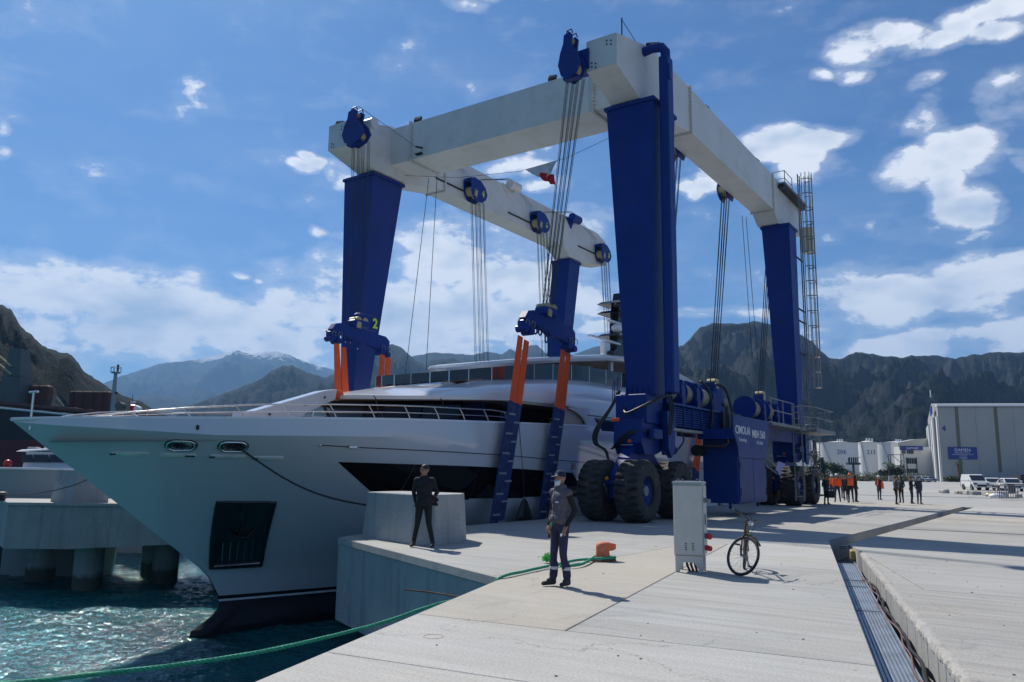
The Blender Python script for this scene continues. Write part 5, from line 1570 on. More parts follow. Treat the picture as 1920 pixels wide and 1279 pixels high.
# side wall aft of the sweep, with quarter-round opening and dark side windows
def side_panel(poly, b0, b1, m, name):
    mb = MB(CR); mb.prism(poly, b0, b1); return mb.build(name, m, yacht)
for side in (1, -1):
    def bb(b): return b if side == 1 else 2 * BC - b
    arch = [(2.0 + 0, 3.40)] + [(2.0 - .02 - .0 * t, 3.4) for t in ()]
    arc = [(-.1 + 2.1 * math.sin(t), 3.42 + .72 * math.cos(t)) for t in np.linspace(math.pi / 2, math.radians(15), 9)]
    poly = arc + [(.6, 4.16), (17, 4.16), (17, 3.3), (2.1, 3.3)]
    side_panel(poly, bb(4.0), bb(4.1), M_hullw, 'side_wall')
    poly = [(-.1, 3.42)] + arc + [(-.1, 4.14)]
    side_panel(poly, bb(4.16), bb(4.2), M_beige, 'side_screen')
    side_panel([(2.55, 3.86), (3.5, 3.18), (15.4, 3.25), (15.4, 3.84)], bb(3.975), bb(3.998), M_glass, 'side_window')
mb = MB(CR); mb.bbox((2.0, 3.965, 3.93), (15.5, 4.0, 3.96), .004); mb.build('style_line', M_dark, yacht)
mb = MB(CR); mb.prism([(17, 3.3), (17, 4.1), (17.0, 5.7), (17.8, 5.5), (18.6, 4.6), (19.5, 3.6)], 4.2, 12.8); mb.build('aft_house', M_hullw, yacht)
mb = MB(CR); mb.bbox((14.5, 3.85, .9), (24.2, 4.2, 1.3), .05); mb.build('rubbing_strake', M_grey, yacht)
# --- sun deck screen: tinted panes with posts
sc = [(-3.75, 8.5), (-3.7, 7.6), (-3.55, 6.8), (-3.2, 6.15), (-2.3, 5.75), (-1.1, 5.55), (.2, 5.45), (1.6, 5.42), (3.1, 5.4), (4.7, 5.4), (6.3, 5.4), (7.9, 5.4), (9.6, 5.4), (11.4, 5.4), (13.4, 5.4)]
for side in (1, -1):
    for i in range(len(sc) - 1):
        (a0, b0), (a1, b1) = sc[i], sc[i + 1]
        if side == -1: b0, b1 = 2 * BC - b0, 2 * BC - b1
        z0, z1 = topz(a0) + .02, topz(a1) + .02
        h0 = interp(a0, [-3.7, 0, 5], [.36, .6, .74]); h1 = interp(a1, [-3.7, 0, 5], [.36, .6, .74])
        mb = MB(CR); mb.hexa([(a0, b0, z0), (a1, b1, z1), (a1, b1 + .015, z1), (a0, b0 + .015, z0), (a0, b0, z0 + h0), (a1, b1, z1 + h1), (a1, b1 + .015, z1 + h1), (a0, b0 + .015, z0 + h0)]); mb.build('glass_screen', M_tint, yacht)
        mb = MB(CR); mb.tube([(a0, b0 - .01, z0 - .05), (a0, b0 - .01, z0 + h0 + .02)], .022, 6); mb.build('screen_post', M_rail, yacht)
mb = MB(CR); mb.bbox((-3.2, 6.6, 5.0), (-1.6, 7.4, 5.22), .06); mb.build('sun_pad', mat('salmon_cushion', (0.7, 0.42, 0.34), 0.8), yacht)
mb = MB(CR); mb.prism([(1.2, 5.45), (1.5, 5.95), (4.4, 6.6), (6.5, 6.7), (6.5, 5.4)], 6.6, 10.4); mb.build('sun_deck_console', M_hullw, yacht, smooth=30)
mb = MB(CR); mb.prism([(1.25, 5.6), (1.5, 5.9), (3.6, 6.35), (3.3, 5.7)], 6.5, 6.59); mb.build('window', M_glass, yacht)
# --- hard top
ht = [(-.75, 8.5), (-.7, 7.4), (-.45, 6.6), (.2, 6.0), (1.2, 5.6), (3, 5.3), (6, 5.1), (10, 5.05), (14, 5.2), (17, 5.9), (18.2, 7.2), (18.4, 8.5)]
def hz(a): return interp(a, [-.75, 0, 1.2, 3, 6, 9, 13, 15, 16.5, 17.8, 18.4], [5.86, 5.98, 6.15, 6.42, 6.82, 7.1, 7.2, 7.1, 6.95, 6.65, 6.4])
def htr(ins, dz, fz=1):
    out = []
    for a, b in ht:
        ca, cb = 8.5, 8.5
        d = Vector((ca - a, cb - b)); d = d.normalized() * ins if d.length > 0 else d
        out.append((a + d.x, b + d.y, hz(a) + dz))
    return out + [(p[0], 2 * BC - p[1], p[2]) for p in out[1:-1][::-1]]
mb = MB(CR); mb.loft([htr(.5, -.02), htr(.12, -.06), htr(0, .05), htr(.06, .17), htr(.5, .27), htr(2.2, .40)], caps=False)
rr = htr(2.2, .40); k = len(mb.v); mb.add(rr, [tuple(range(len(rr)))]); mb.build('hard_top', M_hullw, yacht, smooth=40)
mb = MB(CR); r0 = htr(.45, -.03); r1 = htr(2.6, -.16); mb.loft([r0, r1], caps=False); mb.add(r1, [tuple(range(len(r1)))]); mb.build('soffit', M_beige, yacht)
for a, b in ((7.5, 5.75), (7.5, 11.2), (12, 5.75), (12, 11.2)):
    mb = MB(CR); mb.bbox((a - .12, b - .1, 5.5), (a + .12, b + .1, hz(a) - .05), .03); mb.build('roof_post', M_hullw, yacht)
for b in (5.3, 11.6):
    mb = MB(CR); mb.prism([(10.5, 5.6), (13, 7.1), (15, 7.1), (16.8, 6.9), (18.0, 6.5), (18.4, 6.0), (18.3, 5.4), (17, 5.2)], b, b + .12); mb.build('wing_panel', M_hullw, yacht)
# --- mast with radars
mb = MB(CR); mb.prism([(12.2, 7.2), (12.6, 8.2), (13.2, 8.5), (13.4, 10.6), (13.8, 11.8), (14.6, 11.8), (14.8, 10.0), (15.2, 8.4), (16.2, 7.2)], 8.25, 8.75); ms = mb.build('mast', M_boot2, yacht)
for z, a0, a1, m in ((8.72, 10.1, 13.6, M_hullw), (9.9, 12.4, 14.0, M_hullw)):
    mb = MB(CR); mb.bbox((a0, 8.2, z), (a1, 8.45, z + .13), .03); mb.build('radar_scanner', m, ms)
mb = MB(CR); mb.bbox((11.9, 8.35, 8.0), (12.6, 8.65, 8.75), .05); mb.build('radar_pedestal', M_hullw, ms)
for z, r in ((10.45, .5), (9.15, .55), (11.0, .4)):
    mb = MB(CR); mb.loft([[(12.6 + 0, 7.8, z), (14, 7.8, z), (14, 9.2, z), (12.6, 9.2, z)], [(12.9, 7.95, z + .18), (14, 7.95, z + .18), (14, 9.05, z + .18), (12.9, 9.05, z + .18)]]); mb.build('mast_platform', M_boot2, ms)
mb = MB(CR); mb.ell((13.1, 8.2, 9.62), (.32, .32, .26), 14, 10); mb.build('satellite_dome', M_hullw, ms, smooth=180)
mb = MB(CR); mb.ell((12.75, 8.0, 10.85), (.22, .22, .14), 12, 8); mb.build('mast_lamp', M_dark, ms, smooth=180)
mb = MB(CR); mb.ell((12.3, 8.2, 8.05), (.2, .2, .22), 12, 8); mb.build('searchlight', M_dark, ms, smooth=180)
mb = MB(CR); mb.ell((12.2, 7.6, 7.6), (.3, .2, .25), 12, 8); mb.build('horn', M_chrome, ms, smooth=180)
# --- fender and its line
mb = MB(CR); F = CR @ Matrix.Translation((-3.05, 3.72, .0))
fen = thing('fender', 'black triangular fender hanging on a thin line between the near slings', 'fender', CR @ Matrix.Translation((-3.05, 3.72, 0)))
mb = MB(F); mb.loft([[(.06 * math.cos(t), .04 * math.sin(t), .72) for t in np.linspace(0, 6.283, 13)[:-1]], [(.18 * math.cos(t), .09 * math.sin(t), .6) for t in np.linspace(0, 6.283, 13)[:-1]], [(.36 * math.cos(t), .13 * math.sin(t), .32) for t in np.linspace(0, 6.283, 13)[:-1]], [(.47 * math.cos(t), .15 * math.sin(t), .05) for t in np.linspace(0, 6.283, 13)[:-1]], [(.42 * math.cos(t), .12 * math.sin(t), .0) for t in np.linspace(0, 6.283, 13)[:-1]]]); mb.build('fender_body', M_black, fen, smooth=60)
mb = MB(F); mb.tube([(0, 0, .7), (.02, .1, 1.8), (.0, .25, 3.3), (-.1, .4, 3.5)], .012, 5); mb.build('fender_line', M_black, fen)
# --- black mooring line from the aft fairlead to the block ashore
p0 = Vector(hs(-13.25, 2.12, .05)); p1 = Vector((-11.3, 3.1, .75))
pts = []
for i in range(25):
    t = i / 24; p = p0 * (1 - t) + p1 * t; p.z -= .28 * math.sin(math.pi * t); pts.append(tuple(p))
pts = [tuple(Vector(hs(-13.6, 2.2, .04)))] + pts
mb = MB(CR); mb.tube(pts, .026, 7)
tag(mb.build('mooring_line', M_black, smooth=60), 'black mooring line from the second bow fairlead down to the concrete block', 'mooring line')
# ------------------------------------------------------------------ hills, far shore and haze
_Ri = cam.matrix_world.to_3x3()
def ray(u, v):
    d = _Ri @ Vector(((u - 960) / 1493.5, (639.5 - v) / 1493.5, -1.0))
    return d
def at(u, v, Y):
    """the point at distance Y in front that is seen in this direction"""
    d = ray(u, v)
    return Vector((0, 0, 1.7)) + d * (Y / d.y)
def gnd(u, v, z=0.0):
    d = ray(u, v)
    return Vector((0, 0, 1.7)) + d * ((z - 1.7) / d.z)
def rock_mat(name, veg, rock, vegamt, snow=None, scale=1.0):
    m = bpy.data.materials.new(name)
    m.use_nodes = True
    t = NT(m.node_tree)
    b = t.n['Principled BSDF']
    geo = t.new('ShaderNodeNewGeometry')
    pos = geo.outputs['Position']
    p = t.vm('SCALE', pos, scale=scale)
    n = t.noise(p, .010, 9, .66, .4)
    n2 = t.noise(t.vm('MULTIPLY', p, (1, 1, .35)), .035, 8, .7, .8)
    n3 = t.noise(p, .30, 6, .75)
    sep = t.new('ShaderNodeSeparateXYZ'); t.l.new(geo.outputs['Normal'], sep.inputs[0])
    steep = t.math('MULTIPLY_ADD', sep.outputs[2], 1.1, -.35)
    v = t.math('ADD', t.math('ADD', n, t.math('MULTIPLY', n2, .55)), t.math('MULTIPLY', steep, .35))
    fac = t.ramp(v, [(vegamt, 0), (vegamt + .14, 1)])
    rc = t.ramp(n2, [(.38, tuple(x * .55 for x in rock)), (.62, rock), (.8, tuple(min(x * 1.35, 1) for x in rock))])
    vc = t.ramp(n3, [(.4, tuple(x * .35 for x in veg)), (.62, tuple(x * 1.9 for x in veg))])
    c = t.mix(fac, rc, vc)
    if snow:
        sz = t.new('ShaderNodeSeparateXYZ'); t.l.new(pos, sz.inputs[0])
        s = t.math('ADD', t.math('MULTIPLY', sz.outputs[2], 1 / snow[1]), t.math('MULTIPLY', t.noise(t.vm('MULTIPLY', p, (1, 1, .5)), .012, 7, .7, .6), 1.1))
        c = t.mix(t.ramp(t.math('MULTIPLY', s, 1 / 3), [(snow[0] / 3, 0), (snow[0] / 3 + .02, 1)]), c, (.85, .87, .9, 1))
    t.put(b.inputs['Base Color'], c)
    b.inputs['Roughness'].default_value = .95
    b.inputs['Specular IOR Level'].default_value = .1
    bn = t.new('ShaderNodeBump'); bn.inputs['Strength'].default_value = 1.0; bn.inputs['Distance'].default_value = 16.0 / scale
    t.put(bn.inputs['Height'], t.math('ADD', n2, t.math('MULTIPLY', n3, .35)))
    t.l.new(bn.outputs[0], b.inputs['Normal'])
    return m
def hill(name, sky, Yr, Yb, m, amp, fr, seed, nu=420, nt=90, pw=1.25, jag=.012, zb=-4, ext=None):
    us = np.linspace(sky[0][0], sky[-1][0], nu)
    vs = np.interp(us, [s[0] for s in sky], [s[1] for s in sky])
    D = np.array([list(ray(u, v)) for u, v in zip(us, vs)])
    P = np.zeros((nt + 6, nu, 3))
    dirx = D[:, 0] / D[:, 1]
    zr = 1.7 + D[:, 2] / D[:, 1] * Yr
    zr = zr + jag * np.abs(zr) * fbm(us * .06 + seed * 7, us * 0 + seed, 5)
    for k in range(nt + 6):
        t = k / (nt - 1)
        Y = Yb + (Yr - Yb) * t
        X = dirx * Y
        base = zb
        if t <= 1:
            env = np.sin(np.pi * min(t, 1)) ** .8
            prof = t ** pw
            n = fbm(X * fr + seed, Y * fr * np.ones(nu) + seed * 3, 8, True, .58)
            Z = base + (zr - base) * prof + amp * env * n * np.clip((zr - base) / 120, .1, 1.3)
            cap = 1.7 + (zr - 1.7) * (Y / Yr) - 2       # nothing pokes above the skyline
            Z = np.where((t > .35) & (t < 1), np.minimum(Z, cap), Z)
        else:
            Z = base + (zr - base) * (1 - (t - 1) * 9)
        P[k, :, 0] = X; P[k, :, 1] = Y; P[k, :, 2] = np.maximum(Z, -6)
    return tag(grid_mesh(name, P, m), kind='structure')
M_r1 = rock_mat('hillside_forest', (.005, .012, .009), (.010, .015, .018), .74)
M_r2 = rock_mat('cliff_rock', (.008, .017, .013), (.060, .068, .082), .86, scale=.9)
M_r3 = rock_mat('far_ridge', (.012, .02, .012), (.05, .05, .055), .7, scale=.5)
M_r4 = rock_mat('snow_mountain_rock', (.02, .03, .02), (.08, .08, .085), .8, snow=(1.88, 620), scale=.25)
hill('hill', [(-900, 560), (-600, 480), (-300, 430), (-120, 520), (0, 572), (20, 580), (32, 600), (50, 622), (80, 648), (110, 660), (135, 666), (160, 698), (190, 718), (215, 734), (240, 746), (265, 753), (290, 770), (320, 782), (380, 815), (460, 860), (520, 884)], 620, 130, M_r1, 26, .012, 3, jag=.02, pw=1.05)
hill('mountain', [(-200, 860), (60, 800), (200, 716), (225, 706), (300, 682), (360, 675), (420, 663), (445, 657), (470, 664), (500, 658), (520, 657), (545, 667), (580, 680), (620, 692), (660, 710), (740, 730), (900, 800)], 6200, 3000, M_r4, 190, .0012, 11, jag=.012)
hill('ridge', [(180, 860), (262, 742), (300, 742), (330, 748), (350, 756), (372, 770), (430, 800), (520, 880)], 3600, 1800, M_r3, 60, .003, 5)
hill('ridge', [(560, 860), (640, 700), (700, 680), (772, 669), (782, 666), (812, 661), (840, 663), (870, 664), (887, 666), (912, 659), (930, 662), (940, 664), (957, 655), (970, 661), (992, 648), (1008, 646), (1022, 662), (1075, 665), (1117, 650), (1160, 640), (1210, 640), (1262, 656), (1340, 700), (1500, 860)], 3400, 1900, M_r3, 80, .003, 8)
hill('ridge', [(250, 860), (345, 763), (400, 745), (440, 730), (480, 715), (510, 695), (530, 686), (548, 685), (580, 700), (610, 708), (630, 700), (660, 672), (700, 656), (717, 649), (735, 645), (750, 650), (764, 662), (780, 676), (798, 684), (812, 675), (828, 673), (850, 671), (870, 683), (892, 700), (930, 730), (1000, 800), (1060, 880)], 2200, 1100, M_r3, 60, .005, 2)
hill('mountain', [(1010, 880), (1100, 740), (1180, 680), (1225, 660), (1262, 655), (1280, 648), (1296, 632), (1312, 614), (1335, 607), (1365, 606), (1392, 607), (1412, 602), (1430, 604), (1450, 613), (1475, 620), (1502, 627), (1525, 643), (1540, 658), (1555, 671), (1575, 673), (1590, 667), (1604, 661), (1625, 661), (1650, 667), (1685, 670), (1720, 667), (1750, 666), (1790, 672), (1820, 666), (1860, 661), (1920, 660), (2050, 640), (2300, 600), (2700, 560), (3400, 600)], 1500, 480, M_r2, 62, .006, 21, nu=620, nt=130, pw=1.35, jag=.014, zb=2)
# haze round everything
hz_ = MB(); hz_.box((-4200, -700, -12), (5200, 6900, 1080))
mh = bpy.data.materials.new('haze_volume'); mh.use_nodes = True
nt_ = mh.node_tree; nt_.nodes.clear()
pv = nt_.nodes.new('ShaderNodeVolumePrincipled'); om = nt_.nodes.new('ShaderNodeOutputMaterial')
pv.inputs['Color'].default_value = (.30, .58, 1.0, 1)
pv.inputs['Density'].default_value = HAZE = 1.35e-4
pv.inputs['Anisotropy'].default_value = 0.15
nt_.links.new(pv.outputs[0], om.inputs['Volume'])
hob = hz_.build('haze', mh); tag(hob, kind='stuff')
# ------------------------------------------------------------------ far buildings on the right
def wpos(u, Y, z=0.0):
    p = at(u, 893, Y); return Vector((p.x, Y, z))
M_clad = mat('pale_cladding', (0.33, 0.345, 0.34), 0.6, tint=(.15, .05), dirt=(.1, (.30, .27, .22), .25))
M_clad2 = mat('olive_strip', (0.12, 0.125, 0.08), 0.6)
M_signb = mat('sign_blue', (0.012, 0.035, 0.22), 0.5)
M_wh = mat('white_render', (0.62, 0.62, 0.60), 0.7, tint=(.1, .04))
M_win = mat('dark_window', (0.02, 0.025, 0.035), 0.15)
def lf(z): return z
hg = thing('hangar', 'tall pale shed with olive strips and a blue sign, at the right edge', 'shed', Matrix.Translation((140, 215, 0)))
c0 = wpos(1767, 215); c1 = Vector((c0.x + 150, 190, 0)); c2 = wpos(1747, 275)
ux = (c1 - c0).normalized(); uy = (c2 - c0).normalized(); Lg = (c2 - c0).length
mb = MB()
H0, H1_ = 20.4, 23.4
mid = c0 + uy * Lg / 2; far = c2
e = ux * 150
mb.loft([[tuple(c0), tuple(c2), tuple(c2 + Vector((0, 0, H0))), tuple(mid + Vector((0, 0, H1_))), tuple(c0 + Vector((0, 0, H0)))], [tuple(p + e) for p in (c0, c2, c2 + Vector((0, 0, H0)), mid + Vector((0, 0, H1_)), c0 + Vector((0, 0, H0)))]])
mb.build('wall', M_clad, hg)
F = frame(c0, ux, uy)
x = .12; k = 0
while x < 42:
    w = 4.62
    mb = MB(F); mb.box((x, -.08, .1), (x + w - .07, -.01, H0 - .55)); mb.build('wall_panel', M_clad, hg); x += w; k += 1
mb = MB(F); mb.box((-.3, -.5, H0 - .45), (150, .5, H0 + .1)); mb.build('roof_edge', M_letter, hg)
mb = MB(F); mb.box((-.3, -.4, H0 - .62), (150, -.1, H0 - .46)); mb.build('gutter', M_dark, hg)
for x0, z0 in ((4.25, .1), (13.9, 2.6), (24.2, 2.2), (34.4, 2.4)):
    mb = MB(F); mb.box((x0, -.14, z0), (x0 + .85, -.085, H0 - .62)); mb.build('strip', M_clad2, hg)
text('4', 2.0, F @ Matrix.Translation((1.2, -.1, 13.4)) @ Matrix.Rotation(math.pi / 2, 4, 'X'), M_signb, 'number', hg, .02, bold=.06)
mb = MB(F); mb.box((1.8, -.35, 5.9), (8.9, -.16, 9.1)); sg = mb.build('sign', M_signb, hg)
FX = F @ Matrix.Translation((5.35, -.36, 0)) @ Matrix.Rotation(math.pi / 2, 4, 'X')
for s, z, sz in (('DAMEN', 7.95, 1.15), ('SHIPYARDS ANTALYA', 7.45, .38), ('HIGH SPEED CRAFT AND YACHTS', 7.05, .34), ('COMPOSITES', 6.65, .34), ('1 FAMILY', 6.05, .58)):
    text(s, sz, FX @ Matrix.Translation((0, z, 0)), M_letter, 'lettering', sg, .01)
# sliding doors on the end wall
GM = frame(c0, -uy, ux)
for i in range(12):
    s0 = 2 + i * 5.0
    mb = MB(frame(c0, uy, -ux)); mb.box((s0, .05 + .5 * (i % 2), 0.05), (s0 + 4.85, .35 + .5 * (i % 2), 17.5)); mb.build('door_leaf', [M_letter, M_steel, M_wh][i % 3], hg)
mb = MB(frame(c0, uy, -ux)); mb.box((8, .9, 18.6), (20, 1.1, 20.8)); mb.build('gable_sign', M_signb, hg)
mb = MB(F); mb.tube([(.5, 6, 23), (.5, 6, 25)], .15, 6); mb.build('roof_vent', M_letter, hg)
mb = MB(); q = wpos(1735, 250); mb.prism([(q.x - 2, 0), (q.x + 26, 0), (q.x + 26, 15), (q.x + 4, 13.2), (q.x - 2, 12)], 262, 267); tag(mb.build('annexe', M_clad), 'pale lean-to building with sloping roof left of the tall shed', 'building')
ofc = thing('office_building', 'white office block with a blue name band between the tanks and the tall shed', 'office building', Matrix.Translation((125, 245, 0)))
q = wpos(1691, 245); q2 = wpos(1732, 245)
mb = MB(); mb.box((q.x, 245, 0), (q2.x + 4, 249, 10.1)); mb.build('wall', M_wh, ofc)
mb = MB(); mb.box((q.x - .2, 244.7, 9.1), (q2.x + .2, 244.95, 10.4)); mb.build('name_band', M_signb, ofc)
text('SHIPYARD', .8, Matrix.Translation((q.x + 3.6, 244.66, 9.4)) @ Matrix.Rotation(math.pi / 2, 4, 'X'), M_letter, 'lettering', ofc, .01)
for (x0, x1, z0, z1) in ((.5, 1.6, 8.0, 9.05), (2.0, 4.0, 8.0, 9.05), (1.75, 4.6, 5.0, 6.7), (1.75, 4.6, 2.2, 3.5)):
    mb = MB(); mb.box((q.x + x0, 244.9, z0), (q.x + x1, 244.98, z1)); w = mb.build('window', M_win, ofc)
    for k in range(1, 4):
        xx = x0 + (x1 - x0) * k / 4; mb = MB(); mb.box((q.x + xx - .04, 244.85, z0), (q.x + xx + .04, 244.89, z1)); mb.build('mullion', M_grey, w)
for x0 in (1.6, 4.6):
    mb = MB(); mb.box((q.x + x0, 244.7, .3), (q.x + x0 + .18, 244.88, 6.9)); mb.build('frame_post', M_dark, ofc)
M_tank = mat('tank_white', (0.68, 0.68, 0.67), 0.55, tint=(.08, .05), dirt=(.12, (.55, .5, .45), .35))
def tank(u0, u1, vt, Y, num=None, lab='', nx=None, ns=2.2):
    c = at((u0 + u1) / 2, vt, Y); r = (u1 - u0) / 2 / 1493 * Y
    t = thing('storage_tank', lab, 'storage tank', Matrix.Translation((c.x, Y + r, 0)), 'white storage tanks')
    TM_ = WM[t.name]
    zt = c.z
    mb = MB(TM_); mb.lathe([(r, 0), (r, zt), (r + .15, zt), (r + .15, zt + .12), (.1, zt + .9)], n=64); mb.build('shell', M_tank, t, smooth=35)
    mb = MB(TM_); mb.lathe([(r + .05, zt + .1), (r + .12, zt + .25)], n=64); mb.build('rim', M_rust, t)
    for k in range(3):
        mb = MB(TM_); mb.cyl((-.5 + k, -r * .2, zt + .6), (-.5 + k, -r * .2, zt + 1.7), .3, n=8); mb.build('roof_vent', M_letter, t)
    # stair
    pts = [(-(r + .3) * math.sin(a), -(r + .3) * math.cos(a), zt * (1 - k / 14)) for k, a in enumerate(np.linspace(1.1, .45, 15))]
    for k in range(14):
        mb = MB(TM_); mb.tube([pts[k], pts[k + 1]], .16, 4); mb.build('stair_flight', M_grey, t)
    if num:
        o = text(num, ns, TM_ @ Matrix.Rotation(math.pi / 2, 4, 'X'), M_signb, 'number', t, .02)
        for v in o.data.vertices:
            x, y, z = v.co
            ang = math.asin(nx) + x / r
            v.co = (math.sin(ang) * (r + .08 - y), -math.cos(ang) * (r + .08 - y), z + zt * .68)
tank(1548, 1622, 830, 340, '206', 'wide white tank marked 206', -.2, 2.6)
tank(1617.5, 1650, 830, 290, '213', 'narrow white tank marked 213', -.05, 2.2)
tank(1660, 1734, 830, 340, '2', 'white tank partly hidden behind the office block', -.05, 2.6)
tank(1470, 1536, 826, 330, None, 'white tank seen through the rear hoist leg', 0)
# lattice frame in front of the third tank
lt = thing('steel_frame', 'dark open steel frame standing before the third tank', 'steel frame', Matrix.Translation((wpos(1680, 238).x, 238, 0)))
x0 = wpos(1668, 238).x; x1 = wpos(1697, 238).x
for p, q_ in (((x0, 0), (x0, 7.6)), ((x0 + .6, 0), (x0 + .6, 7.6)), ((x1, 0), (x1, 7.6)), ((x1 - 1, 0), (x1 - 1, 7.6)), ((x0, 7.5), (x1, 7.5)), ((x0, 4.3), (x1, 4.3)), ((x0 + 1, 7.5), (x1, 4.3)), ((x0 + 2.4, 2.8), (x1 - .5, 6))):
    mb = MB(); mb.tube([(p[0], 238, p[1]), (q_[0], 238, q_[1])], .09, 5); mb.build('member', M_dark, lt)
lk = thing('lookout_cabin', 'small dark lookout cabin on a post before tank 206', 'cabin', Matrix.Translation((wpos(1601, 230).x, 230, 0)))
LM = WM[lk.name]
mb = MB(LM); mb.box((-.25, -.2, 0), (.25, .2, 4.3)); mb.build('post', M_dark, lk)
mb = MB(LM); mb.box((-1.7, -1, 4.3), (1.7, 1, 4.9)); mb.build('floor', M_dark, lk)
mb = MB(LM); mb.box((-1.1, -.8, 4.9), (1.1, .8, 6.3)); mb.build('cabin_wall', M_win, lk)
mb = MB(LM); mb.box((-1.7, -1, 6.3), (1.9, 1, 6.45)); mb.build('roof', M_grey, lk)
for k in range(4):
    mb = MB(LM); mb.box((-1.1 + .6 * k, -.86, 4.9), (-1.0 + .6 * k, -.81, 6.3)); mb.build('mullion', M_letter, lk)
# --- vegetation
def leaf_mat(name, c):
    m = mat(name, c, .7, tint=(.9, .45), spec=.2)
    return m
LG = [leaf_mat('foliage_dark', (.022, .040, .014)), leaf_mat('foliage_mid', (.035, .062, .018)), leaf_mat('foliage_olive', (.060, .070, .028))]
def crown(mb, c, r, n, s, rng):
    for _ in range(n):
        d = Vector((rng.gauss(0, 1), rng.gauss(0, 1), rng.gauss(0, 1))).normalized()
        k = (rng.random() ** .45)
        # uneven outline
        w = 1 + .28 * math.sin(d.x * 5 + c[0]) * math.cos(d.z * 4 + d.y * 3)
        p = Vector((c[0] + d.x * r[0] * k * w, c[1] + d.y * r[1] * k * w, c[2] + d.z * r[2] * k * w))
        a = Vector((rng.gauss(0, 1), rng.gauss(0, 1), rng.gauss(0, 1))).normalized() * s * rng.uniform(.6, 1.3)
        b = a.orthogonal().normalized() * s * rng.uniform(.4, .9)
        mb.add([tuple(p - a), tuple(p + b), tuple(p + a), tuple(p - b)], [(0, 1, 2, 3)])
def tree(name, lab, x, y, z, h, w, m, seed, n=900, group=None, cone=False):
    rng = random.Random(seed)
    t = thing(name, lab, 'tree', Matrix.Translation((x, y, z)), group)
    T_ = WM[t.name]
    mb = MB(T_); mb.tube([(0, 0, -.2), (w * .03, 0, h * .35), (-w * .02, w * .02, h * .75)], [h * .05, h * .035, h * .012], 7)
    for k in range(4):
        a = k * 1.7 + seed; mb.tube([(w * .02, 0, h * (.3 + .1 * k)), (w * .28 * math.cos(a), w * .28 * math.sin(a), h * (.5 + .1 * k))], [h * .02, h * .006], 5)
    mb.build('trunk', M_rust, t)
    mb = MB(T_)
    if cone:
        for k in range(6):
            f = k / 6; crown(mb, (0, 0, h * (.18 + .8 * f)), (w * .5 * (1 - f * .85), w * .5 * (1 - f * .85), h * .14), n // 6, w * .07, rng)
    else:
        for k in range(7):
            a = rng.uniform(0, 6.28); rr = rng.uniform(.1, .3) * w
            crown(mb, (rr * math.cos(a), rr * math.sin(a), h * rng.uniform(.48, .78)), (w * .28, w * .28, h * .24), n // 7, w * .05, rng)
    mb.build('crown', m, t, fix=False)
    return t
Yt = 215
tree('pine_tree', 'dark conifer just right of the rear wheels', wpos(1541, Yt).x, Yt, 0, 6.2, 4.6, LG[0], 1, cone=True)
tree('round_tree', 'round green tree right of the dark conifer', wpos(1562, Yt).x, Yt, 0, 5.2, 6.0, LG[1], 2)
tree('round_tree', 'low olive tree spreading below tank 206', wpos(1583, Yt + 4).x, Yt + 4, 0, 3.2, 5.5, LG[0], 3)
tree('round_tree', 'tall narrow tree behind the rear hose loops', wpos(1530, 225).x, 225, 0, 10, 4, LG[2], 4, n=500)
tree('round_tree', 'bushy dark tree under the third tank', wpos(1680, 210).x, 210, 0, 4.6, 6.5, LG[0], 5)
tree('round_tree', 'small olive tree left of the palm by the third tank', wpos(1655, 212).x, 212, 0, 3.2, 5, LG[2], 6)
def palm(lab, x, y, h, seed, crownr=1.6):
    rng = random.Random(seed)
    t = thing('palm_tree', lab, 'palm tree', Matrix.Translation((x, y, 0)))
    T_ = WM[t.name]
    mb = MB(T_); mb.tube([(0, 0, 0), (.06, 0, h * .4), (.0, 0, h)], [.16, .22, .34], 8); mb.build('trunk', M_rust, t)
    for k in range(16):
        a = k * 2.4; up = rng.uniform(-.5, 1.0)
        d = Vector((math.cos(a), math.sin(a), 0))
        pts = [Vector((0, 0, h)), Vector((0, 0, h)) + d * crownr * .5 + Vector((0, 0, .5 * up + .2)), Vector((0, 0, h)) + d * crownr + Vector((0, 0, up * .5 - .4))]
        sd = Vector((-d.y, d.x, 0)) * .22
        mb = MB(T_)
        mb.add([tuple(pts[0]), tuple(pts[1] + sd), tuple(pts[2]), tuple(pts[1] - sd)], [(0, 1, 2, 3)])
        mb.build('frond', LG[1], t, fix=False)
palm('small palm standing before the tall shed under its blue sign', wpos(1798, 205).x, 205, 4.6, 5, 1.7)
palm('palm with ragged fronds before the third tank', wpos(1667, 206).x, 206, 4.2, 9, 2.2)
# brush along the far fence
rng = random.Random(4)
mb = MB()
for k in range(110):
    u = rng.uniform(1525, 1745); Y = rng.uniform(196, 214); p = wpos(u, Y)
    s = rng.uniform(.6, 1.5)
    crown(mb, (p.x, p.y, s * .6), (s * 1.3, s, s), 60, .22, rng)
tag(mb.build('brush', LG[2], fix=False), 'olive and brown brush along the foot of the tanks', 'bushes', kind='stuff')
mb = MB(); x0 = wpos(1772, 205).x; mb.box((0, 0, 0), (.1, .1, .1)) if False else None
for k in range(26):
    crown(mb, (x0 + k * .17, 205 + rng.uniform(-.3, .3), .75), (.5, .6, .8), 40, .18, rng)
tag(mb.build('hedge', LG[2], fix=False), 'clipped low hedge at the foot of the tall shed left of the palm', 'hedge')
mb = MB(); mb.box((wpos(1500, 216).x, 216, 0), (wpos(1745, 216).x, 216.4, 1.1)); tag(mb.build('low_wall', CWY), 'low pale wall behind the brush below the tanks', 'wall')
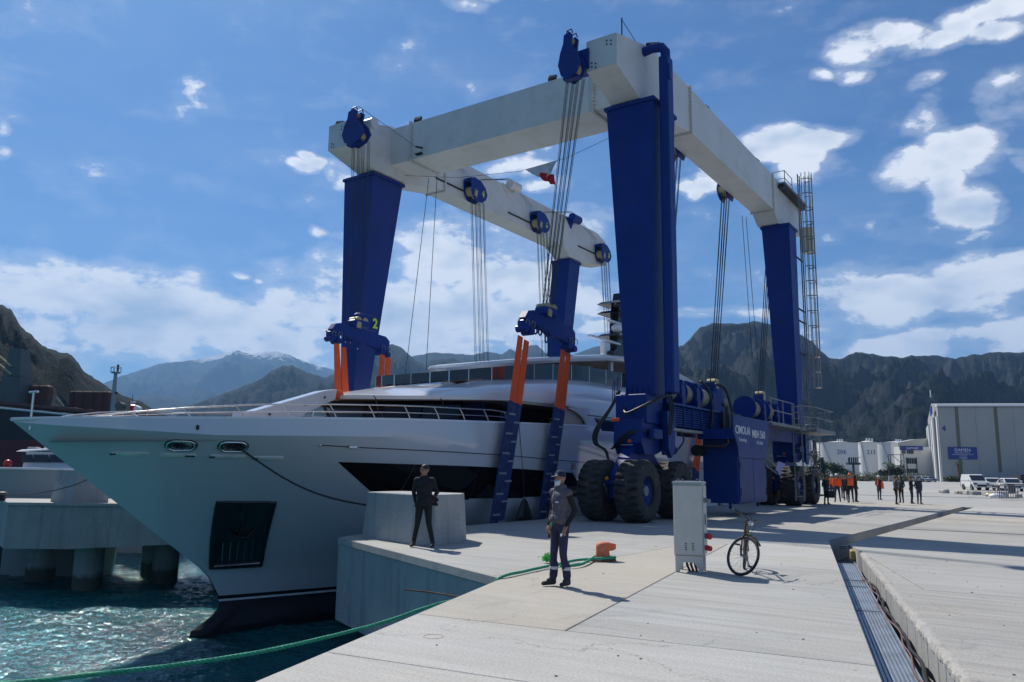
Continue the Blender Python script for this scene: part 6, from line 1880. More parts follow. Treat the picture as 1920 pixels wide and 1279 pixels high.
mb = MB(); q = wpos(1671, 190); mb.box((q.x - .6, 190, .2), (q.x + .6, 190.3, 1.4)); mb.box((q.x - .5, 190.05, 0), (q.x - .4, 190.2, .2)); mb.box((q.x + .4, 190.05, 0), (q.x + .5, 190.2, .2)); tag(mb.build('notice_board', M_grey), 'small grey board standing before the brush', 'board')
# --- vehicles
M_carw = mat('white_car_paint', (0.72, 0.72, 0.71), 0.22, coat=.6)
M_cars = mat('silver_car_paint', (0.36, 0.38, 0.40), 0.25, .4, coat=.5)
def car(lab, x, y, yaw, kind='sedan', paint=None, group=None, simple=False):
    paint = paint or M_carw
    t = thing('parked_car' if kind != 'van' else 'parked_van', lab, 'car' if kind != 'van' else 'van', Matrix.Translation((x, y, 0)) @ Matrix.Rotation(yaw, 4, 'Z'), group)
    T_ = WM[t.name]
    # x forward, profile (x, z)
    if kind == 'van':
        lo = [(-2.15, .35), (-2.2, .9), (-2.18, 1.1), (1.0, 1.12), (1.95, 1.0), (2.15, .8), (2.18, .35)]
        up = [(-2.16, 1.08), (-2.08, 1.75), (-1.9, 1.84), (.15, 1.84), (.45, 1.72), (1.25, 1.08)]
        wn = [(-1.95, 1.15, -1.0, 1.62), (-.85, 1.15, -.02, 1.62), (.12, 1.15, .75, 1.6)]; Lw = 1.35; W_ = .88
    elif kind == 'pickup':
        lo = [(-2.5, .45), (-2.52, 1.05), (-.9, 1.08), (1.1, 1.08), (2.2, .98), (2.45, .8), (2.45, .4)]
        up = [(-1.0, 1.05), (-.8, 1.6), (-.5, 1.7), (.6, 1.7), (1.4, 1.05)]
        wn = [(-.75, 1.12, -.1, 1.52), (.0, 1.12, .75, 1.5)]; Lw = 1.55; W_ = .88
    else:
        lo = [(-2.15, .35), (-2.2, .85), (-1.9, .98), (-.9, 1.0), (1.0, .98), (1.95, .85), (2.12, .65), (2.15, .32)]
        up = [(-1.75, .96), (-1.0, 1.38), (-.6, 1.46), (.3, 1.46), (.7, 1.36), (1.35, .96)]
        wn = [(-1.05, 1.0, -.35, 1.32), (-.25, 1.0, .62, 1.33)]; Lw = 1.3; W_ = .86
    mb = MB(T_)
    mb.loft([[(a, -W_ + .06, z) for a, z in lo], [(a, -W_, z) for a, z in lo], [(a, W_, z) for a, z in lo], [(a, W_ - .0, z) for a, z in lo]])
    cx = sum(a for a, z in up) / len(up)
    def ins(k): return [(a if z < 1.15 else a, z) for a, z in up]
    rr = []
    for yy, f in ((-W_ + .02, 0), (-W_ + .2, 1), (W_ - .2, 1), (W_ - .02, 0)):
        rr.append([(a, yy if z < 1.2 else yy * .86, z) for a, z in up])
    mb.loft([rr[0], rr[3]])
    mb.build('body', paint, t)
    # glass
    def sidez(z): 
        f = min(max((z - 1.0) / .6, 0), 1); return (W_ - .02) * (1 - .14 * f) + .012
    for a0, z0, a1, z1 in wn:
        for s in (-1, 1):
            mb = MB(T_); k = .12 if a1 == wn[-1][2] else 0; k0 = .18 if (a0 == wn[0][0] and kind == 'sedan') else 0
            mb.hexa([(a0, s * (sidez(z0) - .02), z0), (a1 + k * 2.2, s * (sidez(z0) - .02), z0), (a1 + k * 2.2, s * sidez(z0), z0), (a0, s * sidez(z0), z0), (a0 + k0, s * (sidez(z1) - .02), z1), (a1 - k, s * (sidez(z1) - .02), z1), (a1 - k, s * sidez(z1), z1), (a0 + k0, s * sidez(z1), z1)])
            mb.build('window', M_win, t)
    f0, f1 = up[-1], up[-2]
    d = Vector((f1[0] - f0[0], f1[1] - f0[1])); d.normalize(); n = (-d.y * -1, d.x * -1)
    mb = MB(T_); o = (.012, .012)
    mb.hexa([(f0[0] + d.x * .06, -W_ + .14, f0[1] + d.y * .06), (f0[0] + d.x * .06, W_ - .14, f0[1] + d.y * .06), (f1[0], W_ * .8, f1[1]), (f1[0], -W_ * .8, f1[1]), (f0[0] + d.x * .06 + .03, -W_ + .14, f0[1] + d.y * .06 + .02), (f0[0] + d.x * .06 + .03, W_ - .14, f0[1] + d.y * .06 + .02), (f1[0] + .03, W_ * .8, f1[1] + .02), (f1[0] + .03, -W_ * .8, f1[1] + .02)]); mb.build('windscreen', M_win, t)
    for sx in (-1, 1):
        for s in (-1, 1):
            mb = MB(T_); mb.lathe([(.2, -.1), (.31, -.1), (.33, 0), (.31, .1), (.2, .1)], (sx * Lw, s * (W_ - .09), .33), 'y', 20); w = mb.build('wheel', M_tyre, t, smooth=40)
            mb = MB(T_); mb.cyl((sx * Lw, s * (W_ - .09) - .08, .33), (sx * Lw, s * (W_ - .09) + .08, .33), .2, n=14); mb.build('rim', M_steel, w)
            mb = MB(T_); mb.prism([(sx * Lw + .4 * math.cos(q), .33 + .4 * math.sin(q)) for q in np.linspace(0, math.pi, 10)], s * W_ - .004, s * W_ + .004); mb.build('wheel_arch', M_dark, t)
    xf = lo[-2][0]; zf = lo[-2][1]
    for s in (-1, 1):
        mb = MB(T_); mb.bbox((xf - .28, s * (W_ - .4), zf - .13), (xf + .03, s * (W_ - .02), zf + .05), .02); mb.build('headlight', M_dark if kind == 'van' else M_steel, t)
        mb = MB(T_); mb.bbox((.75, s * (W_ + .02), 1.05), (.95, s * (W_ + .2), 1.2), .02); mb.build('mirror', paint, t)
    mb = MB(T_); mb.bbox((xf - .1, -.5, .42), (xf + .045, .5, .66), .02); mb.build('grille', M_dark, t)
def cpos(u, v):
    return gnd(u, v)
for lab, u, v, yw, kd in (('white van, leftmost of the three white vehicles before the tall shed', 1829, 919, R(-101), 'van'), ('white saloon car between the van and the right-hand white car', 1858, 919.5, R(-103), 'sedan'), ('white saloon car, rightmost of the three near the shed', 1894, 921, R(-106), 'sedan')):
    p = cpos(u, v); car(lab, p.x, p.y, yw, kd)
for lab, u, pt in (('small blue grey car left of the pair far off by the shed doors', 1718, M_cars), ('white car, middle one of the far cars left of the shed doors', 1729, M_carw), ('silver car nearest the shed doors far off', 1741, M_cars)):
    p = wpos(u, 196); car(lab, p.x, 196, -1.45, 'sedan', pt)
mb = MB(); p = gnd(1912, 916); mb.prism([(p.x, 0), (p.x + 4, 0), (p.x + 4, 1.9), (p.x + .3, 1.9)], p.y, p.y + 2); tag(mb.build('dark_crate', M_dark), 'dark container cut by the right edge behind the last white car', 'container')
# heap of kerb rubble, cage trolleys, tarpaulins
rng = random.Random(12)
pa, pb = gnd(1795, 926), gnd(1960, 936)
for k in range(22):
    t = rng.random(); p = pa * (1 - t) + pb * t + Vector((rng.uniform(-.5, .5), rng.uniform(-2, 3), 0)); s = rng.uniform(.15, .5)
    mb = MB(Matrix.Translation(p) @ Matrix.Rotation(rng.uniform(0, 3), 4, 'Z') @ Matrix.Rotation(rng.uniform(-.2, .2), 4, 'X')); mb.bbox((-s, -s * .6, -.05), (s, s * .6, s * .7), s * .12)
    tag(mb.build('rubble_block', [CWY, CG[0], CW][k % 3]), 'broken concrete block in the low heap before the white cars', 'concrete block', 'rubble blocks before the cars')
for lab, u, v, m, s in (('small heap of green netting on the low rubble strip', 1822, 927, M_green, .5), ('yellow brown sack on the rubble beside the cage trolley', 1860, 931, M_brass, .45), ('white sheet lying on the rubble left of the cage trolley', 1869, 933, M_letter, .5)):
    p = gnd(u, v); mb = MB(); mb.ell((p.x, p.y, .12), (s * 1.2, s, .22), 12, 6); tag(mb.build('ground_sheet', m, smooth=180), lab, 'sheet')
def cage(lab, u, v, w, h, yaw):
    p = gnd(u, v); t = thing('cage_trolley', lab, 'cage trolley', Matrix.Translation((p.x, p.y, 0)) @ Matrix.Rotation(yaw, 4, 'Z'))
    T_ = WM[t.name]
    for k in range(9):
        x = -w / 2 + w * k / 8; mb = MB(T_); mb.tube([(x, 0, .1), (x + .1, 0, h)], .022 if k % 8 else .04, 5); mb.build('bar', M_steel, t)
        mb = MB(T_); mb.tube([(x, .8, .1), (x + .1, .8, h)], .022, 5); mb.build('bar', M_steel, t)
    for z in (.15, h * .5, h):
        mb = MB(T_); mb.tube([(-w / 2, 0, z), (w / 2 + .1, 0, z)], .03, 5); mb.tube([(-w / 2, 0, z), (-w / 2, .8, z)], .03, 5); mb.tube([(w / 2 + .1, 0, z), (w / 2 + .1, .8, z)], .03, 5); mb.build('hoop', M_steel, t)
    mb = MB(T_); mb.box((-w / 2, 0, .12), (w / 2, .8, .18)); mb.build('tray', M_grey, t)
cage('galvanised cage trolley before the right-hand white car', 1891, 937, 1.2, 1.0, -.2)
mb = MB(); p = gnd(1905, 926); mb.box((p.x - .9, p.y, .85), (p.x + 2.2, p.y + 1, .93)); mb.box((p.x - .2, p.y + .1, 0), (p.x, p.y + .9, .85)); mb.box((p.x + 1.8, p.y + .1, 0), (p.x + 2, p.y + .9, .85)); tag(mb.build('work_table', M_dark), 'dark work table at the right edge behind the cage trolley', 'table')
# thin painted lines and kerb blocks by the dock edge
for i, a in enumerate(np.arange(5.2, 21, 2.4)):
    mb = MB(CR); mb.bbox((a, 2.95, .003), (a + 1.5, 3.35, .34), .03); k_ = mb.build('kerb_block', M_letter)
    tag(k_, '%s white kerb block from the near hoist wheels along the dock edge' % ['first', 'second', 'third', 'fourth', 'fifth', 'sixth', 'seventh'][i], 'kerb block', 'white kerb blocks along the dock edge')
    mb = MB(CR); mb.tube([(a + 1.7, 3.1, 0), (a + 1.75, 3.1, .3), (a + 1.95, 3.1, .4), (a + 2.15, 3.1, .3), (a + 2.2, 3.1, 0)], .03, 6); tag(mb.build('mooring_ring', M_dark, smooth=60), 'dark iron mooring loop just beyond the %s white kerb block under the hoist' % ['first', 'second', 'third', 'fourth', 'fifth', 'sixth', 'seventh'][i], 'mooring ring', 'mooring rings between the kerb blocks')
# ------------------------------------------------------------------ left side: cargo ship, boats
M_shipk = mat('ship_black_hull', (0.012, 0.014, 0.02), 0.6, tint=(.1, .3))
M_shipr = mat('ship_red_bottom', (0.11, 0.022, 0.026), 0.8, tint=(.08, .35))
M_hatch = mat('hatch_brown', (0.085, 0.036, 0.028), 0.75, tint=(.3, .3))
M_sgreen = mat('ship_grey_green', (0.075, 0.10, 0.105), 0.6, tint=(.4, .15))
YS = 92
ship = thing('cargo_ship', 'dark bulk carrier with brown hatch boxes and a grey crane, beyond the bow', 'cargo ship', Matrix.Translation((-60, YS, -3)))
def sx(u): return at(u, 780, YS).x
def sz(u, v): return at(u, v, YS).z
d0, d1 = sz(0, 765), sz(165, 781)
xl, xr = sx(-420), sx(300)
def deckz(x): return d0 + (d1 - d0) * (x - sx(0)) / (sx(165) - sx(0))
secs = []
for x in np.linspace(xl, xr, 24):
    f = min(max((x - (xr - 14)) / 14, 0), 1); w = 11 * (1 - f ** 2) + .05; zd = deckz(x) + f * .2
    secs.append([(x, YS, zd), (x, YS + .1 + 11 - w, 4.4), (x - f * 2, YS + 11 - w + .3, -3.5), (x - f * 2, YS + 11 + w, -3.5), (x, YS + 22, zd)])
mb = MB(); mb.loft(secs); sh_ = mb.build('hull', [M_shipk, M_shipr], ship)
for p in sh_.data.polygons:
    if p.center.z < 5.0: p.material_index = 1
mb = MB(); mb.tube([(x, YS - .05, deckz(x)) for x in np.linspace(xl, xr - 1, 20)], .12, 5); mb.build('deck_edge', M_letter, ship)
mb = MB(); mb.tube([(x, YS + .4, deckz(x) + .5) for x in np.linspace(xl, xr - 1, 20)], .3, 5); mb.build('bulwark', M_hatch, ship)
for (u0, u1, vt, vb) in ((-200, -60, 700, 757), (-20, 41, 711, 757), (47, 92, 722, 759), (130, 207, 733, 764)):
    mb = MB(); a, b = at(u0, vt, YS + 5), at(u1, vt, YS + 5); zb = deckz(a.x) + .2
    mb.bbox((a.x, YS + 5, zb), (b.x, YS + 6.2, (a.z + b.z) / 2), .15); h_ = mb.build('hatch_box', M_hatch, ship)
    nn = int((b.x - a.x) / 1.2)
    for k in range(nn):
        mb = MB(); x = a.x + .6 + k * 1.2; mb.box((x - .05, YS + 4.85, zb), (x + .05, YS + 4.99, (a.z + b.z) / 2 - .1)); mb.build('stiffener', M_hatch, h_)
a, b = at(22, 655, YS + 4), at(43, 707, YS + 4)
mb = MB(); mb.loft([[(a.x - .1, YS + 3, b.z), (b.x + .2, YS + 3, b.z), (b.x + .2, YS + 5.5, b.z), (a.x - .1, YS + 5.5, b.z)], [(a.x + .3, YS + 3.2, a.z), (b.x - .1, YS + 3.2, a.z), (b.x - .1, YS + 5, a.z), (a.x + .3, YS + 5, a.z)]]); cr_ = mb.build('crane_tower', M_sgreen, ship)
mb = MB(); mb.loft([[(a.x - .4, YS + 3, b.z - 3.5), (b.x + .4, YS + 3, b.z - 3.5), (b.x + .4, YS + 5.6, b.z - 3.5), (a.x - .4, YS + 5.6, b.z - 3.5)], [(a.x - .2, YS + 3, b.z - .05), (b.x + .3, YS + 3, b.z - .05), (b.x + .3, YS + 5.6, b.z - .05), (a.x - .2, YS + 5.6, b.z - .05)]]); mb.build('crane_pedestal', M_sgreen, ship)
for v0, v1 in ((664, 687), (680, 702)):
    p, q = at(-60, v0 - 44, YS + 3), at(21, v1, YS + 3)
    mb = MB(); mb.tube([tuple(p), tuple(q)], .14, 6); mb.build('crane_jib', M_brass, ship)
for u, v0, v1, uu in ((96, 759, 745, 108), (120, 762, 748, 108)):
    p, q = at(u, v0, YS + 3), at(uu, v1, YS + 3); mb = MB(); mb.tube([tuple(p), tuple(q)], .08, 5); mb.build('derrick', M_grey, ship)
for k in range(14):
    u = rng.uniform(40, 205); p = at(u, 770, YS + 1); mb = MB(); zz = deckz(p.x); mb.bbox((p.x - .3, YS + 1, zz), (p.x + rng.uniform(.2, .9), YS + 1.6, zz + rng.uniform(.3, .9)), .03); mb.build('deck_fitting', M_hatch if k % 3 else M_sgreen, ship)
ms_ = thing('signal_mast', 'slim grey mast with a railed platform behind the yacht bow', 'mast', Matrix.Translation((at(214, 700, 90).x, 90, 2)))
p = at(213, 752, 90); q = at(217, 700, 90); 
mb = MB(); mb.tube([(p.x, 90, p.z - 2), (q.x, 90, q.z)], [.3, .2], 8); mb.build('mast_pole', M_sgreen if False else M_grey, ms_)
mb = MB(); mb.cyl((q.x, 90, q.z), (q.x, 90, q.z + .15), .5, n=12); mb.build('platform', M_grey, ms_)
for k in range(8):
    a = k * .785; mb = MB(); mb.tube([(q.x + .55 * math.cos(a), 90 + .55 * math.sin(a), q.z + .1), (q.x + .55 * math.cos(a), 90 + .55 * math.sin(a), q.z + .65)], .03, 4); mb.build('rail_post', M_grey, ms_)
mb = MB(); mb.tube([(q.x + .55 * math.cos(a), 90 + .55 * math.sin(a), q.z + .65) for a in np.linspace(0, 6.28, 17)[:-1]], .035, 5, closed=True); mb.build('rail', M_grey, ms_)
mb = MB(); mb.bbox((q.x + .1, 89.9, q.z + .2), (q.x + .3, 90.1, q.z + 1.0), .03); mb.bbox((q.x, 89.85, q.z - 2.4), (q.x + .35, 90.2, q.z - 2.1), .02); mb.build('signal_lamp', M_dark, ms_)
# patrol boat whose radar arch shows above the yacht's bulwark
YB = 44
pb_ = thing('patrol_boat', 'grey boat with radar arch and red and white canister behind the yacht bow', 'boat', Matrix.Translation((at(240, 770, YB).x, YB, -3)))
def P2(u, v, Y=YB): return tuple(at(u, v, Y))
mb = MB(); a = at(150, 800, YB); b = at(330, 800, YB); mb.loft([[(a.x, YB, 1.5), (a.x + 1, YB + .5, -3), (a.x + 1, YB + 3, -3), (a.x, YB + 3.5, 1.5)], [(b.x, YB, 1.4), (b.x, YB + .5, -3), (b.x, YB + 3, -3), (b.x, YB + 3.5, 1.4)]]); mb.build('hull', M_grey, pb_)
mb = MB(); z0 = 1.5; mb.bbox((at(200, 800, YB).x, YB + .5, z0), (at(300, 800, YB).x, YB + 3, at(215, 783, YB).z), .1); mb.build('deckhouse', M_sgreen, pb_)
mb = MB(); mb.prism([(P2(236, 780)[0], P2(236, 780)[2] - .3), (P2(240, 757)[0], P2(240, 757)[2]), (P2(252, 755)[0], P2(252, 755)[2]), (P2(249, 764)[0], P2(249, 764)[2]), (P2(243, 782)[0], P2(243, 782)[2] - .3)], YB + .3, YB + .6); mb.build('radar_arch', M_sgreen, pb_)
mb = MB(); mb.prism([(P2(222, 778)[0], P2(222, 778)[2]), (P2(232, 771)[0], P2(232, 771)[2]), (P2(240, 771)[0], P2(240, 771)[2]), (P2(244, 782)[0], P2(244, 782)[2])], YB + .2, YB + .8); mb.build('arch_foot', M_sgreen, pb_)
c = at(222, 761, YB); mb = MB(); mb.cyl((c.x, YB, c.z), (c.x, YB + .5, c.z), .21, n=20); mb.build('loud_hailer', M_sgreen, pb_, smooth=40)
c = at(250, 766, YB); e_ = at(266, 769, YB)
mb = MB(); mb.tube([(c.x - .12, YB, c.z + .02), (c.x + .1, YB, c.z)], [.2, .21], 14); mb.build('canister_band', M_red, pb_)
mb = MB(); mb.tube([(c.x + .11, YB, c.z), (e_.x - .08, YB, e_.z), (e_.x, YB, e_.z)], [.2, .17, .08], 14); mb.build('canister', M_letter, pb_)
for k in range(3):
    c = at(240 + 3.5 * k, 752.5, YB); mb = MB(); mb.cyl((c.x, YB + .4, c.z - .1), (c.x, YB + .4, c.z + .06), .04, n=8); mb.build('antenna', M_letter, pb_)
c = at(242, 745, YB); mb = MB(); mb.tube([(c.x, YB + .4, c.z - .3), (c.x, YB + .4, c.z + .2)], .015, 5); mb.build('antenna', M_dark, pb_)
# small white workboat at the far pier
YW_ = 34.5
wb = thing('workboat', 'small white workboat with dark cabin windows moored behind the far pier', 'boat', Matrix.Translation((-19, YW_, -3)))
def P3(u, v, dy=0): p = at(u, v, YW_); return (p.x, YW_ + dy, p.z)
a, b = at(-90, 878, YW_), at(185, 878, YW_)
mb = MB(); mb.loft([[(a.x, YW_, a.z), (a.x, YW_ + .5, -3.2), (a.x, YW_ + 2.5, -3.2), (a.x, YW_ + 3, a.z)], [(b.x - 1, YW_, b.z), (b.x - 1, YW_ + .5, -3.2), (b.x - 1, YW_ + 2.5, -3.2), (b.x - 1, YW_ + 3, b.z)], [(b.x + .8, YW_ + 1.4, b.z), (b.x + .2, YW_ + 1.4, -3.2), (b.x + .2, YW_ + 1.6, -3.2), (b.x + .8, YW_ + 1.6, b.z)]]); mb.build('hull', M_clad, wb)
mb = MB(); mb.bbox((a.x, YW_ - .08, a.z - .03), (b.x - 1, YW_ + .1, a.z + .07), .02); mb.build('gunwale', M_letter, wb)
r0, r1 = at(16, 846, YW_), at(112, 843, YW_)
mb = MB(); mb.loft([[(r0.x, YW_ + .5, r0.z), (r1.x + .6, YW_ + .5, r1.z + .02), (r1.x + .6, YW_ + 2.6, r1.z + .02), (r0.x, YW_ + 2.6, r0.z)], [(r0.x + .2, YW_ + .6, r0.z + .09), (r1.x + .5, YW_ + .6, r1.z + .14), (r1.x + .5, YW_ + 2.5, r1.z + .14), (r0.x + .2, YW_ + 2.5, r0.z + .09)]]); mb.build('cabin_roof', M_letter, wb)
c0_, c1_ = at(26, 868, YW_), at(125, 868, YW_)
mb = MB(); mb.loft([[(c0_.x - .1, YW_ + .6, c0_.z - .9), (c1_.x, YW_ + .6, c0_.z - .9), (c1_.x, YW_ + 2.4, c0_.z - .9), (c0_.x - .1, YW_ + 2.4, c0_.z - .9)], [(c0_.x + .1, YW_ + .65, r0.z), (c1_.x, YW_ + .65, r0.z), (c1_.x, YW_ + 2.3, r0.z), (c0_.x + .1, YW_ + 2.3, r0.z)]]); mb.build('cabin', M_letter, wb)
for u0, u1 in ((27, 46), (51, 77), (82, 112)):
    p, q = at(u0, 852, YW_), at(u1, 867, YW_)
    mb = MB(); mb.hexa([(p.x + .0, YW_ + .56, q.z), (q.x + .08, YW_ + .56, q.z), (q.x + .08, YW_ + .6, q.z), (p.x, YW_ + .6, q.z), (p.x - .1, YW_ + .6, p.z), (q.x - .1, YW_ + .6, p.z), (q.x - .1, YW_ + .66, p.z), (p.x - .1, YW_ + .66, p.z)]); mb.build('window', M_win, wb)
p = at(33, 842, YW_); mb = MB(); mb.bbox((p.x - .2, YW_ + 1, p.z - .08), (p.x + .25, YW_ + 1.3, p.z + .12), .03); mb.build('radar', M_grey, wb)
p = at(59, 840, YW_); mb = MB(); mb.tube([(p.x, YW_ + 1, p.z - .1), (p.x, YW_ + 1, p.z + .18)], .02, 5); mb.build('antenna', M_letter, wb)
p = at(16, 869, YW_ - .2); mb = MB(); mb.ell((p.x, YW_ - .25, p.z), .16, 12, 8); tag(mb.build('buoy', M_red, smooth=180), 'small red buoy on the gunwale of the white workboat', 'buoy')
# bollard and black line on the far pier
p = at(4, 926, 31.2); mb = MB(); mb.cyl((p.x, 31.2, .3), (p.x, 31.2, .55), .13, n=12); mb.ell((p.x, 31.2, .58), (.2, .2, .07), 12, 6); tag(mb.build('bollard', M_dark, smooth=50), 'small dark bollard on the far pier at the left edge', 'bollard')
pts = [at(-2, 928, 31.0), at(60, 926.5, 30.2), at(100, 920, 29.6), at(135, 911, 29.2), at(162, 900, 28.8), at(190, 880, 28.4)]
mb = MB(); mb.tube([tuple(q) for q in pts], .022, 6); tag(mb.build('mooring_line', M_black, smooth=60), 'black mooring line from the far pier bollard up behind the bow', 'mooring line')
# ------------------------------------------------------------------ people
def prim_mesh(prims):
    mb = MB()
    for p in prims:
        if p[0] == 'cap':
            _, a, b, ra, rb, tg = p
            a, b = Vector(a), Vector(b)
            d = (b - a); L = d.length; d.normalize()
            pts = []; rs = []
            for k in range(4):
                th = (k / 4) * math.pi / 2
                pts.append(a - d * ra * math.cos(th)); rs.append(max(ra * math.sin(th), .001))
            pts += [a, b]; rs += [ra, rb]
            for k in range(3, -1, -1):
                th = (k / 4) * math.pi / 2
                pts.append(b + d * rb * math.cos(th)); rs.append(max(rb * math.sin(th), .001))
            mb.tube(pts, rs, 12)
        else:
            _, c, r, tg = p[:4]
            M = Matrix.Translation(c) @ (p[4] if len(p) > 4 else ID)
            mb.ell((0, 0, 0), r, 14, 10, M)
    me = bpy.data.meshes.new('tmp')
    me.from_pydata([tuple(v) for v in mb.v], [], mb.f)
    bm = bmesh.new(); bm.from_mesh(me); bmesh.ops.recalc_face_normals(bm, faces=bm.faces); bm.to_mesh(me); bm.free()
    return me
def fuse(prims, voxel, smooth=3):
    me = prim_mesh(prims)
    o = bpy.data.objects.new('tmp', me); COL.objects.link(o)
    r = o.modifiers.new('r', 'REMESH'); r.mode = 'VOXEL'; r.voxel_size = voxel
    s = o.modifiers.new('s', 'SMOOTH'); s.factor = .5; s.iterations = smooth
    dg = bpy.context.evaluated_depsgraph_get()
    out = bpy.data.meshes.new_from_object(o.evaluated_get(dg))
    bpy.data.objects.remove(o)
    return out
def pdist(P, p):
    if p[0] == 'cap':
        a, b = np.array(p[1]), np.array(p[2]); ra, rb = p[3], p[4]
        ab = b - a; t = np.clip(((P - a) @ ab) / max(ab @ ab, 1e-9), 0, 1)
        return np.linalg.norm(P - (a + t[:, None] * ab), axis=1) - (ra + (rb - ra) * t)
    c = np.array(p[1]); r = np.array(p[2])
    Q = P - c
    if len(p) > 4:
        Rm = np.array(p[4].to_3x3()); Q = Q @ Rm
    k = np.linalg.norm(Q / r, axis=1)
    return (k - 1) * r.min()
def person(lab, M, J, mats, voxel=.02, head_yaw=0, hair='short', extras=None, group=None, fingers=False, bulk=1.0, skirtless=True):
    """J: joints dict, x = the person's left, -y = forward, metres, for a 1.75 m person"""
    t = thing('person', lab, 'person', M, group)
    T_ = WM[t.name]
    P = []
    def cap(a, b, ra, rb, tg): P.append(('cap', tuple(J[a]) if isinstance(a, str) else a, tuple(J[b]) if isinstance(b, str) else b, ra, rb, tg))
    def ell(c, r, tg, Mx=None): P.append(('ell', c, r, tg) if Mx is None else ('ell', c, r, tg, Mx))
    b = bulk
    pel, wai, che, nek, hd = [Vector(J[k]) for k in ('pelvis', 'waist', 'chest', 'neck', 'head')]
    ell(tuple(pel), (.165 * b, .115 * b, .12), 'pants'); ell(tuple(pel + Vector((0, .03, -.02))), (.15 * b, .12 * b, .11), 'pants')
    cap(tuple(wai + Vector((-.06, 0, 0))), tuple(wai + Vector((.06, 0, 0))), .105 * b, .105 * b, 'top')
    ell(tuple((wai + che) / 2), (.165 * b, .115 * b, .17), 'top')
    ell(tuple(che), (.185 * b, .125 * b, .17), 'top')
    cap(tuple(wai + Vector((-.05, 0, -.07))), tuple(wai + Vector((.05, 0, -.07))), .115 * b, .115 * b, 'top')
    cap('ls', 'rs', .068, .068, 'top')
    cap(tuple(Vector(J['ls']) * .6 + nek * .4 + Vector((0, 0, -.03))), tuple(Vector(J['rs']) * .6 + nek * .4 + Vector((0, 0, -.03))), .07, .07, 'top')
    cap(tuple(nek + Vector((0, .01, -.06))), tuple(nek + (hd - nek) * .45), .055, .052, 'skin')
    for s in 'lr':
        sg = 1 if s == 'l' else -1
        cap(s + 'h', s + 'k', .088 * b, .062, 'pants'); cap(s + 'k', s + 'a', .060, .048, 'pants')
        a = Vector(J[s + 'a']); f = Vector(J.get(s + 'f', a + Vector((sg * .04, -.15, -.05))))
        cap(tuple(a + Vector((0, .03, -.045))), tuple(Vector((f.x, f.y, a.z - .055))), .04, .033, 'shoe')
        cap(tuple(a + Vector((0, .02, -.01))), tuple(a * .6 + Vector((f.x, f.y, a.z - .03)) * .4), .046, .036, 'shoe')
        cap(s + 's', s + 'e', .056 * b, .045 * b, 'sleeve'); cap(s + 'e', s + 'w', .043 * b, .033, 'sleeve')
        w = Vector(J[s + 'w']); hn = Vector(J[s + 'p'])    # p: fingertips
        d = (hn - w); L = d.length; d.normalize()
        side = d.cross(Vector((0, -1, 0)) if abs(d.y) < .8 else Vector((1, 0, 0))).normalized()
        up = side.cross(d).normalized()
        if fingers:
            palm0, palm1 = w + d * .02, w + d * .085
            for k, off in enumerate((-.027, -.009, .009, .026)):
                cap(tuple(palm0 + side * off * .6), tuple(palm1 + side * off), .014, .0125, 'skin')
                ln = (.062, .075, .07, .055)[k]
                k1 = palm1 + side * off * 1.1 + d * ln * .55 - up * .012; k2 = k1 + d * ln * .35 - up * .03
                cap(tuple(palm1 + side * off), tuple(k1), .0105, .0098, 'skin'); cap(tuple(k1), tuple(k2), .0098, .0085, 'skin')
            th0 = palm0 + side * .028 * sg; th1 = th0 + d * .035 + side * .022 * sg - up * .015
            cap(tuple(th0), tuple(th1), .013, .011, 'skin'); cap(tuple(th1), tuple(th1 + d * .03 - up * .012), .011, .009, 'skin')
        else:
            cap(tuple(w), tuple(w + d * L * .6), .032, .03, 'skin'); cap(tuple(w + d * L * .6), tuple(hn), .026, .018, 'skin')
    Hy = Matrix.Rotation(head_yaw, 4, 'Z')
    H_ = Matrix.Translation(hd) @ Hy
    def hp_(x, y, z): return tuple(H_ @ Vector((x, y, z)))
    ell(hp_(0, .012, .025), (.074, .092, .095), 'skin', Hy); ell(hp_(0, -.022, -.035), (.056, .066, .075), 'skin', Hy); ell(hp_(0, -.06, -.088), (.026, .022, .02), 'skin', Hy)
    P.append(('cap', hp_(0, -.088, .015), hp_(0, -.108, -.025), .009, .014, 'skin'))
    for s in (-1, 1): P.append(('ell', hp_(.076 * s, .01, -.01), (.013, .022, .034), 'skin', Hy)); P.append(('cap', hp_(.018 * s, -.083, .035), hp_(.045 * s, -.072, .034), .012, .009, 'skin'))
    P.append(('cap', hp_(-.02, -.087, -.055), hp_(.02, -.087, -.055), .009, .009, 'skin'))
    for q in (extras or {}).get('prims', []): P.append(q)
    me = fuse(P, voxel)
    fc = np.array([p.center[:] for p in me.polygons])
    D = np.stack([pdist(fc, p) for p in P], 1)
    tags = [p[-1] if p[0] == 'cap' else p[3] for p in P]
    best = D.argmin(1)
    order = ['skin', 'top', 'sleeve', 'pants', 'shoe']
    me.materials.clear()
    for k in order: me.materials.append(mats.get(k, mats['top']))
    mi = np.array([order.index(tags[i]) for i in range(len(tags))])[best]
    # trouser hem and jacket hem stay level
    me.polygons.foreach_set('material_index', mi.astype(np.int32))
    me.shade_smooth()
    o = link('body', me, t)
    # eyes
    for s in (-1, 1):
        mb = MB(T_ @ H_); mb.ell((.03 * s, -.083, .015), (.011, .006, .006), 8, 6); mb.build('eye', M_dark, t)
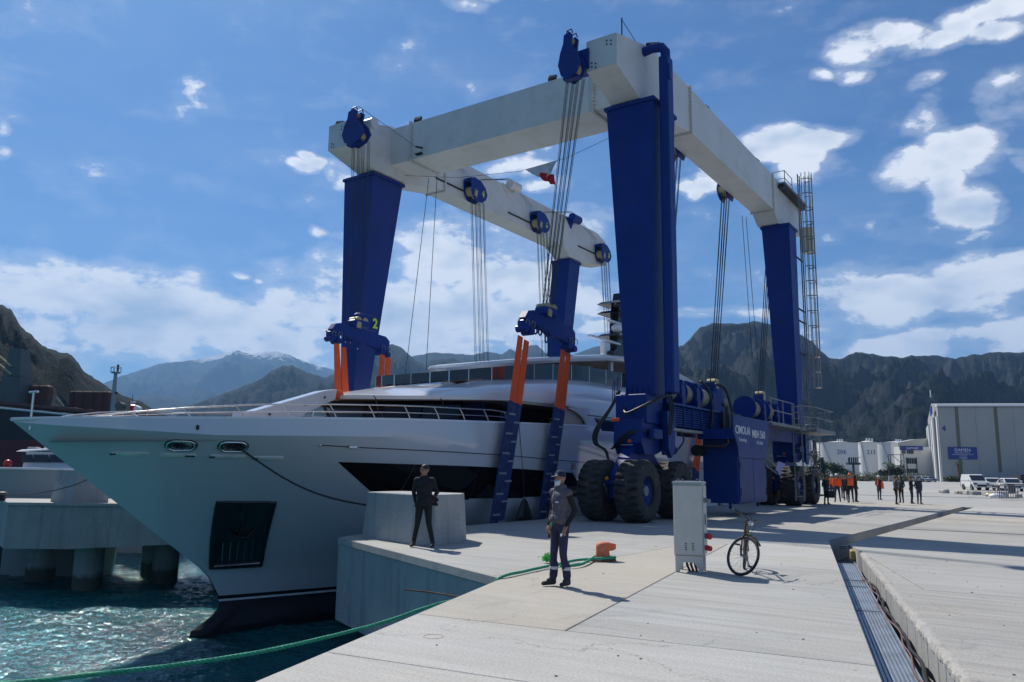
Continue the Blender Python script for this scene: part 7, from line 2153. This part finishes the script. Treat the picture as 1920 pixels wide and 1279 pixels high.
    if hair == 'short':
        mb = MB(T_ @ H_)
        rings = []
        for i in range(9):
            th = i / 8 * 1.75; 
            rings.append([(.080 * math.sin(th) * math.cos(a) * 1.0, .012 + .100 * math.sin(th) * math.sin(a), .035 + .093 * math.cos(th) - (.0 if math.sin(a) > -.2 else .0)) for a in np.linspace(0, 2 * math.pi, 17)[:-1]])
        rings = [[(x, y, max(z, .055 if y < -.03 else (.02 if y < .02 else -.03))) for x, y, z in r] for r in rings]
        mb.loft(rings, caps=True); mb.build('hair', mats.get('hair', M_hair), t, smooth=180)
    if hair == 'helmet':
        mb = MB(T_ @ H_); mb.lathe([(.002, .145), (.05, .138), (.085, .11), (.102, .06), (.105, .035), (.115, .03), (.112, .025), (.09, .03)], (0, .01, 0), n=20)
        mb.bbox((-.07, -.15, .028), (.07, -.08, .042), .01); mb.build('helmet', mats['helmet'], t, smooth=50)
    if hair == 'hood':
        mb = MB(T_ @ H_); mb.ell((0, .03, .01), (.10, .11, .13), 14, 10); mb.ell((0, .05, -.1), (.09, .09, .08), 12, 8); mb.build('hood', mats['top'], t, smooth=180)
    if hair == 'cap':
        mb = MB(T_ @ H_); mb.lathe([(.002, .132), (.045, .128), (.078, .10), (.088, .06), (.090, .03), (.08, .03)], (0, .012, 0), n=20)
        mb.loft([[(-.07, -.06, .038), (.07, -.06, .038), (.07, -.06, .046), (-.07, -.06, .046)], [(-.062, -.13, .034), (.062, -.13, .034), (.062, -.13, .041), (-.062, -.13, .041)], [(-.03, -.16, .024), (.03, -.16, .024), (.03, -.16, .03), (-.03, -.16, .03)]]); c_ = mb.build('cap', mats['cap'], t, smooth=50)
        mb = MB(T_ @ H_); mb.box((-.03, -.083, .062), (.03, -.0795, .08)); mb.build('cap_badge', M_letter, c_)
    if mats.get('vest'):
        # hi-vis or padded vest: shell lifted off the torso
        keep = []
        for p in me.polygons:
            c = p.center
            if tags[best[p.index]] == 'top' and J['pelvis'][2] + mats.get('vest_lo', -.02) < c.z < J['neck'][2] - .02 and abs(c.x) < mats.get('vest_w', .185): keep.append(p.index)
        ks = set(keep)
        bm = bmesh.new(); bm.from_mesh(me); bm.faces.ensure_lookup_table()
        bmesh.ops.delete(bm, geom=[f for f in bm.faces if f.index not in ks], context='FACES')
        bm.normal_update()
        for v in bm.verts: v.co += v.normal * mats.get('vest_off', .014)
        m2 = bpy.data.meshes.new('vest'); bm.to_mesh(m2); bm.free()
        m2.materials.clear(); m2.materials.append(mats['vest']); m2.shade_smooth()
        for p in m2.polygons: p.material_index = 0
        link('vest', m2, t)
    return t, T_, H_
def stand(dx=.09, **k):
    J = dict(pelvis=(0, 0, .95), waist=(0, 0, 1.09), chest=(0, .01, 1.29), neck=(0, .02, 1.48), head=(0, -.01, 1.625),
             ls=(.175, .01, 1.41), rs=(-.175, .01, 1.41), le=(.235, .04, 1.13), re=(-.235, .04, 1.13), lw=(.24, -.04, .89), rw=(-.24, -.04, .89), lp=(.23, -.07, .72), rp=(-.23, -.07, .72),
             lh=(.085, 0, .9), rh=(-.085, 0, .9), lk=(.06 + dx * .5, -.02, .5), rk=(-.06 - dx * .5, -.02, .5), la=(dx + .02, .02, .1), ra=(-dx - .02, .02, .1))
    J.update(k); return J
M_blk = mat('black_cloth', (.010, .010, .013), .85, tint=(4, .3), bump=(7, .9, .05))
M_blk2 = mat('black_trousers', (.007, .007, .009), .8, bump=(7, .9, .05))
M_nav = mat('navy_work_cloth', (.030, .030, .070), .85, tint=(4, .3), bump=(9, .9, .05))
M_vst = mat('grey_padded_vest', (.11, .095, .12), .8, tint=(3, .15), bump=(10, .9, .05))
M_knit = mat('black_knit', (.012, .012, .014), .9)
M_shoe = mat('worn_shoe', (.035, .033, .03), .7)
M_refl = mat('reflective_band', (.55, .55, .58), .4)
M_mask = mat('pale_blue_mask', (.62, .70, .74), .8)
M_hiv = mat('orange_hi_vis', (.95, .13, .02), .7)
M_jean = mat('dark_jeans', (.025, .035, .06), .85)
M_brn = mat('brown_jacket', (.07, .05, .035), .85)
M_gry = mat('charcoal_jacket', (.035, .037, .045), .85)
M_dred = mat('dark_red_jacket', (.10, .015, .015), .85)
M_helw = mat('white_helmet', (.75, .75, .74), .3)
M_helo = mat('orange_helmet', (.9, .16, .02), .3)
M_teal = mat('dark_teal_jacket', (.02, .045, .055), .85)
def PM(x, y, face, h=1.75, z=0): return Matrix.Translation((x, y, z)) @ Matrix.Rotation(face, 4, 'Z') @ Matrix.Scale(h / 1.75, 4)
# man in black: feet apart, hands behind his back, looking to the left of the picture
J = stand(dx=.19, le=(.262, .09, 1.16), lw=(.14, .16, .98), lp=(.0, .20, .93), re=(-.25, .07, 1.15), rw=(-.21, .10, .93), rp=(-.10, .17, .88), lk=(.125, -.02, .5), rk=(-.125, -.02, .5), lf=(.22, -.13, .05), rf=(-.23, -.12, .05))
ex = [('cap', (.17, .02, 1.05), (.26, .05, 1.0), .06, .05, 'top'), ('cap', (.10, .03, .93), (.26, .08, .90), .045, .035, 'top'), ('cap', (-.12, .02, .95), (-.17, .0, .88), .06, .045, 'top'), ('ell', (0, .01, .97), (.18, .125, .10), 'top'),
      ('cap', (-.06, -.02, 1.47), (.06, -.02, 1.47), .045, .045, 'top')]
ps, PT, PH = person('man in black jacket and glasses standing before the concrete block, hands behind his back', PM(-1.90, 17.93, R(-8), 1.80), J, dict(skin=M_skin, top=M_blk, sleeve=M_blk, pants=M_blk2, shoe=M_shoe), .012, R(-42), 'short', dict(prims=ex), fingers=True, bulk=1.1)
for s in (-1, 1):
    mb = MB(PT @ PH); mb.tube([(.036 * s + .024 * math.cos(a), -.097, .016 + .017 * math.sin(a)) for a in np.linspace(0, 6.28, 13)[:-1]], .003, 5, closed=True); mb.tube([(.058 * s, -.095, .02), (.078 * s, .0, .018)], .003, 4); mb.build('glasses', M_dark, ps)
mb = MB(PT); mb.tube([(-.12, -.145, .98), (-.115, -.15, 1.08)], .005, 5); mb.build('zip', M_steel, ps)
# port worker with cap, lowered mask and vest
J = stand(dx=.075, le=(.245, .09, 1.14), lw=(.20, -.04, .92), lp=(.17, -.10, .80), re=(-.235, .05, 1.14), rw=(-.19, -.07, .93), rp=(-.16, -.12, .83), lk=(.10, -.03, .5), rk=(-.09, -.05, .5), la=(.10, .05, .1), ra=(-.10, -.07, .1), lf=(.14, -.10, .05), rf=(-.13, -.23, .05))
ex = [('cap', (-.06, .0, 1.49), (.06, .0, 1.49), .062, .062, 'top'), ('cap', (-.07, -.03, 1.0), (.07, -.01, 1.0), .108, .108, 'top'), ('cap', (.10, .03, .32), (.10, .05, .16), .062, .066, 'pants'), ('cap', (-.095, -.03, .32), (-.1, -.05, .16), .062, .066, 'pants')]
pw, WT_, WH_ = person('man in cap, lowered face mask and padded grey vest standing near the quay edge', PM(.76, 12.28, R(-52), 1.70), J, dict(skin=M_skin, top=M_vst, sleeve=M_knit, pants=M_nav, shoe=M_shoe, cap=M_nav), .011, R(4), 'cap', dict(prims=ex), fingers=True, bulk=1.0)
mb = MB(WT_ @ WH_); mb.loft([[(.058, -.05, -.02), (.0, -.112, -.035), (-.058, -.05, -.02), (0, -.03, -.03)], [(.065, -.052, -.055), (.0, -.122, -.065), (-.065, -.052, -.055), (0, -.02, -.06)], [(.05, -.05, -.10), (.0, -.10, -.112), (-.05, -.05, -.10), (0, -.02, -.10)]]); mk = mb.build('face_mask', M_mask, pw, smooth=180)
for s in (-1, 1):
    mb = MB(WT_ @ WH_); mb.tube([(.06 * s, -.05, -.03), (.078 * s, .0, -.0), (.07 * s, .03, .01)], .002, 4); mb.build('ear_loop', M_letter, mk)
for s, yy in ((1, .035), (-1, -.045)):
    xk = .1 * s
    mb = MB(WT_); mb.lathe([(.062, .245), (.0685, .25), (.070, .29), (.064, .295)], (xk, yy, 0), n=20); mb.build('reflective_band', M_refl, pw, smooth=40)
mb = MB(WT_); mb.bbox((-.255, -.06, .76), (-.195, .01, .90), .01); mb.bbox((-.25, -.05, .70), (-.21, -.01, .77), .01); mb.build('radio_pouch', M_black, pw)
mb = MB(WT_); mb.box((.05, -.150, 1.26), (.12, -.1465, 1.28)); mb.build('chest_print', M_letter, pw)
mb = MB(WT_); mb.tube([(0, -.143, 1.0), (0, -.146, 1.2), (0, -.12, 1.42)], .004, 5); mb.build('zip', M_dark, pw)
mb = MB(WT_); mb.ell((-.03, -.157, .93), (.018, .01, .03)); mb.build('lanyard_clip', M_lime, pw)
mb = MB(WT_); mb.cyl((.18, -.13, .80), (.20, -.16, .77), .014, n=8); mb.build('cigarette_stub', M_letter, pw)
# people in the distance
def walk_pose(seed):
    r = random.Random(seed)
    return stand(dx=r.uniform(.04, .13), le=(.25, .03 + r.uniform(-.05, .05), 1.13), re=(-.25, .03, 1.13), lw=(.20, r.uniform(-.18, .0), .93), rw=(-.20, r.uniform(-.18, 0), .93), lp=(.14, -.16, .85), rp=(-.16, -.14, .83))
def arms_crossed(): return stand(dx=.07, le=(.26, .0, 1.13), re=(-.26, .0, 1.13), lw=(.08, -.17, 1.15), rw=(-.08, -.19, 1.18), lp=(-.08, -.19, 1.2), rp=(.08, -.21, 1.14))
crowd = [
    ('person in black carrying a dark bag, half hidden by the last hoist wheel', 1550, 946.5, 53.5, .4, M_blk, M_jean, 'short', None, None, None),
    ('worker in orange vest and white helmet, second from the wheel, half hidden', 1561, 934, 40, 2.6, M_gry, M_jean, 'helmet', M_helw, M_hiv, None),
    ('worker in white helmet and bright orange vest at the front of the group', 1571, 942, 52, 2.9, M_hiv, M_jean, 'helmet', M_helw, M_hiv, 'x'),
    ('person in a dark grey jacket between the two orange vests', 1581, 934.5, 40, .3, M_gry, M_jean, 'short', None, None, None),
    ('person in charcoal jacket with white hair left of the orange helmet', 1586, 939.5, 46, -.4, M_gry, M_blk2, 'short', None, None, None),
    ('worker in orange helmet and orange vest seen from behind', 1596, 943, 54, 3.0, M_blk, M_blk2, 'helmet', M_helo, M_hiv, None),
    ('person in black hooded coat at the right end of the group', 1606, 942, 48, .9, M_blk, M_blk2, 'hood', None, None, None),
    ('man alone in white helmet, dark red jacket and half worn orange vest', 1649.5, 938, 42, .2, M_dred, M_jean, 'helmet', M_helw, None, None),
    ('man in brown jacket and baggy trousers facing right of the pair', 1681.5, 946.5, 50, 1.2, M_brn, M_blk2, 'short', None, None, 'b'),
    ('person in dark teal half hidden behind the man in brown', 1691, 943.5, 48, -1.0, M_teal, M_blk2, 'hood', None, None, None),
    ('man in black with arms folded beside the man in navy', 1710.5, 945, 44.5, .9, M_blk, M_jean, 'short', None, None, 'c'),
    ('man in navy jacket, jeans and face mask at the right of the pair', 1724.5, 946, 45.5, .1, mat('navy_jacket', (.02, .026, .05), .85), M_jean, 'short', None, None, None)]
for i, (lab, u, v, hpx, face, top, pants, hr, hel, vest, fl) in enumerate(crowd):
    p = gnd(u, v)
    Yd = p.y
    h = min(max(hpx / 1493 * Yd / math.cos(.0), 1.62), 1.84)
    J = arms_crossed() if fl in ('c',) else walk_pose(i)
    ms2 = dict(skin=M_skin, top=top, sleeve=top, pants=pants, shoe=M_shoe, helmet=hel)
    if vest: ms2.update(vest=vest, vest_lo=.06, vest_off=.02)
    pp_, T2, H2 = person(lab, PM(p.x, p.y, face, h), J, ms2, .03, random.uniform(-.4, .4), hr, bulk=1.12 if fl == 'b' else 1.0)
    if i == 0:
        mb = MB(T2); mb.bbox((-.3, -.45, .42), (.25, -.2, .85), .03); tag(mb.build('carry_case', M_blk2), 'dark soft case held by the person beside the wheel', 'case')
    if i == 7:
        mb = MB(T2); mb.prism([(.06, .8), (.24, .82), (.22, 1.2), (.12, 1.35), (.07, 1.2)], -.24, -.16); mb.build('vest', M_hiv, pp_)
        mb = MB(T2); mb.prism([(-.24, 1.05), (-.17, 1.05), (-.12, 1.42), (-.2, 1.42)], -.16, -.12); mb.build('vest', M_hiv, pp_)
    if i == 11:
        mb = MB(T2 @ H2); mb.ell((0, -.09, -.05), (.05, .03, .04)); mb.build('face_mask', M_mask, pp_)
# ------------------------------------------------------------------ near props
# electrical cabinet on legs
cb = gnd(1266, 1071)
def gy(u, v, z=0): return gnd(u, v, z)
Fc = frame((2.84, 14.15, 0), (.94, -.34, 0), (.34, .94, 0))
cab = thing('electrical_cabinet', 'tall grey electrical cabinet on steel legs beside the bicycle', 'cabinet', Fc)
CW_, CD_ = .44, .50
mb = MB(Fc); mb.bbox((0, 0, .28), (CW_ + .06, CD_, 1.50), .012); mb.build('cabinet_body', M_cab, cab)
mb = MB(Fc); mb.hexa([(-.02, -.02, 1.502), (CW_ + .08, -.02, 1.502), (CW_ + .08, CD_ + .03, 1.502), (-.02, CD_ + .03, 1.502), (0, 0, 1.54), (CW_ + .06, 0, 1.54), (CW_ + .06, CD_, 1.54), (0, CD_, 1.54)]); mb.build('cabinet_roof', M_cab, cab)
mb = MB(Fc); mb.bbox((.012, -.018, .30), (CW_ + .048, -.002, 1.47), .006); d = mb.build('door', M_cab, cab)
mb = MB(Fc); mb.bbox((CW_ + .062, .02, .30), (CW_ + .076, CD_ - .02, 1.47), .005); dd = mb.build('door', M_cab, cab)
for x in (.19, .31):
    for k in range(4):
        mb = MB(Fc); mb.box((x, -.024, .38 + .035 * k), (x + .035, -.019, .392 + .035 * k)); mb.build('louvre', M_dark, d)
mb = MB(Fc); mb.box((CW_ + .078, .16, .80), (CW_ + .088, .20, .98)); mb.build('lock', M_dark, dd)
for x in (.07, .15, .40, .48):
    mb = MB(Fc); mb.tube([(x + .02 * math.cos(a), .2, 1.56 + .022 * math.sin(a)) for a in np.linspace(0, 6.28, 11)[:-1]], .006, 6, closed=True); mb.build('lifting_eye', M_steel, cab)
for x0, x1, y0, y1 in ((.02, .09, 0, .06), (CW_ - .03, CW_ + .04, 0, .06), (CW_ - .03, CW_ + .04, CD_ - .06, CD_), (.02, .09, CD_ - .06, CD_)):
    mb = MB(Fc); mb.bbox((x0, y0, 0.002), (x1, y1, .28), .006); mb.build('leg', M_cab, cab)
mb = MB(Fc); mb.box((.02, -.004, .17), (CW_ + .04, .03, .28)); mb.build('plinth_rail', M_cab, cab)
mb = MB(Fc); mb.prism([(.09, .17), (.16, .17), (.09, .06)], .002, .02); mb.prism([(CW_ - .03, .17), (CW_ - .10, .17), (CW_ - .03, .06)], .002, .02); mb.build('corner_brace', M_cab, cab)
for k in range(3):
    mb = MB(Fc); mb.tube([(.16 + .07 * k, .25, .28), (.19 + .07 * k, .22, .1), (.24 + .06 * k, .2, .0)], .022, 7); mb.build('cable', M_rust if k else M_black, cab, smooth=60)
for z, y, r, m in ((1.22, .1, .035, M_steel), (.62, .1, .05, M_bluep), (.42, .1, .045, M_red)):
    mb = MB(Fc); mb.bbox((CW_ + .078, y - .05, z - .045), (CW_ + .12, y + .05, z + .045), .01); s_ = mb.build('socket', m, cab)
    mb = MB(Fc); mb.cyl((CW_ + .11, y, z), (CW_ + .175, y - .05, z - .01), r, n=14); mb.build('socket_cover', M_red if m is M_bluep else m, s_, smooth=40)
# bicycle, front wheel towards the camera and turned
bp = Vector((3.86, 13.72, 0))
head_dir = Vector((-.33, -.94, 0)).normalized()      # forward direction of the frame
bike = thing('bicycle', 'old black bicycle with turned front wheel standing beside the cabinet', 'bicycle', frame((bp.x, bp.y + .02, 0), head_dir, Vector((-head_dir.y, head_dir.x, 0))))
BM_ = WM[bike.name] @ Matrix.Rotation(R(-7), 4, 'X')
M_btyre = mat('bicycle_tyre', (.02, .02, .022), .75)
M_bfr = mat('worn_bronze_frame', (.10, .065, .035), .45, .3, tint=(8, .4))
RW = .335
def bwheel(Mw, m_t=M_btyre):
    mb = MB(Mw); mb.tube([(RW * .945 * math.cos(a), 0, RW * .945 * math.sin(a)) for a in np.linspace(0, 2 * math.pi, 41)[:-1]], .021, 8, closed=True); w = mb.build('wheel', m_t, bike, smooth=180)
    mb = MB(Mw); mb.tube([(RW * .875 * math.cos(a), 0, RW * .875 * math.sin(a)) for a in np.linspace(0, 2 * math.pi, 41)[:-1]], .010, 6, closed=True); mb.build('rim', M_steel, w, smooth=180)
    mb = MB(Mw); mb.cyl((0, -.05, 0), (0, .05, 0), .022, n=12); mb.build('hub', M_steel, w)
    for k in range(24):
        a = k * math.pi / 12; s = (-1) ** k
        mb = MB(Mw); mb.tube([(.018 * math.cos(a + .7 * s), .035 * s, .018 * math.sin(a + .7 * s)), (RW * .87 * math.cos(a), 0, RW * .87 * math.sin(a))], .0016, 4); mb.build('spoke', M_steel, w)
# frame coordinates: x forward; front axle at x=0 (turned about the steering axis), rear axle x=-1.05
hd_t, hd_b = Vector((-.17, 0, .86)), Vector((-.10, 0, .66))
steer = (hd_t - hd_b).normalized()
ST = Matrix.Translation(hd_b) @ Matrix.Rotation(R(52), 4, steer) @ Matrix.Translation(-hd_b)
FW = BM_ @ ST @ Matrix.Translation((0.03, 0, RW))
# drop so that the turned wheel stands on the ground
bwheel(FW); bwheel(BM_ @ Matrix.Translation((-1.03, 0, RW)))
for s in (-1, 1):
    mb = MB(BM_ @ ST); mb.tube([hd_b + Vector((.0, .0, -.01)), (-.085, .055 * s, .62), (.0, .052 * s, .42), (.03, .05 * s, RW)], .013, 8); mb.build('fork_blade', M_black, bike, smooth=60)
mb = MB(BM_ @ ST); mb.tube([hd_t, hd_t + steer * .05, hd_t + steer * .06 + Vector((.05, 0, .01))], .016, 8); mb.build('stem', M_bfr, bike, smooth=60)
hb0 = hd_t + steer * .06 + Vector((.05, 0, .01))
mb = MB(BM_ @ ST); mb.tube([hb0 + Vector((-.06, -.27, .04)), hb0 + Vector((0, -.15, .03)), hb0, hb0 + Vector((0, .15, .03)), hb0 + Vector((-.06, .27, .04))], .013, 8); mb.build('handlebar', M_bfr, bike, smooth=60)
for s in (-1, 1):
    mb = MB(BM_ @ ST); mb.tube([hb0 + Vector((-.045, .2 * s, .045)), hb0 + Vector((-.09, .32 * s, .065))], .018, 8); mb.build('grip', M_black, bike, smooth=60)
    mb = MB(BM_ @ ST); mb.tube([hb0 + Vector((-.02, .17 * s, .04)), hb0 + Vector((.03, .26 * s, .0))], .006, 5); mb.build('brake_lever', M_steel, bike)
    hose([tuple(CR.inverted() @ (BM_ @ ST @ (hb0 + Vector((.02, .2 * s, .02))))), tuple(CR.inverted() @ (BM_ @ ST @ (hb0 + Vector((.12, .08 * s, .04))))), tuple(CR.inverted() @ (BM_ @ ST @ Vector((-.02, 0.02 * s, .66))))], .004, 'brake_cable', M_black, bike)
mb = MB(BM_ @ ST); mb.ell((hb0.x + .07, 0, hb0.z - .04), (.05, .045, .045), 12, 8); mb.build('headlamp', M_chrome, bike, smooth=180)
mb = MB(BM_ @ ST); mb.tube([(-.05 + .0, 0, .70), (.03 + .36 * math.cos(R(95)), 0, RW + .37 * math.sin(R(95))), (.03 + .365 * math.cos(R(70)), 0, RW + .365 * math.sin(R(70))), (.03 + .365 * math.cos(R(45)), 0, RW + .365 * math.sin(R(45)))], .018, 6); mb.build('mudguard', M_dark, bike, smooth=60)
bb_ = Vector((-.60, 0, .28)); seat_t = Vector((-.76, 0, .74))
for a, b, r in ((hd_t - steer * .03, seat_t - Vector((0, 0, .06)), .016), (hd_b, bb_, .018), (seat_t, bb_, .016)):
    mb = MB(BM_); mb.tube([a, b], r, 8); mb.build('frame_tube', M_bfr, bike, smooth=60)
mb = MB(BM_); mb.tube([hd_t, hd_b], .021, 8); mb.build('head_tube', M_bfr, bike, smooth=60)
for s in (-1, 1):
    for a in (bb_, seat_t - Vector((0, 0, .08))):
        mb = MB(BM_); mb.tube([a, (-1.03, .05 * s, RW)], .009, 6); mb.build('stay', M_bfr, bike)
    cr0 = bb_ + Vector((0, .06 * s, 0)); cr1 = cr0 + Vector((.02, .02 * s, -.17 * s)) if True else cr0
    mb = MB(BM_); mb.tube([cr0, cr1], .010, 6); mb.build('crank', M_steel, bike)
    mb = MB(BM_); mb.bbox((cr1.x - .045, cr1.y, cr1.z - .012), (cr1.x + .045, cr1.y + .09 * s, cr1.z + .012), .004); mb.build('pedal', M_black, bike)
mb = MB(BM_); mb.lathe([(.085, .045), (.09, .05), (.085, .055)], (bb_.x, 0, bb_.z), 'y', 24); mb.build('chainring', M_steel, bike)
mb = MB(BM_); mb.loft([[(-.66, -.015, .80), (-.66, .015, .80), (-.66, .015, .825), (-.66, -.015, .825)], [(-.78, -.03, .80), (-.78, .03, .80), (-.78, .03, .84), (-.78, -.03, .84)], [(-.90, -.075, .80), (-.90, .075, .80), (-.90, .075, .85), (-.90, -.075, .85)]]); mb.build('saddle', M_black, bike, smooth=50)
mb = MB(BM_); mb.tube([seat_t, (-.775, 0, .81)], .012, 8); mb.build('seat_post', M_steel, bike)
mb = MB(BM_); mb.tube([(-.62, .03, .26), (-.60, .16, .02)], .009, 6); mb.build('kickstand', M_steel, bike)
mb = MB(BM_); mb.tube([(-1.03 + .37 * math.cos(a), 0, RW + .37 * math.sin(a)) for a in np.linspace(.6, 3.0, 12)], .022, 6); mb.build('mudguard', M_sgreen, bike, smooth=60)
# bollard
bo_ = gnd(1131, 1052)
BF = frame((bo_.x, bo_.y, 0), Vector((.97, .25, 0)), Vector((-.25, .97, 0)))
bol = thing('mooring_bollard', 'chipped orange mooring bollard with green rope looped round its foot', 'bollard', BF)
mb = MB(BF); mb.loft([[(.17 * math.cos(a) * kx + cx, .15 * math.sin(a) * kx, z) for a in np.linspace(0, 6.283, 21)[:-1]] for kx, cx, z in ((.92, 0, .03), (.82, -.01, .08), (.76, -.01, .2), (.84, .0, .26), (.9, .02, .31), (.75, .02, .345), (.3, .02, .36))]); mb.build('bollard_post', M_orangeb, bol, smooth=50)
mb = MB(BF); mb.loft([[(.02, -.09, .19), (.02, .09, .19), (.02, .10, .34), (.02, -.10, .34)], [(.17, -.085, .20), (.17, .085, .20), (.17, .09, .335), (.17, -.09, .335)], [(.24, -.06, .225), (.24, .06, .225), (.24, .065, .315), (.24, -.065, .315)]]); mb.build('bollard_horn', M_orangeb, bol, smooth=50)
mb = MB(BF); mb.loft([[(.27 * math.cos(a), .22 * math.sin(a), .002) for a in np.linspace(0, 6.283, 9)[:-1]], [(.26 * math.cos(a), .21 * math.sin(a), .035) for a in np.linspace(0, 6.283, 9)[:-1]]]); mb.build('base_plate', M_rust, bol)
# twisted green rope: three strands
def twisted(pts, r, turns_per_m=5.5, n=14):
    P = [Vector(p) for p in pts]; out = []
    for i in range(len(P) - 1):
        p0, p1, p2, p3 = P[max(i - 1, 0)], P[i], P[i + 1], P[min(i + 2, len(P) - 1)]
        for k in range(n):
            t = k / n
            out.append(0.5 * ((2 * p1) + (p2 - p0) * t + (2 * p0 - 5 * p1 + 4 * p2 - p3) * t * t + (3 * p1 - p0 - 3 * p2 + p3) * t ** 3))
    out.append(P[-1])
    # resample evenly
    d = [0]
    for i in range(1, len(out)): d.append(d[-1] + (out[i] - out[i - 1]).length)
    step = .028; m = int(d[-1] / step) + 1
    ev = []; j = 0
    for k in range(m):
        s = k * step
        while j < len(d) - 2 and d[j + 1] < s: j += 1
        f = (s - d[j]) / max(d[j + 1] - d[j], 1e-6); ev.append(out[j] * (1 - f) + out[j + 1] * f)
    strands = []
    for q in range(3):
        sp = []
        for k, p in enumerate(ev):
            t = (ev[min(k + 1, m - 1)] - ev[max(k - 1, 0)]).normalized()
            u = t.cross(Vector((0, 0, 1))).normalized(); w = t.cross(u)
            a = k * step * turns_per_m * 2 * math.pi + q * 2.0944
            sp.append(p + (u * math.cos(a) + w * math.sin(a)) * r * .5)
        strands.append(sp)
    return strands
def rope_thing(lab, pts, r, m=M_green):
    t = thing('mooring_rope', lab, 'rope', Matrix.Translation(pts[0]))
    for sp in twisted(pts, r):
        mb = MB(); mb.tube(sp, r * .56, 6); mb.build('strand', m, t, smooth=180)
    return t
def gz(u, v, z=.04): p = gnd(u, v, z); return (p.x, p.y, z)
loop = [(bo_.x + BF.to_3x3().col[0].x * c * .23 + BF.to_3x3().col[1].x * s * .21, bo_.y + BF.to_3x3().col[0].y * c * .23 + BF.to_3x3().col[1].y * s * .21, .07) for c, s in [(math.cos(a), math.sin(a)) for a in np.linspace(-1.9, 1.9, 7)]]
edge = (-.14, 13.0, .02)
def pt(u, v, Y): p = at(u, v, Y); return (p.x, p.y, p.z)
main = [gz(1026, 1062), gz(985, 1071), edge, (-.42, 12.85, -.22), pt(820, 1133, 12.0), pt(728, 1164, 11.3), pt(672, 1180, 10.9), pt(587, 1201, 10.3), pt(480, 1224, 9.7), pt(330, 1247, 9.0), pt(180, 1264, 8.4), pt(45, 1279, 7.9), pt(-150, 1290, 7.2), pt(-500, 1300, 6.4)]
rope_thing('long green twisted rope running from the quay edge over the water to the lower left', [gz(1050, 1058)] + main, .025)
rope_thing('green rope eye looped round the foot of the orange bollard', [gz(1050, 1057, .05), gz(1085, 1050, .05)] + loop[:] + [gz(1090, 1058, .05), gz(1050, 1062, .05)], .026)
k0 = gnd(1027, 1056)
rng = random.Random(3)
net = MB()
for i in range(300):
    p = Vector((k0.x + rng.gauss(0, .045), k0.y + rng.gauss(0, .045), .05 + abs(rng.gauss(0, .05))))
    q = p + Vector((rng.gauss(0, .015), rng.gauss(0, .015), rng.gauss(0, .015))); w = q + Vector((rng.gauss(0, .015), rng.gauss(0, .015), rng.gauss(0, .012)))
    for s in (p, q, w): s.z = max(s.z, .01)
    net.tube([p, q, w], .0055, 4)
o = net.build('frayed_knot', M_lime, smooth=60); tag(o, 'bright green frayed tangle on the rope behind the man in the cap', 'knot', kind='stuff')
